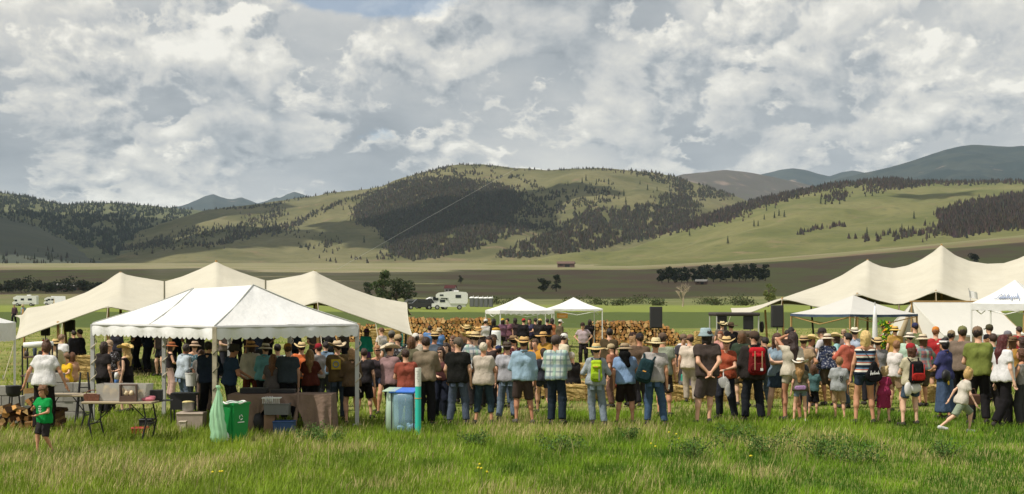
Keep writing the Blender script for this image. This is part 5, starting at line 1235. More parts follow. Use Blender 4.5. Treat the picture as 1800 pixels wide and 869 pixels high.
# seed heads and leafy weeds
r_ = np.random.default_rng(5); n = 900; y = np.sqrt(r_.uniform(15.5 ** 2, 29 ** 2, n)); x = r_.uniform(-0.4, 0.4, n) * y; keep = fbm(x * 0.5 + 3, y * 0.4, 5, 3) > 0.44; x, y = x[keep], y[keep]; n = len(x)
blades('dry_stalks', x, y, r_.uniform(0.18, 0.42, n), r_.uniform(0.003, 0.006, n), np.array([0.42, 0.34, 0.17])[None] * r_.uniform(0.6, 1.2, (n, 1)), 0.5, 3, 9)
def weed(px, d, h, wd, label, seed, base=(0.085, 0.155, 0.034)):
    o = empty('leafy_weed', G(px, d), 0, label, 'weed', 'leafy weeds in the grass'); rr = random.Random(seed); st_ = MB(); cs = []
    for k in range(10):
        a = rr.uniform(0, 6.28); l = wd * rr.uniform(0.15, 0.5); hh = h * rr.uniform(0.5, 1.0); c = (math.cos(a) * l, math.sin(a) * l, hh * 0.75); cs += [c, (c[0] * 0.55, c[1] * 0.55, hh * 0.45)]
        st_.tube([(c[0] * 0.1, c[1] * 0.1, 0), (c[0] * 0.5, c[1] * 0.5, hh * 0.5), (c[0], c[1], hh)], [0.006, 0.005, 0.002], 4)
    st_.build('stems', mat('weed stem', (0.10, 0.13, 0.04), 0.8, 0.2), o); link('leaves', leaf_cloud(cs, [wd * 0.16] * len(cs), int(600 * wd), 0.020, base, seed), m_leaf, o)
WD = [w_ for w_ in [(548, 25.0, 0.42, 0.7, 'leafy weed at the right foot of the brown cloth'), (575, 24.4, 0.36, 0.6, 'leafy weed right of the one at the brown cloth'), (985, 22.6, 0.36, 0.8, 'leafy weed below the plaid shirted person'), (1215, 21.8, 0.42, 1.0, 'big leafy weed below the person with hands behind his back'), (1255, 21.2, 0.40, 0.9, 'leafy weed just right of the biggest weed in the middle'), (1345, 22.5, 0.40, 1.0, 'leafy weed below the person with the red backpack'), (1440, 22.0, 0.42, 1.0, 'leafy weed below the child with the white hat'), (1500, 21.2, 0.40, 1.1, 'broad leafy weed below the blonde person'), (1555, 21.0, 0.36, 0.9, 'leafy weed below the child in pink'),
      (835, 24.0, 0.34, 0.6, 'leafy weed below the person with white hair'), (860, 22.0, 0.34, 0.7, 'leafy weed low in the grass in the middle of the meadow'), (405, 22.0, 0.30, 0.6, 'leafy weed in front of the green bin'), (1110, 24.6, 0.32, 0.5, 'leafy weed at the feet of the person in black shorts'), (1060, 20.0, 0.32, 0.7, 'leafy weed near the lower frame edge below the lime backpack'), (690, 17.6, 0.34, 0.9, 'dark leafy weed at the lower frame edge below the blue bag stand'), (1660, 21.5, 0.36, 0.8, 'leafy weed below the running child'), (1285, 24.0, 0.34, 0.6, 'leafy weed at the feet of the person in rust'), (790, 21.0, 0.3, 0.6, 'leafy weed below the person in the black shirt')] if w_[0] not in (405, 690, 860, 1060, 1255, 1555, 790)]
for i, (a, d, h, wd, lb) in enumerate(WD): weed(a, d, h, wd, lb, i + 1)
for i, (a, d, nf) in enumerate([(380, 17.2, 3), (852, 17.8, 4), (1185, 22.0, 3), (1150, 20.8, 2), (1325, 19.5, 2)]):
    o = empty('wild_flower', G(a, d), 0, 'small clump of yellow wildflowers in the grass, %s from the left' % ('first', 'second', 'third', 'fourth', 'fifth')[i], 'flower', 'yellow wildflowers'); rr = random.Random(i); s_ = MB(); bl = []
    for k in range(nf):
        q = Vector((rr.uniform(-0.09, 0.09), rr.uniform(-0.09, 0.09), rr.uniform(0.28, 0.42))); s_.tube([(q.x * 0.3, q.y * 0.3, 0), q], 0.003, 4); lump(MB(), q, (0.018, 0.018, 0.013), k, 1).build('bloom', mat('yellow petals', (0.70, 0.58, 0.03), 0.7, 0.1), o)
    s_.build('stems', MATS['weed stem'], o)['kind'] = 'stuff'

# ================================================================== people
def lin(c, k=0.76): return tuple(((v / 255) / 12.92 if v < 10 else ((v / 255 + 0.055) / 1.055) ** 2.4) * k for v in c)
def fold_shade(t, pos, base): return t.mix(t.mr(t.noise(t.vm('MULTIPLY', pos, (7, 7, 3)), 1.0, 3.0), 0.35, 0.7, 0, 0.25), base, t.mix(1.0, base, (0.72, 0.72, 0.74), 'MULTIPLY'))  # stretched noise darkens the cloth colour, painting in the shade of folds
m_skin = mat('skin', rough=0.6, var=0.06, scale=12, objcol=True, spec=0.3)
m_cloth = mat('cloth', rough=0.92, var=0.10, scale=16, bump=0.020, bscale=8.0, bvec=(1.5, 1.5, 0.7), objcol=True, fn=fold_shade, spec=0.1)
def denim_fn(t, pos, base): return t.mix(t.mr(t.noise(pos, 9.0, 5.0), 0.4, 0.75, 0, 0.45), base, t.mix(1.0, base, (1.7, 1.65, 1.55), 'MULTIPLY'))
m_denim = mat('denim', rough=0.92, var=0.12, scale=30, bump=0.03, bscale=7.0, bvec=(1.6, 1.6, 0.8), objcol=True, fn=denim_fn, spec=0.1)
def plaid_fn(t, pos, base):
    x, y, z = t.xyz(pos)[:3]; c = base
    for ax, col, f in ((x, (0.10, 0.13, 0.17), 62), (z, (0.10, 0.13, 0.17), 55), (t.m('ADD', x, 0.05), (0.25, 0.42, 0.30), 31), (t.m('ADD', z, 0.03), (0.22, 0.30, 0.36), 27.5)):
        c = t.mix(t.mr(t.m('SINE', t.m('MULTIPLY', ax, f)), 0.45, 0.75, 0, 0.62), c, col)
    return c
m_plaid = mat('plaid cloth', rough=0.92, var=0.06, scale=16, bump=0.018, bscale=8.0, bvec=(1.5, 1.5, 0.7), objcol=True, fn=plaid_fn, spec=0.1)
def stripe_fn(t, pos, base):
    z = t.xyz(pos)[2]; s = t.m('FRACT', t.m('MULTIPLY', z, 7.5)); c = t.mix(t.mr(s, 0.40, 0.42), base, (0.62, 0.60, 0.52)); c = t.mix(t.mr(s, 0.66, 0.68), c, (0.45, 0.13, 0.09))
    return t.mix(t.mr(s, 0.82, 0.84), c, (0.12, 0.22, 0.32))
m_stripe = mat('striped knit', rough=0.92, var=0.06, scale=16, objcol=True, fn=stripe_fn, spec=0.1)
m_floral = mat('printed cloth', rough=0.92, var=0.0, objcol=True, spec=0.1, fn=lambda t, pos, base: t.mix(t.mr(t.noise(pos, 26.0, 3.0), 0.55, 0.62), base, (0.35, 0.36, 0.40)))
m_hair = mat('hair', rough=0.55, var=0.35, scale=26, bump=0.012, bscale=60, objcol=True, spec=0.35)
m_hat = mat('hat', rough=0.9, var=0.14, scale=35, bump=0.006, bscale=90, objcol=True, spec=0.1)
m_shoe = mat('shoe', rough=0.8, var=0.15, objcol=True)
m_shades = mat('sunglasses', (0.015, 0.015, 0.018), 0.15, 0.0, spec=0.7)

class Sdf:
    """A body or garment as a smooth union of tapered limbs on a grid, meshed with surface nets."""
    def __init__(s, h): s.h = h; s.p = []
    def cap(s, a, b, ra, rb, k=0.03, flat=None): s.p.append(('c', np.array(a, float), np.array(b, float), ra, rb, k, flat)); return s
    def ell(s, c, r, k=0.02): s.p.append(('e', np.array(c, float), np.array(r, float), 0, 0, k, None)); return s
    def cone(s, a, b, ra, rb, k=0.03): s.p.append(('k', np.array(a, float), np.array(b, float), np.array(ra, float), np.array(rb, float), k, None)); return s
    def mesh(s, name, cuts=(), extra=None, wr=None):
        h = s.h; lo = np.full(3, 9.0); hi = -lo
        bx = []
        for p in s.p:
            if p[0] == 'c': r = max(p[3], p[4]); l = np.minimum(p[1], p[2]) - r; u = np.maximum(p[1], p[2]) + r
            elif p[0] == 'e': l = p[1] - p[2]; u = p[1] + p[2]
            else: r = np.array([max(p[3][0], p[4][0]), max(p[3][1], p[4][1]), 0]); l = np.minimum(p[1], p[2]) - r; u = np.maximum(p[1], p[2]) + r
            bx.append((l, u)); lo = np.minimum(lo, l); hi = np.maximum(hi, u)
        lo = lo - 3 * h; n = np.ceil((hi + 3 * h - lo) / h).astype(int) + 1
        ax = [lo[i] + h * np.arange(n[i]) for i in range(3)]
        D = np.full(n, 0.5)
        for p, (l, u) in zip(s.p, bx):
            k = p[5]; m = k + 2 * h
            i0 = np.maximum(((l - m - lo) / h).astype(int), 0); i1 = np.minimum(((u + m - lo) / h).astype(int) + 2, n)
            sl = tuple(slice(a, b) for a, b in zip(i0, i1))
            X, Y, Z = np.meshgrid(*[ax[i][sl[i]] for i in range(3)], indexing='ij', sparse=True)
            if p[0] == 'c':
                a, b = p[1], p[2]; ab = b - a; L = ab.dot(ab) + 1e-9
                t = np.clip(((X - a[0]) * ab[0] + (Y - a[1]) * ab[1] + (Z - a[2]) * ab[2]) / L, 0, 1)
                d = np.sqrt((X - a[0] - t * ab[0]) ** 2 + (Y - a[1] - t * ab[1]) ** 2 + (Z - a[2] - t * ab[2]) ** 2) - (p[3] + (p[4] - p[3]) * t)
                if p[6] is not None:
                    q = ab / math.sqrt(L); d = np.maximum(d, (X - b[0]) * q[0] + (Y - b[1]) * q[1] + (Z - b[2]) * q[2] - p[6])
            elif p[0] == 'e':
                c, r = p[1], p[2]; d = (np.sqrt(((X - c[0]) / r[0]) ** 2 + ((Y - c[1]) / r[1]) ** 2 + ((Z - c[2]) / r[2]) ** 2) - 1) * r.min()
            else:
                a, b = p[1], p[2]; t = np.clip((Z - a[2]) / (b[2] - a[2]), 0, 1); cx_ = a[0] + (b[0] - a[0]) * t; cy_ = a[1] + (b[1] - a[1]) * t
                rx = p[3][0] + (p[4][0] - p[3][0]) * t; ry = p[3][1] + (p[4][1] - p[3][1]) * t
                an = np.arctan2(Y - cy_, X - cx_); fl = 1 + 0.05 * t * np.sin(9 * an)
                d = (np.sqrt(((X - cx_) / rx) ** 2 + ((Y - cy_) / ry) ** 2) - fl) * np.minimum(rx, ry); zl, zh = min(a[2], b[2]), max(a[2], b[2])
                d = np.maximum(d, np.maximum(zl - Z, Z - zh))
            o = D[sl]; w_ = np.maximum(k - np.abs(o - d), 0) / k; D[sl] = np.minimum(o, d) - w_ * w_ * k * 0.25
        if cuts:
            X, Y, Z = np.meshgrid(*ax, indexing='ij', sparse=True)
            for c in cuts: D = np.maximum(D, c(X, Y, Z))
        if wr is not None:
            X, Y, Z = np.meshgrid(*ax, indexing='ij', sparse=True); D = D + wr(X, Y, Z)
        D[0] = D[-1] = 0.5; D[:, 0] = D[:, -1] = 0.5; D[:, :, 0] = D[:, :, -1] = 0.5
        v, f = surface_nets(D); v = v * h + lo
        if extra is not None:
            ev, ef = extra; f = np.concatenate([f, np.asarray(ef, int) + len(v)]); v = np.concatenate([v, ev])
        return np_mesh(name, v, f, True)
def surface_nets(D):
    ins = D < 0; nx, ny, nz = D.shape
    cnt = np.zeros((nx - 1, ny - 1, nz - 1), np.int8)
    C = [(i, j, k) for i in (0, 1) for j in (0, 1) for k in (0, 1)]
    for i, j, k in C: cnt += ins[i:nx - 1 + i, j:ny - 1 + j, k:nz - 1 + k]
    I, J, K = np.nonzero((cnt > 0) & (cnt < 8)); n = len(I)
    val = np.stack([D[I + i, J + j, K + k] for i, j, k in C], 1); acc = np.zeros((n, 3)); num = np.zeros(n)
    for a in range(8):
        for b in range(a + 1, 8):
            ca, cb = np.array(C[a]), np.array(C[b])
            if abs(ca - cb).sum() != 1: continue
            m = (val[:, a] < 0) != (val[:, b] < 0); t = val[m, a] / (val[m, a] - val[m, b])
            acc[m] += ca + (cb - ca) * t[:, None]; num[m] += 1
    V = np.stack([I, J, K], 1) + acc / num[:, None]
    idx = np.full(cnt.shape, -1, np.int32); idx[I, J, K] = np.arange(n)
    Fs = []
    for axn, (du, dv) in enumerate((((0, 1, 0), (0, 0, 1)), ((0, 0, 1), (1, 0, 0)), ((1, 0, 0), (0, 1, 0)))):
        e = [0, 0, 0]; e[axn] = 1
        A = ins[:nx - e[0], :ny - e[1], :nz - e[2]]; B = ins[e[0]:, e[1]:, e[2]:]
        i, j, k = np.nonzero(A != B); a = A[i, j, k]; q = np.stack([i, j, k], 1)
        ok = np.all(q >= np.array(du) + np.array(dv), axis=1); q, a = q[ok], a[ok]
        du, dv = np.array(du), np.array(dv)
        g = lambda r: idx[r[:, 0], r[:, 1], r[:, 2]]
        f = np.stack([g(q - du - dv), g(q - dv), g(q), g(q - du)], 1)
        f[~a] = f[~a][:, ::-1]; Fs.append(f[(f >= 0).all(1)])
    return V, np.concatenate(Fs)

def rotx(a): c, s = math.cos(a), math.sin(a); return np.array([[1, 0, 0], [0, c, -s], [0, s, c]])
def roty(a): c, s = math.cos(a), math.sin(a); return np.array([[c, 0, s], [0, 1, 0], [-s, 0, c]])
def rotz(a): c, s = math.cos(a), math.sin(a); return np.array([[c, -s, 0], [s, c, 0], [0, 0, 1]])
def ik(S, T, l1, l2, hint):
    v = T - S; L = np.linalg.norm(v); L2 = min(max(L, 0.08), (l1 + l2) * 0.985); u = v / (L + 1e-9); T = S + u * L2
    a = (l1 * l1 - l2 * l2 + L2 * L2) / (2 * L2); b = math.sqrt(max(l1 * l1 - a * a, 0)); p = hint - u * hint.dot(u); p /= np.linalg.norm(p) + 1e-9
    return S + u * a + p * b, T
ARM = {  # hand target for the right arm in body space (metres at 1.75 m) and elbow hint
    'down': ((0.27, 0.03, 0.80), (0.5, -1, 0)), 'loose': ((0.31, 0.06, 0.83), (0.6, -1, 0)), 'front': ((0.07, 0.27, 1.08), (1, -0.6, -0.4)), 'back': ((0.03, -0.19, 0.97), (1, -0.5, 0)),
    'hip': ((0.20, 0.07, 1.02), (1, -0.5, 0)), 'pocket': ((0.21, 0.10, 0.90), (0.8, -1, 0)), 'cross': ((-0.13, 0.20, 1.20), (1, 0.0, -0.5)), 'up': ((0.09, 0.16, 1.60), (1, 0.3, -0.5)),
    'reach': ((0.16, 0.50, 1.06), (0.6, -0.3, -1)), 'phone': ((0.08, 0.30, 1.24), (1, -0.2, -0.8)), 'strap': ((0.15, 0.13, 1.32), (0.6, -0.3, -1)), 'lap': ((0.10, 0.34, 0.72), (1, -0.5, 0)), 'swing': ((0.26, -0.22, 0.88), (0.4, -1, 0)), 'swingf': ((0.22, 0.28, 0.95), (0.4, -1, -0.3)), 'wide': ((0.42, 0.10, 0.86), (0.7, -1, 0)), 'shade': ((0.02, 0.14, 1.71), (1, 0.5, 0))}
LEG = {'stand': ((0.11, 0.0, 0), (0.11, 0.02, 0)), 'wide': ((0.17, 0.0, 0), (0.17, 0.03, 0)), 'shift': ((0.09, 0.05, 0), (0.15, -0.04, 0)), 'shift2': ((0.16, -0.03, 0), (0.08, 0.06, 0)), 'step': ((0.10, 0.24, 0), (0.10, -0.24, 0.04)), 'run': ((0.09, 0.25, 0.0), (0.10, -0.62, 0.10)), 'sit': ((0.13, 0.50, 0), (0.13, 0.46, 0)), 'walk': ((0.09, -0.16, 0.03), (0.09, 0.18, 0))}
def skeleton(sex, arms, legs, lean, tilt, girth, kid, sway=0.0):
    J = {}; f = sex == 'f'; sh = (0.150 if f else 0.178) - (0.012 if kid else 0); hipw = 0.088 if f else 0.082
    sit = legs == 'sit'; hz = 0.47 if sit else 0.93
    if legs in ('step', 'walk'): hz = 0.905
    if legs == 'run': hz = 0.80
    Mt = rotx(-lean) @ roty(tilt); piv = np.array([sway, 0, hz + 0.02])
    def tor(x, y, z): return piv + Mt @ np.array([x, y, z - 0.95])
    J['tor'] = tor; J['up'] = Mt[:, 2]; J['piv'] = piv; J['hz'] = hz
    for s, (fx, fy, fz), nm in ((-1, LEG[legs][0], 'l'), (1, LEG[legs][1], 'r')):
        hp_ = np.array([s * hipw + sway, 0, hz + s * sway * 0.5]); an = np.array([s * fx, fy, fz + 0.075])
        kn, an = ik(hp_, an, 0.435, 0.43, np.array([s * 0.12, 1.0, 0.4 if sit else 0.0]))
        J['hip' + nm], J['knee' + nm], J['ank' + nm] = hp_, kn, an
        J['toe' + nm] = an + np.array([s * 0.035, 0.155, -0.04 - (0.03 if legs == 'run' and s > 0 else 0)]); J['heel' + nm] = an + np.array([0, -0.035, -0.045])
    for s, a, nm in ((-1, arms[0], 'l'), (1, arms[1], 'r')):
        S = tor(s * sh, 0.0, 1.40); (tx, ty, tz), hh = ARM[a]
        T = tor(s * tx, ty, tz) if not sit or a not in ('lap',) else np.array([s * tx, ty, tz - 0.08])
        el_, T = ik(S, T, 0.285, 0.255, np.array([s * hh[0], hh[1], hh[2]])); J['sh' + nm], J['el' + nm], J['wr' + nm] = S, el_, T
    J['neck'] = tor(0, -0.005, 1.47); J['head'] = tor(0, 0.025, 1.625)
    J['f'] = f; J['g'] = girth; J['kid'] = kid; J['sw'] = sh
    return J
def columns(J, s, inf, k=0.06, z0=None):
    """Torso: two side-by-side columns that melt together."""
    t = J['tor']; g = J['g']; f = J['f']; sh = J['sw']
    hip = (0.078, 0.118) if f else (0.072, 0.112); wa = (0.052, 0.092) if f else (0.066, 0.100); ch = (0.070, 0.100) if f else (0.086, 0.110)
    for q in (-1, 1):
        P0 = t(q * hip[0], -0.012, 0.95); P1 = t(q * wa[0] * g, 0.012 * g, 1.10); P2 = t(q * ch[0], 0.0, 1.29); P3 = t(q * (sh - 0.035), -0.005, 1.385)
        s.cap(P0, P1, hip[1] * (0.6 + 0.4 * g) + inf, wa[1] * g + inf, k).cap(P1, P2, wa[1] * g + inf, ch[1] + inf, k).cap(P2, P3, ch[1] + inf, 0.066 + inf * 0.8, k)
        if f and not J['kid']: s.ell(t(q * 0.07, 0.085, 1.27), np.array([0.065, 0.06, 0.065]) + inf, 0.05)
    
    for q in (-1, 1): s.cap(t(0, -0.012, 1.455), t(q * (sh - 0.02), -0.008, 1.405), 0.050 + inf * 0.6, 0.050 + inf, 0.05)
    return s
def body_mesh(J, h):
    s = Sdf(h); columns(J, s, -0.012); k = 1.0 if not J['kid'] else 0.88; hs = J['kid'] or 1.0; fm = 0.9 if J['f'] else 1.0
    for n in 'lr':
        s.cap(J['hip' + n], J['knee' + n], 0.083 * k, 0.055 * k, 0.04).cap(J['knee' + n] + np.array([0, -0.012, 0]), (J['knee' + n] * 0.65 + J['ank' + n] * 0.35) + np.array([0, -0.018, 0]), 0.050 * k, 0.056 * k, 0.03).cap(J['knee' + n], J['ank' + n], 0.050 * k, 0.034 * k, 0.03)
        s.cap(J['heel' + n], J['toe' + n], 0.034, 0.032, 0.03)
        s.cap(J['sh' + n], J['el' + n], 0.050 * k * fm, 0.040 * k * fm, 0.035).cap(J['el' + n], J['wr' + n], 0.041 * k * fm, 0.027 * k * fm, 0.025)
        d = (J['wr' + n] - J['el' + n]); d /= np.linalg.norm(d); s.cap(J['wr' + n] + d * 0.02, J['wr' + n] + d * 0.075, 0.028, 0.031, 0.02)
    hd = J['head']; up_ = J['up']; M = np.stack([np.array([1, 0, 0]), np.cross(up_, [1, 0, 0]), up_], 1)
    at = lambda x, y, z: hd + M @ np.array([x, y, z]) * hs + up_ * (hs - 1) * 0.06
    J['hat0'] = at(0, 0, 0); J['M'] = M; J['hs'] = hs
    s.cap(J['neck'], at(0, -0.02, -0.04), 0.054 * k * fm, 0.052, 0.03)
    s.ell(at(0, -0.008, 0.025), np.array([0.074, 0.094, 0.098]) * hs, 0.02).ell(at(0, 0.024, -0.055), np.array([0.056, 0.066, 0.068]) * hs, 0.03)
    s.cap(at(0, 0.082, 0.02), at(0, 0.106, -0.022), 0.010 * hs, 0.015 * hs, 0.012)
    for q in (-1, 1): s.ell(at(q * 0.077, -0.008, 0.0), np.array([0.014, 0.020, 0.031]) * hs, 0.008)
    fv, ff = [], []
    for n, sg in (('l', -1), ('r', 1)):
        w0 = J['wr' + n]; d = w0 - J['el' + n]; d /= np.linalg.norm(d); out = np.cross(d, [0, 0, 1.0]); out = out / (np.linalg.norm(out) + 1e-9); pal = np.cross(out, d)
        if abs(d[2]) > 0.9: out = np.array([0, 1.0, 0]); pal = np.cross(out, d) * -sg
        c = w0 + d * 0.085
        for i, (l, off) in enumerate(((0.070, -0.030), (0.080, -0.010), (0.075, 0.010), (0.058, 0.028), (0.062, None))):
            if off is None: b0 = w0 + d * 0.035 - out * 0.022; pts = [b0, b0 - out * 0.026 + d * 0.022, b0 - out * 0.034 + d * 0.052]
            else: b0 = c + out * off; pts = [b0, b0 + d * l * 0.5 + pal * 0.006, b0 + d * l * 0.88 + pal * 0.026]
            mb = MB().tube([Vector(q) for q in pts], [0.0105, 0.0095, 0.007], 5, cap=False); o = len(fv); fv += mb.v; ff += [tuple(i_ + o for i_ in q) for q in mb.f]
    return s.mesh('person', extra=(np.array(fv), np.array(ff)))
def along(J, n, t, arm=True):
    a, b, c = (J['sh' + n], J['el' + n], J['wr' + n]) if arm else (J['hip' + n], J['knee' + n], J['ank' + n])
    return (a + (b - a) * (t / 0.5) if t < 0.5 else b + (c - b) * ((t - 0.5) / 0.5))
def top_mesh(J, h, sleeve, hem, loose, neck=0.062, low=1.485):
    s = Sdf(h); columns(J, s, loose); t = J['tor']; k = 1.0 if not J['kid'] else 0.9; fm = 0.92 if J['f'] else 1.0; w_ = loose
    if sleeve > 0.01:
        for n in 'lr':
            e = along(J, n, min(sleeve, 0.97))
            if sleeve <= 0.5: s.cap(J['sh' + n], e, 0.054 * k * fm + w_, 0.050 * k * fm + w_ + 0.004, 0.045, 0.0)
            else: s.cap(J['sh' + n], J['el' + n], 0.052 * k * fm + w_, 0.044 * k * fm + w_, 0.045).cap(J['el' + n], e, 0.045 * k * fm + w_, 0.032 * k + w_, 0.03, 0.0)
    up_, pv_ = J['up'], J['piv']; hz = hem - 0.95
    if hem < 0.93:
        hp = (0.078, 0.118) if J['f'] else (0.072, 0.112)
        for q in (-1, 1): s.cap(t(q * hp[0], -0.010, 0.97), t(q * (hp[0] + 0.008), -0.008, hem - 0.08), hp[1] * (0.6 + 0.4 * J['g']) + w_ + 0.002, hp[1] * (0.6 + 0.4 * J['g']) + w_ + 0.008, 0.06)
    nk = J['neck']
    cuts = [lambda X, Y, Z: -((X - pv_[0]) * up_[0] + (Y - pv_[1]) * up_[1] + (Z - pv_[2]) * up_[2] - hz + 0.010 * np.sin(23 * X + 31 * Y)), lambda X, Y, Z: (X - pv_[0]) * up_[0] + (Y - pv_[1]) * up_[1] + (Z - pv_[2]) * up_[2] - (low - 0.95),
            lambda X, Y, Z: neck - np.sqrt((X - nk[0]) ** 2 + (Y - nk[1]) ** 2 + (np.minimum(Z - nk[2] + 0.015, 0)) ** 2)]
    ph = pv_[0] * 90 + J['g'] * 40
    return s.mesh('shirt', cuts, wr=lambda X, Y, Z: 0.0024 * np.sin(34 * Z + 26 * np.abs(X) + 2.2 * np.sin(17 * X + ph) + ph) * np.clip((1.45 - Z) * 3.5, 0, 1) + 0.0020 * np.sin(48 * X - 16 * Z + ph + 3 * np.sin(9 * Y)))
def leg_mesh(J, h, length, loose, waist=1.05):
    s = Sdf(h); t = J['tor']; g = J['g']; k = 1.0 if not J['kid'] else 0.9; hip = (0.078, 0.118) if J['f'] else (0.072, 0.112)
    for q, n in ((-1, 'l'), (1, 'r')):
        s.cap(t(q * hip[0], -0.012, 0.95), t(q * 0.06, 0.0, 1.09), hip[1] * (0.6 + 0.4 * g) + 0.002, 0.090 * g, 0.05)
        if length <= 0.5: s.cap(J['hip' + n], along(J, n, length, False), 0.090 * k + loose * 0.6, 0.070 * k + loose * 0.8, 0.022, 0.0)
        else:
            e = along(J, n, min(length, 0.99), False); s.cap(J['hip' + n], J['knee' + n], 0.090 * k + loose * 0.4, 0.062 * k + loose, 0.025).cap(J['knee' + n], e, 0.062 * k + loose, 0.052 * k + loose, 0.04, 0.0)
    up_, pv_ = J['up'], J['piv']
    return s.mesh('trousers', [lambda X, Y, Z: (X - pv_[0]) * up_[0] + (Y - pv_[1]) * up_[1] + (Z - pv_[2]) * up_[2] - (waist - 0.95)], wr=lambda X, Y, Z: (-0.004 + 0.0028 * np.sin(40 * Z + 14 * X + 2.5 * np.sin(13 * Z))) * np.clip((0.88 - Z) * 3, 0, 1) + 0.0015 * np.sin(55 * X + 9 * Z))
def skirt_mesh(J, h, hem, flare, waist=1.08):
    s = Sdf(h); t = J['tor']; b = J['piv'] * 0 + np.array([(J['ankl'][0] + J['ankr'][0]) / 2, (J['ankl'][1] + J['ankr'][1]) / 2 * 0.6, hem]); w0 = 0.125 * J['g']
    m_ = t(0, -0.01, 0.95)
    s.cone(t(0, 0.005, waist), m_, (w0 + 0.02, 0.10 * J['g'] + 0.01), (0.19, 0.145), 0.05).cone(m_ + np.array([0, 0, 0.01]), b, (0.19, 0.145), (0.17 + flare, 0.13 + flare), 0.04)
    return s.mesh('skirt')
CACHE = {}
def cached(key, fn):
    if key not in CACHE: CACHE[key] = fn()
    return CACHE[key]
# --- hair and hats, in head space (origin at the head's centre, +y the face)
def hair_mesh(style):
    s = Sdf(0.014); s.ell((0, -0.016, 0.042), (0.091, 0.107, 0.106), 0.02)
    if style in ('bob', 'long', 'pony', 'bun', 'curly'): s.ell((0, -0.045, -0.01), (0.082, 0.075, 0.10), 0.03)
    if style == 'bob':
        for q in (-1, 1): s.cap((q * 0.065, -0.02, 0.02), (q * 0.075, -0.015, -0.12), 0.035, 0.030, 0.04)
        s.cap((0, -0.06, 0.0), (0, -0.055, -0.13), 0.062, 0.055, 0.05)
    if style == 'long':
        for q in (-1, 1): s.cap((q * 0.065, -0.025, 0.02), (q * 0.075, -0.04, -0.22), 0.034, 0.036, 0.05)
        s.cap((0, -0.06, 0.0), (0, -0.105, -0.20), 0.066, 0.075, 0.05).cap((0, -0.105, -0.20), (0.01, -0.125, -0.40), 0.075, 0.035, 0.05)
    if style == 'pony': s.cap((0, -0.10, 0.05), (0, -0.16, 0.0), 0.025, 0.035, 0.02).cap((0, -0.16, 0.0), (0, -0.15, -0.20), 0.036, 0.015, 0.02)
    if style == 'bun': s.ell((0, -0.07, 0.125), (0.045, 0.045, 0.04), 0.015)
    if style == 'curly':
        for i in range(14): a = i * 2.4; s.ell((0.075 * math.cos(a), -0.03 + 0.06 * math.sin(a), -0.04 + 0.012 * i), (0.036, 0.036, 0.036), 0.015)
    fr = 0.062 if style not in ('short', 'buzz') else 0.058
    cuts = [lambda X, Y, Z: np.minimum(np.minimum(Y - 0.028 + 0 * X + 0 * Z, 0.058 - Z + 0 * X + 0 * Y) * -1, 9) * -1 + 0 * Y]
    cuts = [lambda X, Y, Z: np.minimum(Y - 0.024 + 0 * X + 0 * Z, 0.060 - Z + 0 * X + 0 * Y)]
    if style in ('short', 'buzz'): cuts.append(lambda X, Y, Z: -0.075 - Z + np.maximum(Y, -0.05) * 0.9 + 0 * X)
    return s.mesh('hair', cuts, wr=lambda X, Y, Z: 0.005 * np.sin(85 * X + 30 * Y + 3 * np.sin(25 * Z)) * np.sin(40 * Z + 20 * X) + (0.004 * np.sin(110 * X + 40 * Y) if style in ('long', 'bob', 'pony') else 0))
def brim_curl(side, front): return lambda p, q, r: (p.x, p.y, p.z + (max(r - 0.11, 0) ** 1.2) * (side * abs(math.cos(q)) ** 2 - front * abs(math.sin(q)) ** 2))
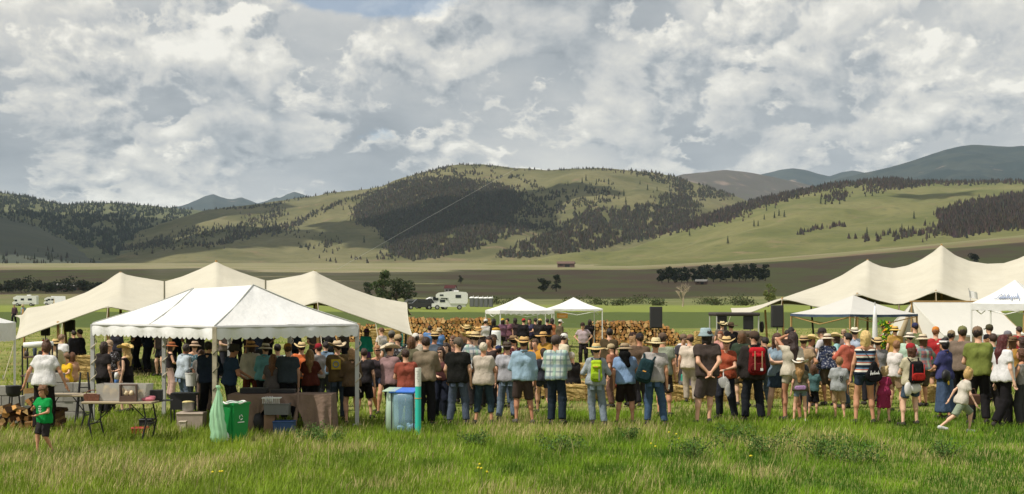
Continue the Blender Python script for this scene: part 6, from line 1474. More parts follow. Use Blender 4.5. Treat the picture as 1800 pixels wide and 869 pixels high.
def hat_mesh(kind):
    m = MB(); b = MB(); z = 0.055; el_ = lambda f: (lambda p, q, r: f((p.x * 0.92, p.y * 1.1, p.z), q, r))
    def brimmed(R_, ch, top, side, front, pinch=0.0):
        def fn(p, q, r):
            x, y = p.x * 0.93, p.y * 1.08; zz = p.z + (max(r - 0.105, 0) ** 1.15) * (side * abs(math.cos(q)) ** 2 - front * abs(math.sin(q)) ** 2)
            if p.z > z + ch * 0.8 and pinch: zz -= pinch * (1 - abs(x) / 0.1) * 0.6
            return (x, y, zz)
        m.lathe([(0.098, z - 0.01), (R_ * 0.75, z - 0.006), (R_, z - 0.004), (R_ + 0.004, z + 0.003), (R_ * 0.75, z + 0.006), (0.106, z + 0.010), (0.101, z + ch * 0.5), (top, z + ch * 0.9), (top * 0.75, z + ch), (0.01, z + ch)], 26, fn=fn)
        b.lathe([(0.1035, z + 0.012), (0.108, z + 0.014), (0.106, z + 0.042), (0.1015, z + 0.044)], 26, fn=lambda p, q, r: (p.x * 0.93, p.y * 1.08, p.z))
    if kind == 'cowboy': brimmed(0.205, 0.120, 0.080, 0.95, 0.30, 0.05)
    elif kind == 'wide': brimmed(0.230, 0.115, 0.082, 0.10, 0.25, 0.02)
    elif kind == 'fedora': brimmed(0.175, 0.110, 0.080, 0.25, 0.25, 0.04)
    elif kind == 'sun': brimmed(0.190, 0.100, 0.085, -0.55, 0.55)
    elif kind == 'bucket':
        m.lathe([(0.145, z - 0.055), (0.147, z - 0.050), (0.107, z + 0.004), (0.100, z + 0.07), (0.085, z + 0.088), (0.01, z + 0.092)], 24, fn=lambda p, q, r: (p.x * 0.95, p.y * 1.06, p.z)); b.lathe([(0.104, z - 0.0), (0.110, z + 0.002), (0.108, z + 0.012), (0.104, z + 0.014)], 24, fn=lambda p, q, r: (p.x * 0.95, p.y * 1.06, p.z))
    elif kind in ('cap', 'visor', 'bandana'):
        f_ = lambda p, q, r: (p.x * 0.90, p.y * 1.08 - 0.008, p.z)
        if kind == 'visor': m.lathe([(0.100, z - 0.02), (0.104, z - 0.02), (0.103, z + 0.03), (0.099, z + 0.03)], 24, fn=f_)
        else: m.lathe([(0.100, z - 0.028), (0.104, z - 0.026), (0.100, z + 0.03), (0.083, z + 0.075), (0.045, z + 0.098), (0.01, z + 0.103)], 24, fn=f_)
        if kind != 'bandana':
            g = [[Vector((x * 0.082, 0.085 - 0.03 * x * x + 0.085 * v * (1 - 0.45 * x * x), z - 0.018 - 0.022 * x * x - 0.02 * v)) for x in np.linspace(-1, 1, 9)] for v in (0, 0.5, 1)]; m.sheet(g, (0, 0, 0.006))
        if kind == 'bandana': b.tube([(0, -0.105, z - 0.01), (0.02, -0.14, z - 0.04), (0.03, -0.13, z - 0.10)], [0.018, 0.022, 0.008], 6)
        elif kind == 'cap': b.lathe([(0.008, z + 0.100), (0.008, z + 0.110), (0.002, z + 0.112)], 8)
        else: b.lathe([(0.1045, z - 0.005), (0.1065, z - 0.005), (0.1065, z + 0.01), (0.1045, z + 0.01)], 24, fn=f_)
    return m.mesh('hat', True), b.mesh('hat_band', True)
NAMES = {'tee': 'shirt', 'long': 'shirt', 'tank': 'tank_top', 'jacket': 'jacket', 'vest': 'vest'}
PEOPLE = []
SKINS = [(222, 172, 142), (205, 150, 118), (190, 135, 105), (228, 184, 156), (150, 100, 74)]
def person(px, top, d, rz, label, arms='down', legs='stand', up_=('tee', (120, 120, 120)), low=('long', (60, 60, 65)), hat=None, hair=('short', (60, 42, 30)), sex='m', lean=0.0, tilt=0.0, girth=1.0, kid=0.0, skin=0, H=None, hi=True, shoes=(60, 55, 50), hpitch=0.0, hyaw=0.0, shades=False, group=None, z=0.0, um=None, lm=None, band=(70, 55, 40), loose=None):
    """One person: the body mesh is the thing; clothes, hat and hair are its parts. rz: 0 = back to the camera, positive turns left."""
    arms = (arms, arms) if isinstance(arms, str) else arms
    sway = ((int(px) * 5 + int(d * 10)) % 5 - 2) * 0.019 if legs not in ('sit', 'run') else 0.0
    if not tilt: tilt = -sway * 1.1 + ((int(px) * 7) % 3 - 1) * 0.02
    if not lean: lean = ((int(px) * 3) % 5 - 1) * 0.022
    if legs == 'stand': legs = ('stand', 'shift', 'wide', 'shift2')[int(px * 3 + d) % 4]
    if not hyaw: hyaw = ((px * 5) % 9 - 4) * 0.12
    g0 = G(px, d); H_ = H or (HC - (top - HY) * d / F - g0.z)
    hv = 0.0235 if hi else 0.031; sit = legs == 'sit'
    key = (sex, arms, legs, lean, tilt, girth, kid, hv, sway)
    def mk():
        J = skeleton(sex, arms, legs, lean, tilt, girth, kid, sway); return J, body_mesh(J, hv)
    J, bme_ = cached(key, mk)
    full = 1.745 + (kid - 1) * 0.17 if kid else 1.745
    sc = H_ / full if not sit else (H or 1.7) / full
    if sit or legs == 'run': sc = (H or 1.7) / full
    o = link('person', bme_, m_skin, None, g0 + Vector((0, 0, z)), lin(SKINS[skin], 0.85)); o.scale = (sc,) * 3; o.rotation_euler = (0, 0, R(rz))
    tag(o, label, 'person', group)
    loose_ = loose if loose is not None else (0.017 if sex == 'm' else 0.014)
    if up_:
        kind, col = up_[0], up_[1]; slv = {'tee': 0.30, 'long': 0.97, 'half': 0.42, 'roll': 0.62, 'tank': 0.0, 'jacket': 0.97, 'vest': 0.0}[kind]; hem = up_[2] if len(up_) > 2 else {'jacket': 0.84, 'tank': 0.96}.get(kind, 0.89)
        lz = loose_ + (0.015 if kind == 'jacket' else 0); low_ = 1.42 if kind == 'tank' else 1.485; nk = 0.09 if kind == 'tank' else 0.062
        link({'tank': 'tank_top', 'jacket': 'jacket', 'vest': 'vest'}.get(kind, 'shirt'), cached(key + (slv, hem, lz, low_), lambda: top_mesh(J, hv, slv, hem, lz, nk, low_)), um or m_cloth, o, None, lin(col))
    if low:
        kind, col = low[0], low[1]
        if kind in ('long', 'jeans', 'capri', 'short', 'brief', 'knee', 'flare'):
            ln = {'long': 0.97, 'jeans': 0.97, 'capri': 0.80, 'short': 0.36, 'brief': 0.22, 'knee': 0.48, 'flare': 0.98}[kind]; lz = {'long': 0.020, 'jeans': 0.016, 'capri': 0.014, 'short': 0.026, 'brief': 0.012, 'knee': 0.032, 'flare': 0.03}[kind]
            link('shorts' if ln < 0.6 else 'trousers', cached(key + (ln, lz), lambda: leg_mesh(J, hv, ln, lz)), lm or (m_denim if kind in ('jeans', 'capri', 'brief') else m_cloth), o, None, lin(col))
        else:
            hem = {'skirt': 0.55, 'mini': 0.66, 'maxi': 0.16, 'dress': 0.50}[kind]; link('skirt', cached(key + (kind,), lambda: skirt_mesh(J, hv, hem, {'mini': 0.03, 'maxi': 0.07}.get(kind, 0.05))), lm or m_cloth, o, None, lin(col))
    if hi and low and low[0] == 'jeans':
        t_ = J['tor']
        for s_ in (-1, 1): q = cached(key + ('pocket', s_), lambda: MB().rbox(Vector(t_(s_ * 0.078, -0.118, 0.845)), (0.10, 0.014, 0.11), 0.004).mesh('back_pocket')); link('back_pocket', q, m_denim, o, None, lin(tuple(min(255, int(v * 1.12)) for v in low[1])))
    if up_ and hi and up_[0] in ('long', 'roll', 'jacket', 'half') and not um:
        nk = J['neck']; cm = cached(key + ('collar',), lambda: MB().tube([Vector((nk[0] + 0.066 * math.cos(a), nk[1] - 0.004 + 0.070 * math.sin(a), nk[2] + 0.016 - 0.012 * math.sin(a))) for a in np.linspace(0, 6.283, 21)], 0.014, 6, flat=1.8).mesh('collar', True)); link('collar', cm, m_cloth, o, None, lin(tuple(min(255, int(v * 0.95)) for v in up_[1])))
    if hi or not sit:
        for n in 'lr':
            hl, te = J['heel' + n], J['toe' + n]
            me = cached(key + ('shoe', n), lambda: Sdf(0.028).cap(hl, te, 0.046, 0.042, 0.02).cap(hl + np.array([0, 0, 0.03]), (hl + te) / 2 + np.array([0, 0, 0.02]), 0.042, 0.038, 0.03).mesh('shoe', [lambda X, Y, Z: (min(hl[2], te[2]) - 0.036) - Z + 0 * X + 0 * Y]))
            link('shoe', me, m_shoe, o, None, lin(shoes))
    Mh = Matrix([list(r) for r in J['M']]).to_4x4(); hm = Matrix.Translation(Vector(J['hat0'])) @ Mh @ Matrix.Rotation(hyaw, 4, 'Z') @ Matrix.Rotation(-hpitch, 4, 'X') @ Matrix.Scale(J['hs'], 4)
    if hair:
        ho = link('hair', cached(('hair', hair[0]), lambda: hair_mesh(hair[0])), m_hair, o, None, lin(hair[1])); ho.matrix_basis = hm
    if hat:
        me, bm_ = cached(('hat', hat[0]), lambda: hat_mesh(hat[0])); ha = link('hat', me, m_hat, o, None, lin(hat[1])); ha.matrix_basis = hm
        link('hat_band', bm_, m_hat, ha, None, lin(hat[2] if len(hat) > 2 else (band if hat[0] not in ('cap', 'visor', 'bandana', 'bucket') else hat[1])))
    if abs((R(rz) + math.pi) % (2 * math.pi) - math.pi) > 1.0:                   # a face one can see: eyes, mouth or sunglasses
        if shades:
            sg = cached(('shades',), lambda: MB().rbox((-0.034, 0.088, 0.018), (0.056, 0.012, 0.036), 0.005).rbox((0.034, 0.088, 0.018), (0.056, 0.012, 0.036), 0.005).box((0, 0.092, 0.024), (0.03, 0.006, 0.006)).box((-0.072, 0.04, 0.022), (0.006, 0.10, 0.006)).box((0.072, 0.04, 0.022), (0.006, 0.10, 0.006)).mesh('sunglasses')); q = link('sunglasses', sg, m_shades, o); q.matrix_basis = hm
        else:
            for s_ in (-1, 1): q = link('eye', cached(('eye', s_), lambda: lump(MB(), (s_ * 0.032, 0.080, 0.014), (0.014, 0.008, 0.008), 1, 1).mesh('eye')), m_shades, o); q.matrix_basis = hm
        q = link('mouth', cached(('mouth',), lambda: MB().tube([(-0.024, 0.083, -0.058), (0, 0.093, -0.060), (0.024, 0.083, -0.058)], [0.004, 0.007, 0.004], 6).mesh('mouth')), mat('lips', (0.35, 0.12, 0.10), 0.6, 0.0), o); q.matrix_basis = hm
    PEOPLE.append(o)
    return o, J, sc
def world_pt(o, v):
    s = o.scale[0]; a = o.rotation_euler[2]; x, y, z = v
    return o.location + Vector((s * (x * math.cos(a) - y * math.sin(a)), s * (x * math.sin(a) + y * math.cos(a)), s * z))
def worn(name, o, label, cat, off=(0, 0, 0)):
    e = empty(name, world_pt(o, off), o.rotation_euler[2], label, cat); e.scale = o.scale; return e
def part_on(pr, name, mb, m_, off, smooth=False):
    return mb.build(name, m_, pr[0], smooth, off)
def backpack(pr, label, col, flap=None, pocket=None, strap=None, size=(0.29, 0.15, 0.44), zc=1.20, x=0.0, tilt=0.0, name='backpack'):
    o, J, sc = pr; e = worn(name, o, label, 'backpack', J['tor'](x, -0.135 - size[1] / 2, zc)); w_, dp, h_ = size; e.rotation_euler = (0, tilt, o.rotation_euler[2])
    M1 = m_pack(col); s = Sdf(0.016)
    s.cap((-w_ * 0.22, 0, -h_ * 0.33), (-w_ * 0.20, 0.0, h_ * 0.30), w_ * 0.30, w_ * 0.25, 0.08).cap((w_ * 0.22, 0, -h_ * 0.33), (w_ * 0.20, 0.0, h_ * 0.30), w_ * 0.30, w_ * 0.25, 0.08)
    me = s.mesh('pack_body', [lambda X, Y, Z: np.abs(Y) - dp / 2 + 0 * X + 0 * Z]); link('pack_body', me, m_cloth, e, None, lin(col))
    q = Sdf(0.014).cap((-w_ * 0.22, -dp * 0.5, -h_ * 0.22), (w_ * 0.22, -dp * 0.5, -h_ * 0.22), h_ * 0.17, h_ * 0.17, 0.03); link('front_pocket', q.mesh('front_pocket', [lambda X, Y, Z: -dp * 0.5 - 0.035 - Y + 0 * X + 0 * Z, lambda X, Y, Z: Y + dp * 0.35 + 0 * X + 0 * Z]), m_cloth, e, None, lin(pocket or col))
    if flap: q = Sdf(0.014).cap((-w_ * 0.26, -0.01, h_ * 0.40), (w_ * 0.26, -0.01, h_ * 0.40), w_ * 0.22, w_ * 0.22, 0.04).cap((-w_ * 0.26, -dp * 0.5, h_ * 0.22), (w_ * 0.26, -dp * 0.5, h_ * 0.22), 0.03, 0.03, 0.06); link('top_flap', q.mesh('top_flap'), m_cloth, e, None, lin(flap))
    for sx in (-1, 1):
        MB().tube([(sx * w_ * 0.28, dp * 0.45, h_ * 0.42), (sx * w_ * 0.36, dp * 0.9, h_ * 0.60), (sx * w_ * 0.40, dp * 0.5 + 0.24, h_ * 0.40), (sx * w_ * 0.46, dp * 0.5 + 0.18, -h_ * 0.1), (sx * w_ * 0.4, dp * 0.45, -h_ * 0.36)], 0.020, 6, flat=0.5).build('shoulder_strap', m_cloth, e, True, None, lin(strap or col))
    return e
def m_pack(c): return m_cloth

# ------------------------------------------------------------------ the queue in front
DK = (42, 40, 42); JN = (88, 100, 118); STRAW = (222, 188, 130); BRN = (70, 48, 34)
person(684, 606, 28.4, -35, 'person in mauve shirt and cream cowboy hat right of the white tent', ('front', 'front'), 'shift', ('long', (158, 128, 128)), ('long', (62, 58, 62)), ('cowboy', (225, 210, 182)), sex='m', girth=1.1)
person(712, 616, 27.9, 12, 'person in rust coloured shirt behind the blue lidded bag stand', ('front', 'front'), 'stand', ('tee', (165, 88, 72)), ('long', (50, 48, 52)), None, ('short', (62, 40, 30)), girth=1.05)
person(748, 594, 28.2, -4, 'person in khaki shirt and black trousers right of the teal pole', ('front', 'front'), 'stand', ('roll', (138, 124, 104)), ('long', (36, 35, 38)), None, ('short', (58, 38, 28)))
person(776, 611, 29.6, 172, 'person in maroon top and sunglasses facing the camera, left of the black shirt', ('down', 'front'), 'stand', ('tank', (98, 62, 62)), ('long', (38, 42, 56)), None, ('long', (62, 40, 32)), 'f', shades=True, skin=3)
person(788, 604, 30.6, 140, 'smiling dark haired person with pale arm behind the black shirted person', ('down', 'down'), 'stand', ('tank', (48, 40, 46)), ('long', (40, 44, 58)), None, ('long', (45, 32, 30)), 'f', skin=3)
person(805, 596, 28.2, -6, 'person in black shirt, grey cap and blue jeans', ('pocket', 'down'), 'wide', ('tee', (36, 36, 34), 0.86), ('jeans', (84, 94, 112)), ('cap', (112, 102, 90)), ('short', (90, 80, 70)), girth=1.18, hyaw=0.7)
person(850, 604, 28.2, -10, 'white haired person in cream shirt and dark cropped jeans', ('front', 'front'), 'stand', ('tee', (205, 192, 176), 0.86), ('capri', (52, 68, 80)), None, ('short', (222, 208, 184)), 'f', girth=1.15, loose=0.03, skin=1)
person(890, 603, 28.8, -6, 'person in pale grey shirt and dark felt hat left of the light blue shirt', ('down', 'front'), 'stand', ('tee', (188, 188, 194)), ('jeans', (112, 128, 146)), ('fedora', (92, 82, 74)), girth=1.05)
person(922, 595, 28.0, 6, 'person in light blue long sleeves, straw hat and dark shorts', ('front', 'down'), 'stand', ('long', (166, 194, 214)), ('knee', (76, 64, 60)), ('cowboy', (214, 176, 118)), girth=1.15, skin=2, shoes=(90, 85, 80))
person(957, 612, 30.5, 20, 'person with bare leg half hidden between light blue and plaid shirts', ('down', 'down'), 'step', ('tee', (60, 62, 70)), ('brief', (60, 64, 78)), None, ('pony', (60, 42, 30)), 'f')
person(976, 592, 27.8, -12, 'person in green and navy plaid shirt and grey cap', ('front', 'front'), 'shift', ('long', (205, 215, 205)), ('long', (42, 52, 64)), ('cap', (98, 88, 86)), ('buzz', (60, 45, 38)), girth=1.15, um=m_plaid, skin=1)
p_ = person(1050, 607, 27.5, 0, 'person with lime green backpack, straw hat and grey jeans', ('strap', 'strap'), 'stand', ('long', (158, 166, 174)), ('jeans', (126, 138, 150)), ('wide', (224, 192, 134), (140, 170, 160)), ('short', (35, 30, 32)), 'f', girth=1.1, um=m_denim)
bp = backpack(p_, 'lime green roll-top backpack with grey side panel', (172, 205, 40), (182, 212, 50), (160, 190, 50), (70, 70, 75), (0.25, 0.15, 0.46), 1.20)
MB().box((-0.02, -0.115, 0.10), (0.09, 0.01, 0.02)).build('rainbow_patch', m_orange, bp); MB().rbox((0.055, -0.112, -0.08), (0.035, 0.012, 0.24), 0.004).build('grey_panel', mat('grey webbing', (0.2, 0.2, 0.2), 0.9, 0.1), bp)
p_ = person(1098, 606, 27.8, -14, 'person in blue polo shirt, tan brimmed hat and black shorts', ('down', 'front'), 'wide', ('tee', (140, 168, 206)), ('knee', (46, 38, 36)), ('sun', (178, 156, 126), (120, 100, 80)), ('bob', (22, 20, 20)), girth=1.1, skin=1)
e = worn('neck_scarf', p_[0], 'black scarf hanging down the back of the blue polo shirt', 'scarf', (0, 0, 0)); link('cloth', Sdf(0.016).cap((0.0, -0.10, 1.52), (0.10, -0.14, 1.30), 0.085, 0.05, 0.05).cap((-0.05, -0.08, 1.53), (0.08, -0.08, 1.53), 0.07, 0.07, 0.05).mesh('cloth'), m_cloth, e, None, lin((20, 20, 20)))
p_ = person(1153, 597, 27.5, -10, 'person in grey shirt and wide straw hat with a teal pack on one shoulder', ('strap', 'down'), 'wide', ('tee', (180, 174, 170)), ('jeans', (68, 90, 118)), ('wide', (230, 212, 166), (200, 190, 150)), ('short', (80, 60, 45)), girth=1.05, skin=1)
bp = backpack(p_, 'dark teal daypack slung on the left shoulder of the grey shirt', (38, 62, 68), None, (36, 56, 62), None, (0.32, 0.16, 0.50), 1.12, -0.17, 0.28)
MB().box((0.0, -0.115, -0.02), (0.07, 0.008, 0.022)).build('label_patch', m_orange, bp)
e = worn('paper_cup', p_[0], 'white cup in the right hand of the grey shirted person', 'cup', p_[1]['wrr'] + np.array([0.02, 0.05, -0.12])); MB().lathe([(0.03, 0), (0.038, 0.09), (0.034, 0.09), (0.027, 0.005)], 12).build('cup_body', m_white, e); MB().tube([(0.038 * math.cos(a), 0.038 * math.sin(a), 0.09) for a in np.linspace(0, 6.283, 13)], 0.004, 4).build('rim', m_white, e)
person(1165, 588, 30.2, -15, 'person in sage shirt and brown cap right behind the wide straw hat', ('down', 'down'), 'stand', ('tee', (152, 158, 138)), ('knee', (58, 50, 48)), ('cap', (112, 92, 78)), girth=1.05, skin=1, hyaw=-0.6)
person(1240, 579, 27.9, 4, 'person in dark brown shirt and pale blue bucket hat, hands behind back', ('back', 'back'), 'stand', ('tee', (78, 68, 64)), ('knee', (92, 82, 80)), ('bucket', (168, 188, 194)), ('bob', (40, 30, 26)), girth=1.12)
p_ = person(1279, 594, 29.4, 150, 'person in rust top, straw hat and sunglasses facing the queue', ('front', 'phone'), 'stand', ('tee', (176, 88, 62)), ('long', (44, 46, 54)), ('cowboy', (226, 194, 138)), ('short', (70, 50, 40)), 'f', shades=True, girth=1.1, hyaw=0.4)
e = worn('clear_bag', p_[0], 'clear plastic bag hanging from the hand of the rust top', 'bag', (-0.05, 0.36, 0.78)); lump(lump(MB(), (0, 0, 0.04), (0.12, 0.05, 0.13), 3), (-0.09, 0, -0.10), (0.07, 0.04, 0.17), 5).build('film', clear_mat('clear bag film', (0.62, 0.62, 0.6), 0.42), e, True); MB().tube([(0, 0, 0.15), (0.02, -0.03, 0.30)], 0.012, 5).build('neck', m_white, e)
p_ = person(1325, 585, 28.6, 4, 'person in black jacket and brown cap wearing a red backpack', ('pocket', 'pocket'), 'wide', ('jacket', (54, 49, 47)), ('long', (40, 42, 48)), ('cap', (88, 72, 62)), ('short', (40, 32, 28)), girth=1.25, hyaw=0.5)
bp = backpack(p_, 'red rucksack with tan straps on the black jacket', (120, 32, 34), (196, 36, 46), (112, 30, 32), (150, 115, 80), (0.34, 0.17, 0.50), 1.20, 0.02)
for sx in (-0.07, 0.07): MB().rbox((sx, -0.118, 0.02), (0.024, 0.012, 0.36), 0.004).build('leather_strap', mat('tan leather', (0.36, 0.23, 0.12), 0.7, 0.15), bp)
MB().box((0.06, -0.125, -0.15), (0.05, 0.006, 0.05)).build('white_label', m_white, bp)
person(1366, 587, 29.0, 168, 'person in denim waistcoat dress and sunglasses facing the camera, arms folded', ('cross', 'cross'), 'wide', ('vest', (140, 160, 176)), ('mini', (62, 78, 96)), None, ('long', (88, 58, 44)), 'f', um=m_denim, lm=m_denim, shades=True, skin=3)
p_ = person(1394, 585, 28.5, 12, 'dark haired person in cream blouse with one hand raised to the brow', ('shade', 'down'), 'stand', ('tee', (216, 206, 186)), ('brief', (206, 196, 176)), None, ('long', (52, 34, 30)), 'f', skin=2)
e = worn('shoulder_bag', p_[0], 'black shoulder bag on the hip of the cream blouse', 'bag', (0.16, -0.12, 1.02)); lump(MB(), (0, 0, 0), (0.12, 0.06, 0.12), 4).build('pouch', m_black, e, True); MB().tube([(0, 0, 0.1), (-0.15, 0.02, 0.36), (-0.30, 0.08, 0.44)], 0.010, 5).build('strap', m_black, e)
p_ = person(1406, 632, 28.3, -6, 'child in olive shirt and white cowboy hat with purple belt bag', ('down', 'down'), 'stand', ('tee', (102, 98, 78)), ('brief', (126, 142, 158)), ('cowboy', (236, 230, 214)), ('long', (170, 130, 80)), 'f', kid=1.2, shoes=(200, 195, 190))
e = worn('belt_bag', p_[0], 'purple and pink belt bag on the child with the white hat', 'bag', (0, -0.17, 0.98)); Sdf(0.014).cap((-0.10, 0, 0), (0.10, 0, 0.01), 0.062, 0.062, 0.02).mesh('b'); link('pouch', Sdf(0.014).cap((-0.10, 0, 0), (0.10, 0, 0.01), 0.064, 0.064, 0.02).mesh('pouch', [lambda X, Y, Z: np.abs(Y) - 0.045 + 0 * X + 0 * Z]), m_cloth, e, None, lin((176, 140, 186))); MB().tube([(0.19 * math.cos(a), 0.17 + 0.15 * math.sin(a), 0.02) for a in np.linspace(0, 6.283, 17)], 0.014, 5).build('belt', mat('pink webbing', (0.5, 0.25, 0.42), 0.8, 0.1), e)
person(1430, 642, 29.6, -30, 'child in teal shirt and black shorts behind the child with white hat', ('front', 'front'), 'stand', ('tee', (84, 116, 116)), ('knee', (44, 42, 46)), None, ('bob', (96, 66, 44)), 'm', kid=1.2)
p_ = person(1475, 629, 28.6, -8, 'blond child in pale grey shirt and tan shorts seen from behind', ('front', 'down'), 'stand', ('half', (178, 182, 182), 0.84), ('knee', (198, 168, 132)), None, ('short', (160, 122, 80)), 'm', kid=1.2, shoes=(90, 80, 75), loose=0.03)
part_on(p_, 'shirt_print', MB().tube([(0.03 * math.cos(a), 0.004, 0.035 * math.sin(a) + 0.035) for a in np.linspace(0, 6.283, 13)], 0.011, 5).tube([(0.034 * math.cos(a), -0.006, 0.040 * math.sin(a) - 0.04) for a in np.linspace(0, 6.283, 13)], 0.011, 5), m_black, (0.05, -0.158, 1.20))
p_ = person(1520, 583, 27.7, 0, 'blonde person in striped strapless top and denim shorts', ('down', 'down'), 'wide', ('tank', (34, 44, 60), 0.93), ('brief', (56, 68, 88)), None, ('bob', (228, 196, 130)), 'f', um=m_stripe, skin=1, girth=1.05)
e = worn('drawstring_bag', p_[0], 'black drawstring bag with white lettering on the striped top', 'bag', (0.12, -0.20, 1.02)); s_ = Sdf(0.015).cap((-0.04, 0, -0.10), (0.0, 0, 0.10), 0.12, 0.05, 0.06).cap((0.05, 0, -0.10), (0.01, 0, 0.12), 0.11, 0.04, 0.06); link('sack', s_.mesh('sack', [lambda X, Y, Z: np.abs(Y) - 0.06 + 0 * X + 0 * Z]), m_cloth, e, None, lin((26, 26, 28)))
for sx in (-0.22, 0.06): MB().tube([(0.01, 0.03, 0.14), (sx, 0.10, 0.42)], 0.007, 5).build('cord', m_black, e)
lt = MB()
for k in range(5): x0 = -0.075 + k * 0.034; lt.tube([(x0, -0.063, -0.085 + k * 0.006), (x0 + 0.012, -0.063, 0.0 - (k % 2) * 0.03), (x0 + 0.02, -0.063, -0.07), (x0 + 0.03, -0.063, -0.045)], 0.0065, 4)
lt.build('white_lettering', m_white, e)
person(1553, 645, 27.8, -18, 'little child in pink dress beside the blonde person', ('down', 'front'), 'stand', ('tee', (172, 62, 100)), ('dress', (160, 56, 92)), None, ('curly', (226, 200, 150)), 'f', kid=1.25, skin=3)
p_ = person(1600, 606, 27.4, 12, 'person in tan shirt and red bandana wearing a black and red backpack', ('front', 'front'), 'wide', ('tee', (208, 198, 168)), ('short', (72, 88, 106)), ('bandana', (168, 50, 56)), ('bob', (100, 64, 46)), 'f', girth=1.2, skin=3, lm=m_denim)
bp = backpack(p_, 'black school backpack with red panels under the red bandana', (34, 32, 34), None, (176, 48, 42), (40, 36, 38), (0.33, 0.18, 0.48), 1.18)
for sx in (-0.135, 0.135): MB().tube([(sx, -0.08, -0.18), (sx, -0.09, 0.16)], 0.012, 5).build('red_piping', m_red, bp)
e = worn('tied_cloth', p_[0], 'white cloth bag tied at the waist below the black and red backpack', 'cloth', (-0.14, -0.17, 0.80)); lump(lump(MB(), (0, 0, 0), (0.09, 0.05, 0.16), 4), (0.16, 0, 0.02), (0.15, 0.05, 0.11), 6).build('cloth', mat('off white cotton', (0.62, 0.60, 0.58), 0.9, 0.12, 8), e, True)
p_ = person(1662, 594, 29.0, 40, 'person in navy dress and white visor turned to the left', ('front', 'front'), 'walk', ('half', (72, 74, 120)), ('maxi', (76, 94, 124)), ('visor', (236, 232, 228)), ('bun', (34, 26, 28)), 'f', girth=1.15, skin=1, lm=m_denim)
e = worn('waist_bag', p_[0], 'black bag with a yellow tag on the hip of the navy dress', 'bag', (-0.20, -0.14, 0.95)); lump(MB(), (0, 0, 0), (0.13, 0.07, 0.14), 8).build('pouch', m_black, e, True); lump(MB(), (0.02, -0.05, -0.15), (0.035, 0.012, 0.05), 8).build('yellow_tag', mat('yellow tag', (0.75, 0.50, 0.03), 0.7, 0.0), e, True)
p_ = person(1690, 642, 26.2, -82, 'child in white shirt and sage shorts striding to the right', ('swing', 'swingf'), 'run', ('tee', (216, 208, 194), 0.86), ('knee', (152, 164, 142)), None, ('bun', (206, 168, 108)), 'f', lean=0.25, kid=1.2, H=1.30, shoes=(215, 215, 212), skin=3)
person(1718, 577, 27.9, -4, 'person in olive green shirt and tan cap seen from behind', ('front', 'front'), 'stand', ('tee', (128, 138, 70)), ('long', (44, 42, 44)), ('cap', (134, 112, 92)), ('short', (50, 36, 30)), girth=1.15, hyaw=-0.5)
person(1688, 576, 30.2, -40, 'person in brown shirt and olive cap behind the white visor', ('front', 'front'), 'stand', ('tee', (128, 112, 98)), ('long', (40, 38, 40)), ('cap', (128, 128, 86)), ('short', (60, 45, 35)), girth=1.15, skin=2)
p_ = person(1761, 588, 27.4, -68, 'person in white shirt and black trousers with long dark red hair', ('down', 'down'), 'step', ('tee', (234, 232, 232), 0.88), ('flare', (36, 34, 36)), None, ('long', (88, 34, 34)), 'f', girth=1.3, skin=3, loose=0.02)
e = worn('brown_handbag', p_[0], 'brown leather handbag carried ahead of the white shirted walker', 'bag', (-0.30, -0.44, 0.52)); MB().rbox((0, 0, 0), (0.12, 0.32, 0.20), 0.03).build('body', mat('brown leather', (0.13, 0.065, 0.045), 0.6, 0.15), e); MB().tube([(0, -0.1, 0.1), (0, -0.06, 0.2), (0, 0.06, 0.2), (0, 0.1, 0.1)], 0.010, 5).build('handle', MATS['brown leather'], e)
person(1797, 614, 27.6, 55, 'brown haired person in grey vest cut by the right frame edge', ('front', 'front'), 'stand', ('tank', (152, 148, 142)), ('long', (70, 70, 72)), None, ('bob', (96, 62, 40)), 'f', skin=1)
p_ = person(80, 677, 22.9, 150, 'child in green shirt and dark shorts standing alone in the grass', ('front', 'phone'), 'walk', ('tee', (28, 158, 78), 0.84), ('knee', (56, 52, 52)), None, ('curly', (122, 84, 54)), 'm', kid=1.2, lean=0.06, hpitch=0.3, skin=1, loose=0.03)
lt = MB()
for k, (a, b) in enumerate(((0.06, 0.09), (0.0, 0.11), (-0.06, 0.08), (-0.11, 0.06))): lt.tube([(-b / 2 + q * b / 6, 0.0, a + 0.018 * math.sin(q * 2.2 + k)) for q in range(7)], 0.009, 4)
part_on(p_, 'shirt_lettering', lt, m_white, (0.02, 0.165, 1.18))
person(79, 600, 26.6, 3, 'person in white shirt and black trousers behind the folding table', ('wide', 'wide'), 'stand', ('tee', (236, 234, 232)), ('long', (42, 38, 38)), None, ('bun', (88, 58, 40)), 'f', girth=1.2, lean=0.12, skin=1)
# ------------------------------------------------------------------ under the white tent
p_ = person(404, 606, 28.0, -60, 'server in navy shirt and dark hat reaching over the serving table', ('reach', 'front'), 'stand', ('tee', (48, 66, 88)), ('long', (36, 36, 40)), ('bucket', (66, 62, 58)), ('short', (40, 32, 28)), lean=0.1, skin=2)
person(366, 602, 28.3, -10, 'person in dark navy behind the near post of the white tent', ('front', 'front'), 'stand', ('long', (40, 50, 66)), ('long', (34, 34, 38)), None, ('short', (40, 32, 28)), girth=1.1)
person(440, 602, 30.3, 0, 'person in cream blouse, rust trousers and straw hat in the serving line', ('front', 'front'), 'stand', ('long', (216, 208, 192)), ('long', (124, 66, 50)), ('sun', (204, 156, 100)), ('bob', (70, 48, 36)), 'f', loose=0.03)
person(466, 606, 30.0, -12, 'person in pale teal shirt and cream hat in the serving line', ('front', 'down'), 'stand', ('long', (124, 186, 196)), ('long', (48, 48, 52)), ('sun', (226, 214, 194)), ('short', (80, 60, 46)), 'f')
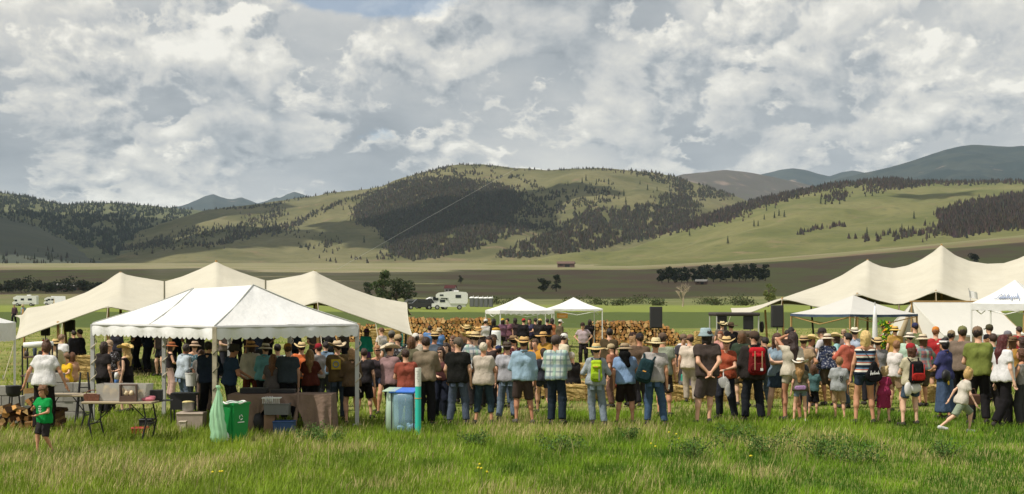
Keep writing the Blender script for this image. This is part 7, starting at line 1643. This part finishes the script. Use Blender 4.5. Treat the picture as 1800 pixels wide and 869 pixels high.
person(487, 606, 30.9, 10, 'person in white and green plaid shirt in the serving line', ('front', 'front'), 'stand', ('tee', (214, 218, 204)), ('long', (46, 48, 54)), None, ('short', (40, 30, 28)), um=m_plaid)
person(481, 624, 29.0, 6, 'long haired person in grey dress at the serving table', ('front', 'front'), 'stand', ('tee', (118, 112, 112)), ('dress', (112, 106, 106)), None, ('long', (132, 92, 64)), 'f')
person(508, 606, 29.0, 22, 'person in charcoal shirt and ochre cap at the serving table', ('front', 'down'), 'stand', ('tee', (74, 84, 92)), ('long', (38, 38, 42)), ('cap', (178, 126, 66)), ('short', (90, 60, 42)), girth=1.15)
person(530, 604, 31.0, 0, 'person in orange shirt and straw hat in the serving line', ('front', 'front'), 'stand', ('tee', (228, 122, 72)), ('long', (60, 56, 56)), ('cowboy', (228, 202, 150)), ('short', (60, 42, 32)))
person(546, 616, 29.2, 8, 'person with long dark blond hair and maroon shirt at the serving table', ('front', 'phone'), 'stand', ('tee', (98, 50, 40)), ('long', (36, 34, 36)), None, ('long', (150, 116, 72)), 'f')
person(560, 606, 31.5, 60, 'person in red cap and grey shirt in the serving line', ('front', 'front'), 'stand', ('tee', (150, 146, 144)), ('long', (60, 62, 70)), ('cap', (154, 40, 52)), ('short', (60, 42, 32)))
person(572, 602, 32.6, 0, 'person in faded blue shirt behind the red cap', ('front', 'front'), 'stand', ('long', (124, 146, 168)), ('long', (60, 62, 70)), None, ('short', (44, 34, 30)))
p_ = person(592, 602, 29.4, 0, 'person in olive brown shirt with yellow emblem and tan felt hat', ('front', 'front'), 'stand', ('tee', (118, 98, 66)), ('jeans', (76, 88, 100)), ('cowboy', (218, 196, 162)), ('short', (80, 60, 46)), girth=1.1)
part_on(p_, 'shirt_emblem', MB().rbox((0, 0, 0), (0.20, 0.012, 0.22), 0.004), mat('yellow print', (0.62, 0.45, 0.05), 0.8, 0.1), (0, -0.150, 1.27)); part_on(p_, 'emblem_ring', MB().tube([(0.06 * math.cos(a), -0.008, 0.06 * math.sin(a)) for a in np.linspace(0, 6.283, 17)], 0.014, 5), mat('blue print', (0.18, 0.28, 0.40), 0.8, 0.1), (0, -0.150, 1.27))
person(617, 614, 28.8, 25, 'person in brown long sleeves and black skirt beside the right tent post', ('front', 'front'), 'shift', ('long', (110, 90, 68)), ('mini', (32, 30, 32)), None, ('bob', (190, 150, 110)), 'f', girth=1.1)
person(640, 614, 30.2, -6, 'person in black shirt and shorts just outside the right tent post', ('down', 'down'), 'stand', ('tee', (56, 52, 54)), ('knee', (40, 38, 40)), None, ('short', (70, 52, 42)))
person(181, 602, 30.6, -25, 'person in black shirt behind the left post of the white tent', ('front', 'down'), 'stand', ('tee', (52, 48, 48)), ('long', (38, 36, 38)), None, ('bob', (60, 44, 36)), 'f', girth=1.1)
person(192, 600, 32.0, 160, 'person in pale cap and dark printed shirt, second from the left tent post', ('down', 'front'), 'stand', ('tee', (66, 60, 60)), ('long', (48, 48, 54)), ('cap', (196, 168, 140)), ('short', (60, 44, 34)), um=m_floral)
p_ = person(222, 606, 31.4, 75, 'person in straw hat and black vest holding a blue water bottle', ('down', 'front'), 'stand', ('tank', (46, 40, 42)), ('dress', (36, 32, 34)), ('cowboy', (230, 196, 124)), ('long', (214, 176, 112)), 'f', skin=3)
e = worn('water_bottle', p_[0], 'blue and white water bottle in front of the black vest', 'bottle', (-0.20, 0.16, 0.86)); MB().lathe([(0.04, -0.12), (0.055, -0.10), (0.055, 0.0), (0.03, 0.05), (0.02, 0.06)], 12).build('bottle_base', mat('blue bottle', (0.10, 0.22, 0.55), 0.4, 0.0), e, True); MB().lathe([(0.057, 0.0), (0.057, 0.12), (0.04, 0.17), (0.02, 0.18)], 12).build('bottle_body', m_white, e, True)
person(298, 603, 36, -70, 'person in rust hat, black top and pale pink trousers beyond the tent', ('front', 'front'), 'stand', ('tank', (50, 44, 46)), ('flare', (206, 172, 160)), ('sun', (176, 106, 68)), ('bob', (70, 46, 36)), 'f')
p_ = person(322, 606, 31.0, -45, 'person in pale blue shirt and jeans lowering a white bucket', ('reach', 'down'), 'stand', ('roll', (196, 208, 218)), ('jeans', (112, 128, 150)), None, ('short', (74, 64, 60)), lean=0.1, skin=4)
bk = empty('white_bucket', p_[0].location + Vector((0.22, -0.15, 0.62)), 0.2, 'white printed bucket held by the pale blue shirt', 'bucket'); MB().lathe([(0.12, 0), (0.14, 0.26), (0.146, 0.265), (0.146, 0.285), (0.13, 0.285), (0.11, 0.01)], 18).build('pail', m_white, bk); MB().tube([(0.14 * math.cos(a), 0, 0.27 + 0.12 * math.sin(a)) for a in np.linspace(0, math.pi, 9)], 0.006, 4).build('wire_handle', m_steel, bk)
person(341, 602, 33.5, -5, 'person with teal patterned pack beyond the tent', ('front', 'front'), 'stand', ('tank', (70, 100, 110)), ('long', (62, 66, 72)), ('sun', (196, 168, 140)), ('short', (90, 66, 50)), 'f', um=m_floral)
p_ = person(358, 614, 30.8, 30, 'person in grey shirt with orange round emblem bending behind the near post', ('reach', 'reach'), 'shift', ('tee', (126, 122, 118)), ('long', (130, 110, 100)), None, ('short', (90, 60, 44)), lean=0.35)
part_on(p_, 'shirt_emblem', MB().tube([(0.055 * math.cos(a), 0, 0.055 * math.sin(a)) for a in np.linspace(0, 6.283, 17)], 0.020, 5), m_orange, tuple(p_[1]['tor'](0.02, -0.15, 1.28))); part_on(p_, 'emblem_centre', lump(MB(), (0, 0, 0), (0.045, 0.012, 0.045), 2), m_white, tuple(p_[1]['tor'](0.02, -0.15, 1.28)), True)
# ------------------------------------------------------------------ crowd behind the queue
def mid(px, top, rz, label, up_, low=('long', (50, 48, 52)), hat=None, hair=('short', (52, 38, 30)), sex='m', arms='down', legs='stand', H=1.70, d=None, **kw):
    if d is None: d = F * (HC - H) / max(top - HY, 6)
    return person(px, top, d, rz, label, arms, legs, up_, low, hat, hair, sex, H=H, hi=d < 31.2, **kw)
T = 'tee'
mid(644, 580, 5, 'person in teal top, purple hat and purple skirt by the hay bale wall', ('long', (40, 150, 130)), ('mini', (110, 70, 120)), ('sun', (100, 60, 100)), ('bob', (60, 40, 40)), 'f', d=48, H=1.55)
mid(673, 577, 60, 'person in white shirt between the hay bale wall and cream cowboy hat', (T, (225, 215, 208)), ('long', (90, 84, 80)), None, ('short', (110, 76, 52)), d=46, H=1.62, arms='front')
mid(690, 584, 0, 'grey capped person in dark shirt behind the cream cowboy hat', (T, (90, 92, 88)), hat=('cap', (120, 118, 112)), d=36, H=1.66)
mid(664, 608, 165, 'person in sunglasses and dark shorts stepping behind the mauve shirt', ('tank', (60, 52, 56)), ('brief', (56, 60, 76)), None, ('pony', (170, 120, 76)), 'f', d=31, H=1.52, legs='step', shades=True, skin=1)
mid(732, 592, 10, 'person in khaki shirt and white cap just left of the khaki shirt', (T, (206, 196, 176)), ('long', (120, 112, 100)), ('cap', (232, 226, 216)), d=34, H=1.62)
mid(739, 590, -30, 'balding person in white shirt behind the teal pole', (T, (226, 220, 214)), ('long', (90, 86, 84)), None, ('buzz', (196, 160, 134)), d=37, H=1.58)
mid(755, 574, 0, 'dark haired person in blue shirt standing at the left firewood stack', (T, (112, 152, 206)), ('long', (62, 58, 60)), d=52, H=1.58)
mid(772, 577, 0, 'person in blue shirt and cream hat at the left firewood stack', (T, (108, 146, 200)), ('long', (70, 66, 70)), ('bucket', (222, 200, 160)), d=52, H=1.5)
mid(795, 592, 150, 'person in sunglasses and brown top behind the smiling dark haired person', (T, (128, 96, 84)), hair=('bob', (110, 78, 56)), sex='f', d=34, H=1.6, shades=True)
mid(826, 583, 0, 'person in straw hat and black shirt right of the grey cap', (T, (44, 42, 44)), hat=('cowboy', (236, 206, 138)), d=34, H=1.70)
mid(822, 572, -20, 'person in straw hat in front of the firewood, upper one of three hats', (T, (110, 84, 64)), hat=('cowboy', (230, 200, 140)), d=44, H=1.70)
mid(842, 576, 160, 'bearded person in straw hat facing the camera by the firewood', (T, (70, 60, 56)), hat=('cowboy', (226, 180, 112)), d=42, H=1.68)
mid(855, 562, 20, 'person in white shirt and white cap at the right end of the left firewood', ('long', (224, 220, 216)), ('long', (200, 196, 190)), ('cap', (232, 226, 218)), d=60, H=1.72)
mid(868, 560, -10, 'tall person in black at the right end of the left firewood', ('long', (42, 38, 38)), hair=('bob', (34, 28, 26)), d=60, H=1.76)
mid(860, 590, 160, 'person with dark hair and bare shoulders behind the white haired person', ('tank', (72, 60, 58)), hair=('long', (56, 38, 32)), sex='f', d=33, H=1.64, skin=1)
mid(877, 606, 10, 'child in navy and red cap left of the dark felt hat', (T, (86, 76, 76)), hat=('cap', (50, 60, 96)), d=33, H=1.42, kid=1.1)
CAN = [(884, 562, 30, 'person in yellow cap and purple shirt under the left canopy', (132, 96, 116), ('cap', (232, 190, 60))), (893, 563, 150, 'person in plum top and shorts under the left canopy', (134, 92, 104), None), (905, 558, 10, 'person in dark shirt, tallest under the left canopy', (78, 66, 66), None), (921, 559, -10, 'person in red cap and black shirt under the left canopy', (40, 38, 40), ('cap', (196, 52, 56))), (930, 562, 150, 'person in navy jacket beside the red cap', (70, 66, 88), None), (942, 563, 20, 'person in charcoal shirt in the middle of the canopies', (72, 68, 66), None), (949, 560, -30, 'person in pale yellow cap under the canopies', (50, 46, 46), ('cap', (226, 196, 120))), (962, 558, 0, 'person in black shirt where the two canopies meet', (36, 34, 36), None), (971, 565, 30, 'person in orange vest where the two canopies meet', (214, 138, 96), None), (985, 561, -60, 'person in white cap and olive shirt under the right canopy', (104, 92, 74), ('cap', (236, 228, 220))), (1037, 562, 20, 'person in black at the leg of the right canopy', (44, 40, 42), None)]
for i, (a, t_, r_, lb, c_, ht_) in enumerate(CAN): mid(a, t_, r_, lb, (T if i % 3 else 'long', c_), ('short' if i in (1, 4) else 'long', ((58, 54, 58), (96, 72, 84))[i == 1]), ht_, ('short' if i % 2 else 'bob', (50, 36, 32)), 'f' if i in (1, 4, 8) else 'm', arms=('front', 'down')[i % 2], d=66 + (i % 3), H=1.66 + 0.03 * (i % 3))
mid(1024, 573, 172, 'person in lilac shirt, dark cap and black trousers facing the camera alone', (T, (192, 174, 178)), ('long', (44, 38, 40)), ('cap', (72, 58, 54)), d=55, H=1.62, arms='hip', girth=1.15)
mid(955, 584, 140, 'person in straw hat facing the camera behind the plaid shirt', (T, (196, 150, 70)), hat=('wide', (218, 176, 114)), d=36, H=1.66, arms='front')
mid(940, 592, 160, 'person drinking, in mustard shirt, between the two straw hats', (T, (206, 150, 60)), hair=('short', (90, 64, 44)), d=33, H=1.6, arms='phone')
mid(985, 580, -50, 'person in white cap and cream waistcoat leaning right of the plaid shirt', (T, (222, 212, 186)), ('long', (150, 120, 90)), ('cap', (238, 236, 230)), d=36, H=1.64, lean=0.18, girth=1.1)
mid(1008, 640, 35, 'white haired person in black shirt seated on a hay bale', (T, (44, 42, 42)), ('long', (70, 62, 60)), None, ('short', (222, 210, 196)), legs='sit', arms='lap', d=36, H=1.66, z=-0.05)
mid(1072, 574, -25, 'broad person in dark olive shirt with headphones behind the straw hat', (T, (84, 72, 52)), ('long', (50, 46, 46)), None, ('short', (34, 28, 28)), d=38, H=1.76, girth=1.2)
mid(1078, 610, 60, 'person in camouflage cap low behind the lime green backpack', (T, (176, 120, 96)), ('long', (120, 90, 80)), ('cap', (196, 176, 140)), d=33, H=1.45)
mid(1112, 584, 10, 'person in dark cap with tawny hair behind the blue polo shirt', (T, (190, 180, 164)), hat=('cap', (66, 50, 46)), hair=('long', (170, 132, 92)), sex='f', d=33, H=1.70)
mid(1090, 636, 0, 'person in coral shirt seated behind the blue polo shirt', (T, (206, 96, 92)), ('long', (150, 70, 66)), legs='sit', arms='lap', d=35.5, H=1.5)
mid(1213, 592, -15, 'person in cream shirt and brown cap left of the pale blue bucket hat', (T, (226, 210, 192)), ('long', (190, 176, 160)), ('cap', (140, 104, 84)), d=34, H=1.62)
p_ = mid(1213, 640, -80, 'child in flowered top seated on the hay bale with a teal pack', (T, (96, 84, 112)), ('long', (60, 74, 104)), ('bucket', (206, 190, 150)), ('bob', (120, 80, 52)), 'f', legs='sit', arms='lap', d=35, H=1.35, kid=1.15, um=m_floral)
backpack(p_, 'teal and grey backpack on the child seated on the hay bale', (60, 158, 136), None, (110, 112, 112), None, (0.30, 0.18, 0.44), 1.14)
mid(1200, 594, -160, 'dark shirted person with sage rucksack behind the pushchair', (T, (80, 78, 84)), ('long', (70, 66, 66)), ('cap', (128, 108, 92)), d=36, H=1.64)
mid(1266, 580, 150, 'red haired person in pink scarf beside the brown hood', (T, (206, 150, 140)), hair=('long', (140, 84, 56)), sex='f', d=40, H=1.66, skin=3)
mid(1286, 568, 20, 'person in black with dark brimmed hat in front of the dark cart', (T, (40, 36, 38)), hat=('wide', (94, 76, 62)), d=46, H=1.74, girth=1.2)
mid(1270, 560, 0, 'person in pale straw hat glimpsed beside the dark brimmed hat', (T, (120, 110, 100)), hat=('cowboy', (228, 208, 160)), d=52, H=1.72)
mid(1392, 572, 20, 'dark haired person with pale top beyond the raised hand', (T, (206, 190, 190)), hair=('long', (40, 30, 30)), sex='f', d=44, H=1.68)
mid(1384, 578, -20, 'dark person under the tall loudspeaker', (T, (66, 52, 48)), hair=('short', (40, 30, 28)), d=42, H=1.66)
mid(1424, 580, -90, 'person in straw cowboy hat and brown checked shirt left of the white shirt', ('long', (160, 138, 122)), hat=('cowboy', (236, 212, 150)), d=34, H=1.68, um=None, skin=2)
mid(1445, 568, 60, 'stout person in white polo shirt, navy jeans and dark cap', (T, (222, 216, 220)), ('jeans', (58, 66, 86)), ('cap', (70, 62, 60)), ('short', (160, 140, 124)), d=36, H=1.78, arms=('front', 'front'), girth=1.25)
mid(1473, 580, 70, 'person in straw hat and pale teal shirt, hand on hip', ('roll', (164, 206, 206)), ('long', (196, 206, 206)), ('cowboy', (232, 206, 150)), ('bob', (80, 56, 44)), 'f', d=36, H=1.66, arms='hip')
mid(1502, 568, -5, 'person in white cowboy hat and pale blue shirt behind the blonde person', ('long', (190, 202, 222)), ('long', (80, 84, 96)), ('cowboy', (240, 230, 206)), d=38, H=1.74)
mid(1484, 585, 150, 'person in sunglasses and dark shirt deeper behind the pale teal shirt', (T, (120, 104, 98)), hair=('short', (180, 150, 120)), d=42, H=1.62, shades=True)
mid(1532, 588, 0, 'person in white checked shirt half hidden by the furled banner', (T, (226, 222, 226)), hair=('short', (60, 44, 38)), d=34, H=1.60, um=m_plaid)
mid(1573, 592, -60, 'brown haired child in white shirt behind the red bandana', (T, (230, 222, 216)), ('short', (180, 150, 120)), None, ('short', (150, 108, 74)), d=31, H=1.56, arms='front', kid=1.06)
mid(1598, 584, -25, 'person in cream sun hat and mint shirt behind the red bandana', (T, (196, 222, 200)), ('long', (206, 196, 180)), ('sun', (232, 220, 200)), ('short', (50, 38, 34)), d=35, H=1.66, arms=('front', 'reach'))
mid(1609, 566, -10, 'dark haired person in olive green shirt at the wall tent door', (T, (122, 130, 90)), hat=('cap', (60, 62, 96)), hair=('short', (50, 36, 32)), d=42, H=1.76, girth=1.2)
mid(1574, 572, 10, 'person in yellow hat in front of the wall tent', (T, (190, 150, 80)), hat=('sun', (236, 198, 110)), d=42, H=1.66)
mid(1560, 575, -20, 'person in dark clothes beside the flower barrel', (T, (60, 54, 56)), hair=('short', (50, 36, 32)), d=45, H=1.62)
mid(1647, 566, -8, 'person in brick red shirt and orange cap at the high table', (T, (186, 56, 58)), ('knee', (78, 70, 72)), ('cap', (220, 138, 60)), ('buzz', (150, 100, 70)), d=36, H=1.78, girth=1.15, arms='front')
mid(1740, 563, 30, 'person in pale shirt and dark green cap behind the olive shirt', (T, (206, 212, 216)), hat=('cap', (84, 80, 62)), d=40, H=1.74)
mid(1737, 582, 60, 'child with dark headband and turquoise straps behind the olive shirt', ('tank', (70, 170, 200)), hat=('bandana', (40, 36, 38)), hair=('pony', (180, 130, 90)), sex='f', d=34, H=1.60)
mid(1772, 576, 40, 'person in white patterned shirt and grey cap behind the dark red hair', (T, (220, 218, 222)), hat=('cap', (130, 128, 136)), hair=('bob', (96, 64, 48)), d=36, H=1.66, um=m_floral)
mid(1792, 572, 20, 'person in crimson shirt at the right frame edge', (T, (176, 60, 64)), hair=('short', (60, 42, 34)), d=42, H=1.70)
mid(1797, 585, 60, 'person in white shirt with sky blue sleeve at the right frame edge', (T, (222, 226, 232)), hair=('bob', (70, 48, 40)), d=33, H=1.58)
EXTRA = [(700, 588, 20, 'person in faded black shirt behind the mauve shirt, tan cap turned away', (70, 66, 66), ('cap', (190, 164, 128)), 33), (723, 600, -15, 'person in olive jacket just behind the rust shirt', (104, 100, 78), None, 31.5), (764, 590, 0, 'person in straw hat and slate shirt between khaki and black shirts', (96, 106, 118), ('fedora', (214, 184, 130)), 33), (836, 588, 15, 'person in white shirt and straw hat behind the black shirt', (214, 210, 206), ('wide', (226, 200, 150)), 32), (866, 584, -20, 'person in tan waistcoat behind the pale grey shirt', (158, 128, 92), ('cap', (84, 72, 64)), 35), (906, 586, 30, 'person in burgundy shirt glimpsed left of the light blue shoulder', (104, 46, 48), ('fedora', (150, 124, 92)), 33),
 (1126, 590, 10, 'person in brown shirt between the blue polo and the grey shirt', (112, 92, 76), ('cap', (60, 56, 58)), 32), (1304, 590, -10, 'person in dark green shirt left of the black jacket', (62, 74, 60), ('cap', (120, 104, 84)), 33), (1346, 594, 30, 'person in plum shirt right of the red rucksack', (92, 60, 78), None, 32.5), (1412, 590, -30, 'person in tan shirt right of the raised hand', (176, 150, 118), ('fedora', (200, 170, 126)), 32), (1458, 586, 10, 'person in navy shirt beside the white polo shirt', (58, 66, 92), ('sun', (226, 212, 188)), 34),
 (1490, 592, 40, 'person in coral shirt behind the blond child', (206, 112, 92), None, 33), (1545, 590, -10, 'person in grey shirt right of the blonde hair', (142, 140, 140), ('cowboy', (214, 186, 136)), 32.5), (1626, 586, 20, 'person in dusty rose shirt between the backpack and the red shirt', (176, 118, 116), ('sun', (222, 206, 176)), 33), (1674, 584, -20, 'person in charcoal shirt behind the white visor', (70, 70, 74), ('cap', (160, 140, 110)), 34), (1745, 586, 10, 'person in teal shirt between the olive shirt and dark red hair', (60, 110, 116), None, 31), (1782, 590, -30, 'person in ochre shirt behind the dark red hair', (176, 134, 66), ('fedora', (120, 96, 70)), 32)]
for i, (a, t_, r_, lb, c_, ht_, d_) in enumerate(EXTRA): mid(a, t_, r_, lb, ((T, 'long', 'roll')[i % 3], c_), (('long', (60, 56, 58)), ('knee', (96, 84, 72)), ('jeans', (84, 96, 112)))[i % 3], ht_, (('short', (66, 46, 34)), ('bob', (110, 76, 48)), ('short', (40, 32, 28)))[i % 3], 'f' if i % 3 == 1 else 'm', ('front', 'hip', 'down', 'phone')[i % 4], d=d_, H=1.62 + (i % 4) * 0.04, skin=i % 4, girth=1.0 + 0.06 * (i % 3), um=(m_floral, None, None, m_plaid, None)[i % 5])
# ------------------------------------------------------------------ under and beside the left tent
mid(97, 602, -10, 'person in khaki shirt, straw hat and black trousers beyond the white shirt', ('long', (206, 192, 152)), ('long', (40, 36, 38)), ('wide', (226, 196, 136)), d=35, H=1.50, arms='front', girth=1.1)
mid(108, 592, -20, 'person in white shirt standing behind the khaki shirt', (T, (232, 230, 230)), ('long', (60, 64, 84)), None, ('short', (150, 120, 96)), d=38, H=1.58)
mid(117, 628, 150, 'person in yellow top sitting low before the hay bale', (T, (236, 190, 50)), ('short', (200, 160, 130)), ('cap', (150, 120, 100)), d=37, H=1.5, legs='sit', arms='lap', sex='f')
mid(127, 628, 30, 'bare armed person sitting before the hay bale', ('tank', (206, 160, 130)), ('short', (190, 150, 130)), None, ('bob', (110, 70, 46)), 'f', d=38, H=1.5, legs='sit', arms='lap', skin=1)
mid(130, 605, 60, 'dark person standing under the left tent by its loudspeaker', ('long', (40, 38, 42)), d=46, H=1.5)
mid(143, 612, 90, 'dark person seated on the hay under the left tent', ('long', (38, 36, 40)), legs='sit', arms='lap', d=47, H=1.7, z=0.25)
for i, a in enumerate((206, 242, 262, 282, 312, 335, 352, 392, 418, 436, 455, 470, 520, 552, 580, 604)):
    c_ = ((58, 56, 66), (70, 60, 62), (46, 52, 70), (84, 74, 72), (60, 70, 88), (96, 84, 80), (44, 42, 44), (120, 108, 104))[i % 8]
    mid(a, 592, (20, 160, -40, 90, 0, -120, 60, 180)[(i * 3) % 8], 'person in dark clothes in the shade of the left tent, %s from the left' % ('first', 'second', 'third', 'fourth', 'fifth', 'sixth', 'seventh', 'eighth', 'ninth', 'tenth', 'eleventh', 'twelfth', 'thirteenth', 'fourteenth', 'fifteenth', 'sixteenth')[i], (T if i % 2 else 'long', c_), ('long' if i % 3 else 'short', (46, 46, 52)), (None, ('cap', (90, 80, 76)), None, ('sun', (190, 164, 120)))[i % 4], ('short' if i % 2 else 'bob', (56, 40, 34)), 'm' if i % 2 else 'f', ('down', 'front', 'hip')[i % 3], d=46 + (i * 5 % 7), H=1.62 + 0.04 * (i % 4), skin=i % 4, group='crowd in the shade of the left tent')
mid(25, 540, 170, 'far off person in dark jacket walking with another beyond the left canopy', ('long', (90, 70, 76)), d=132, H=1.75, legs='walk')
mid(41, 540, 165, 'far off person in pale blue shirt and hat walking beyond the left canopy', ('long', (150, 170, 180)), hat=('sun', (214, 190, 150)), d=132, H=1.72, legs='walk')
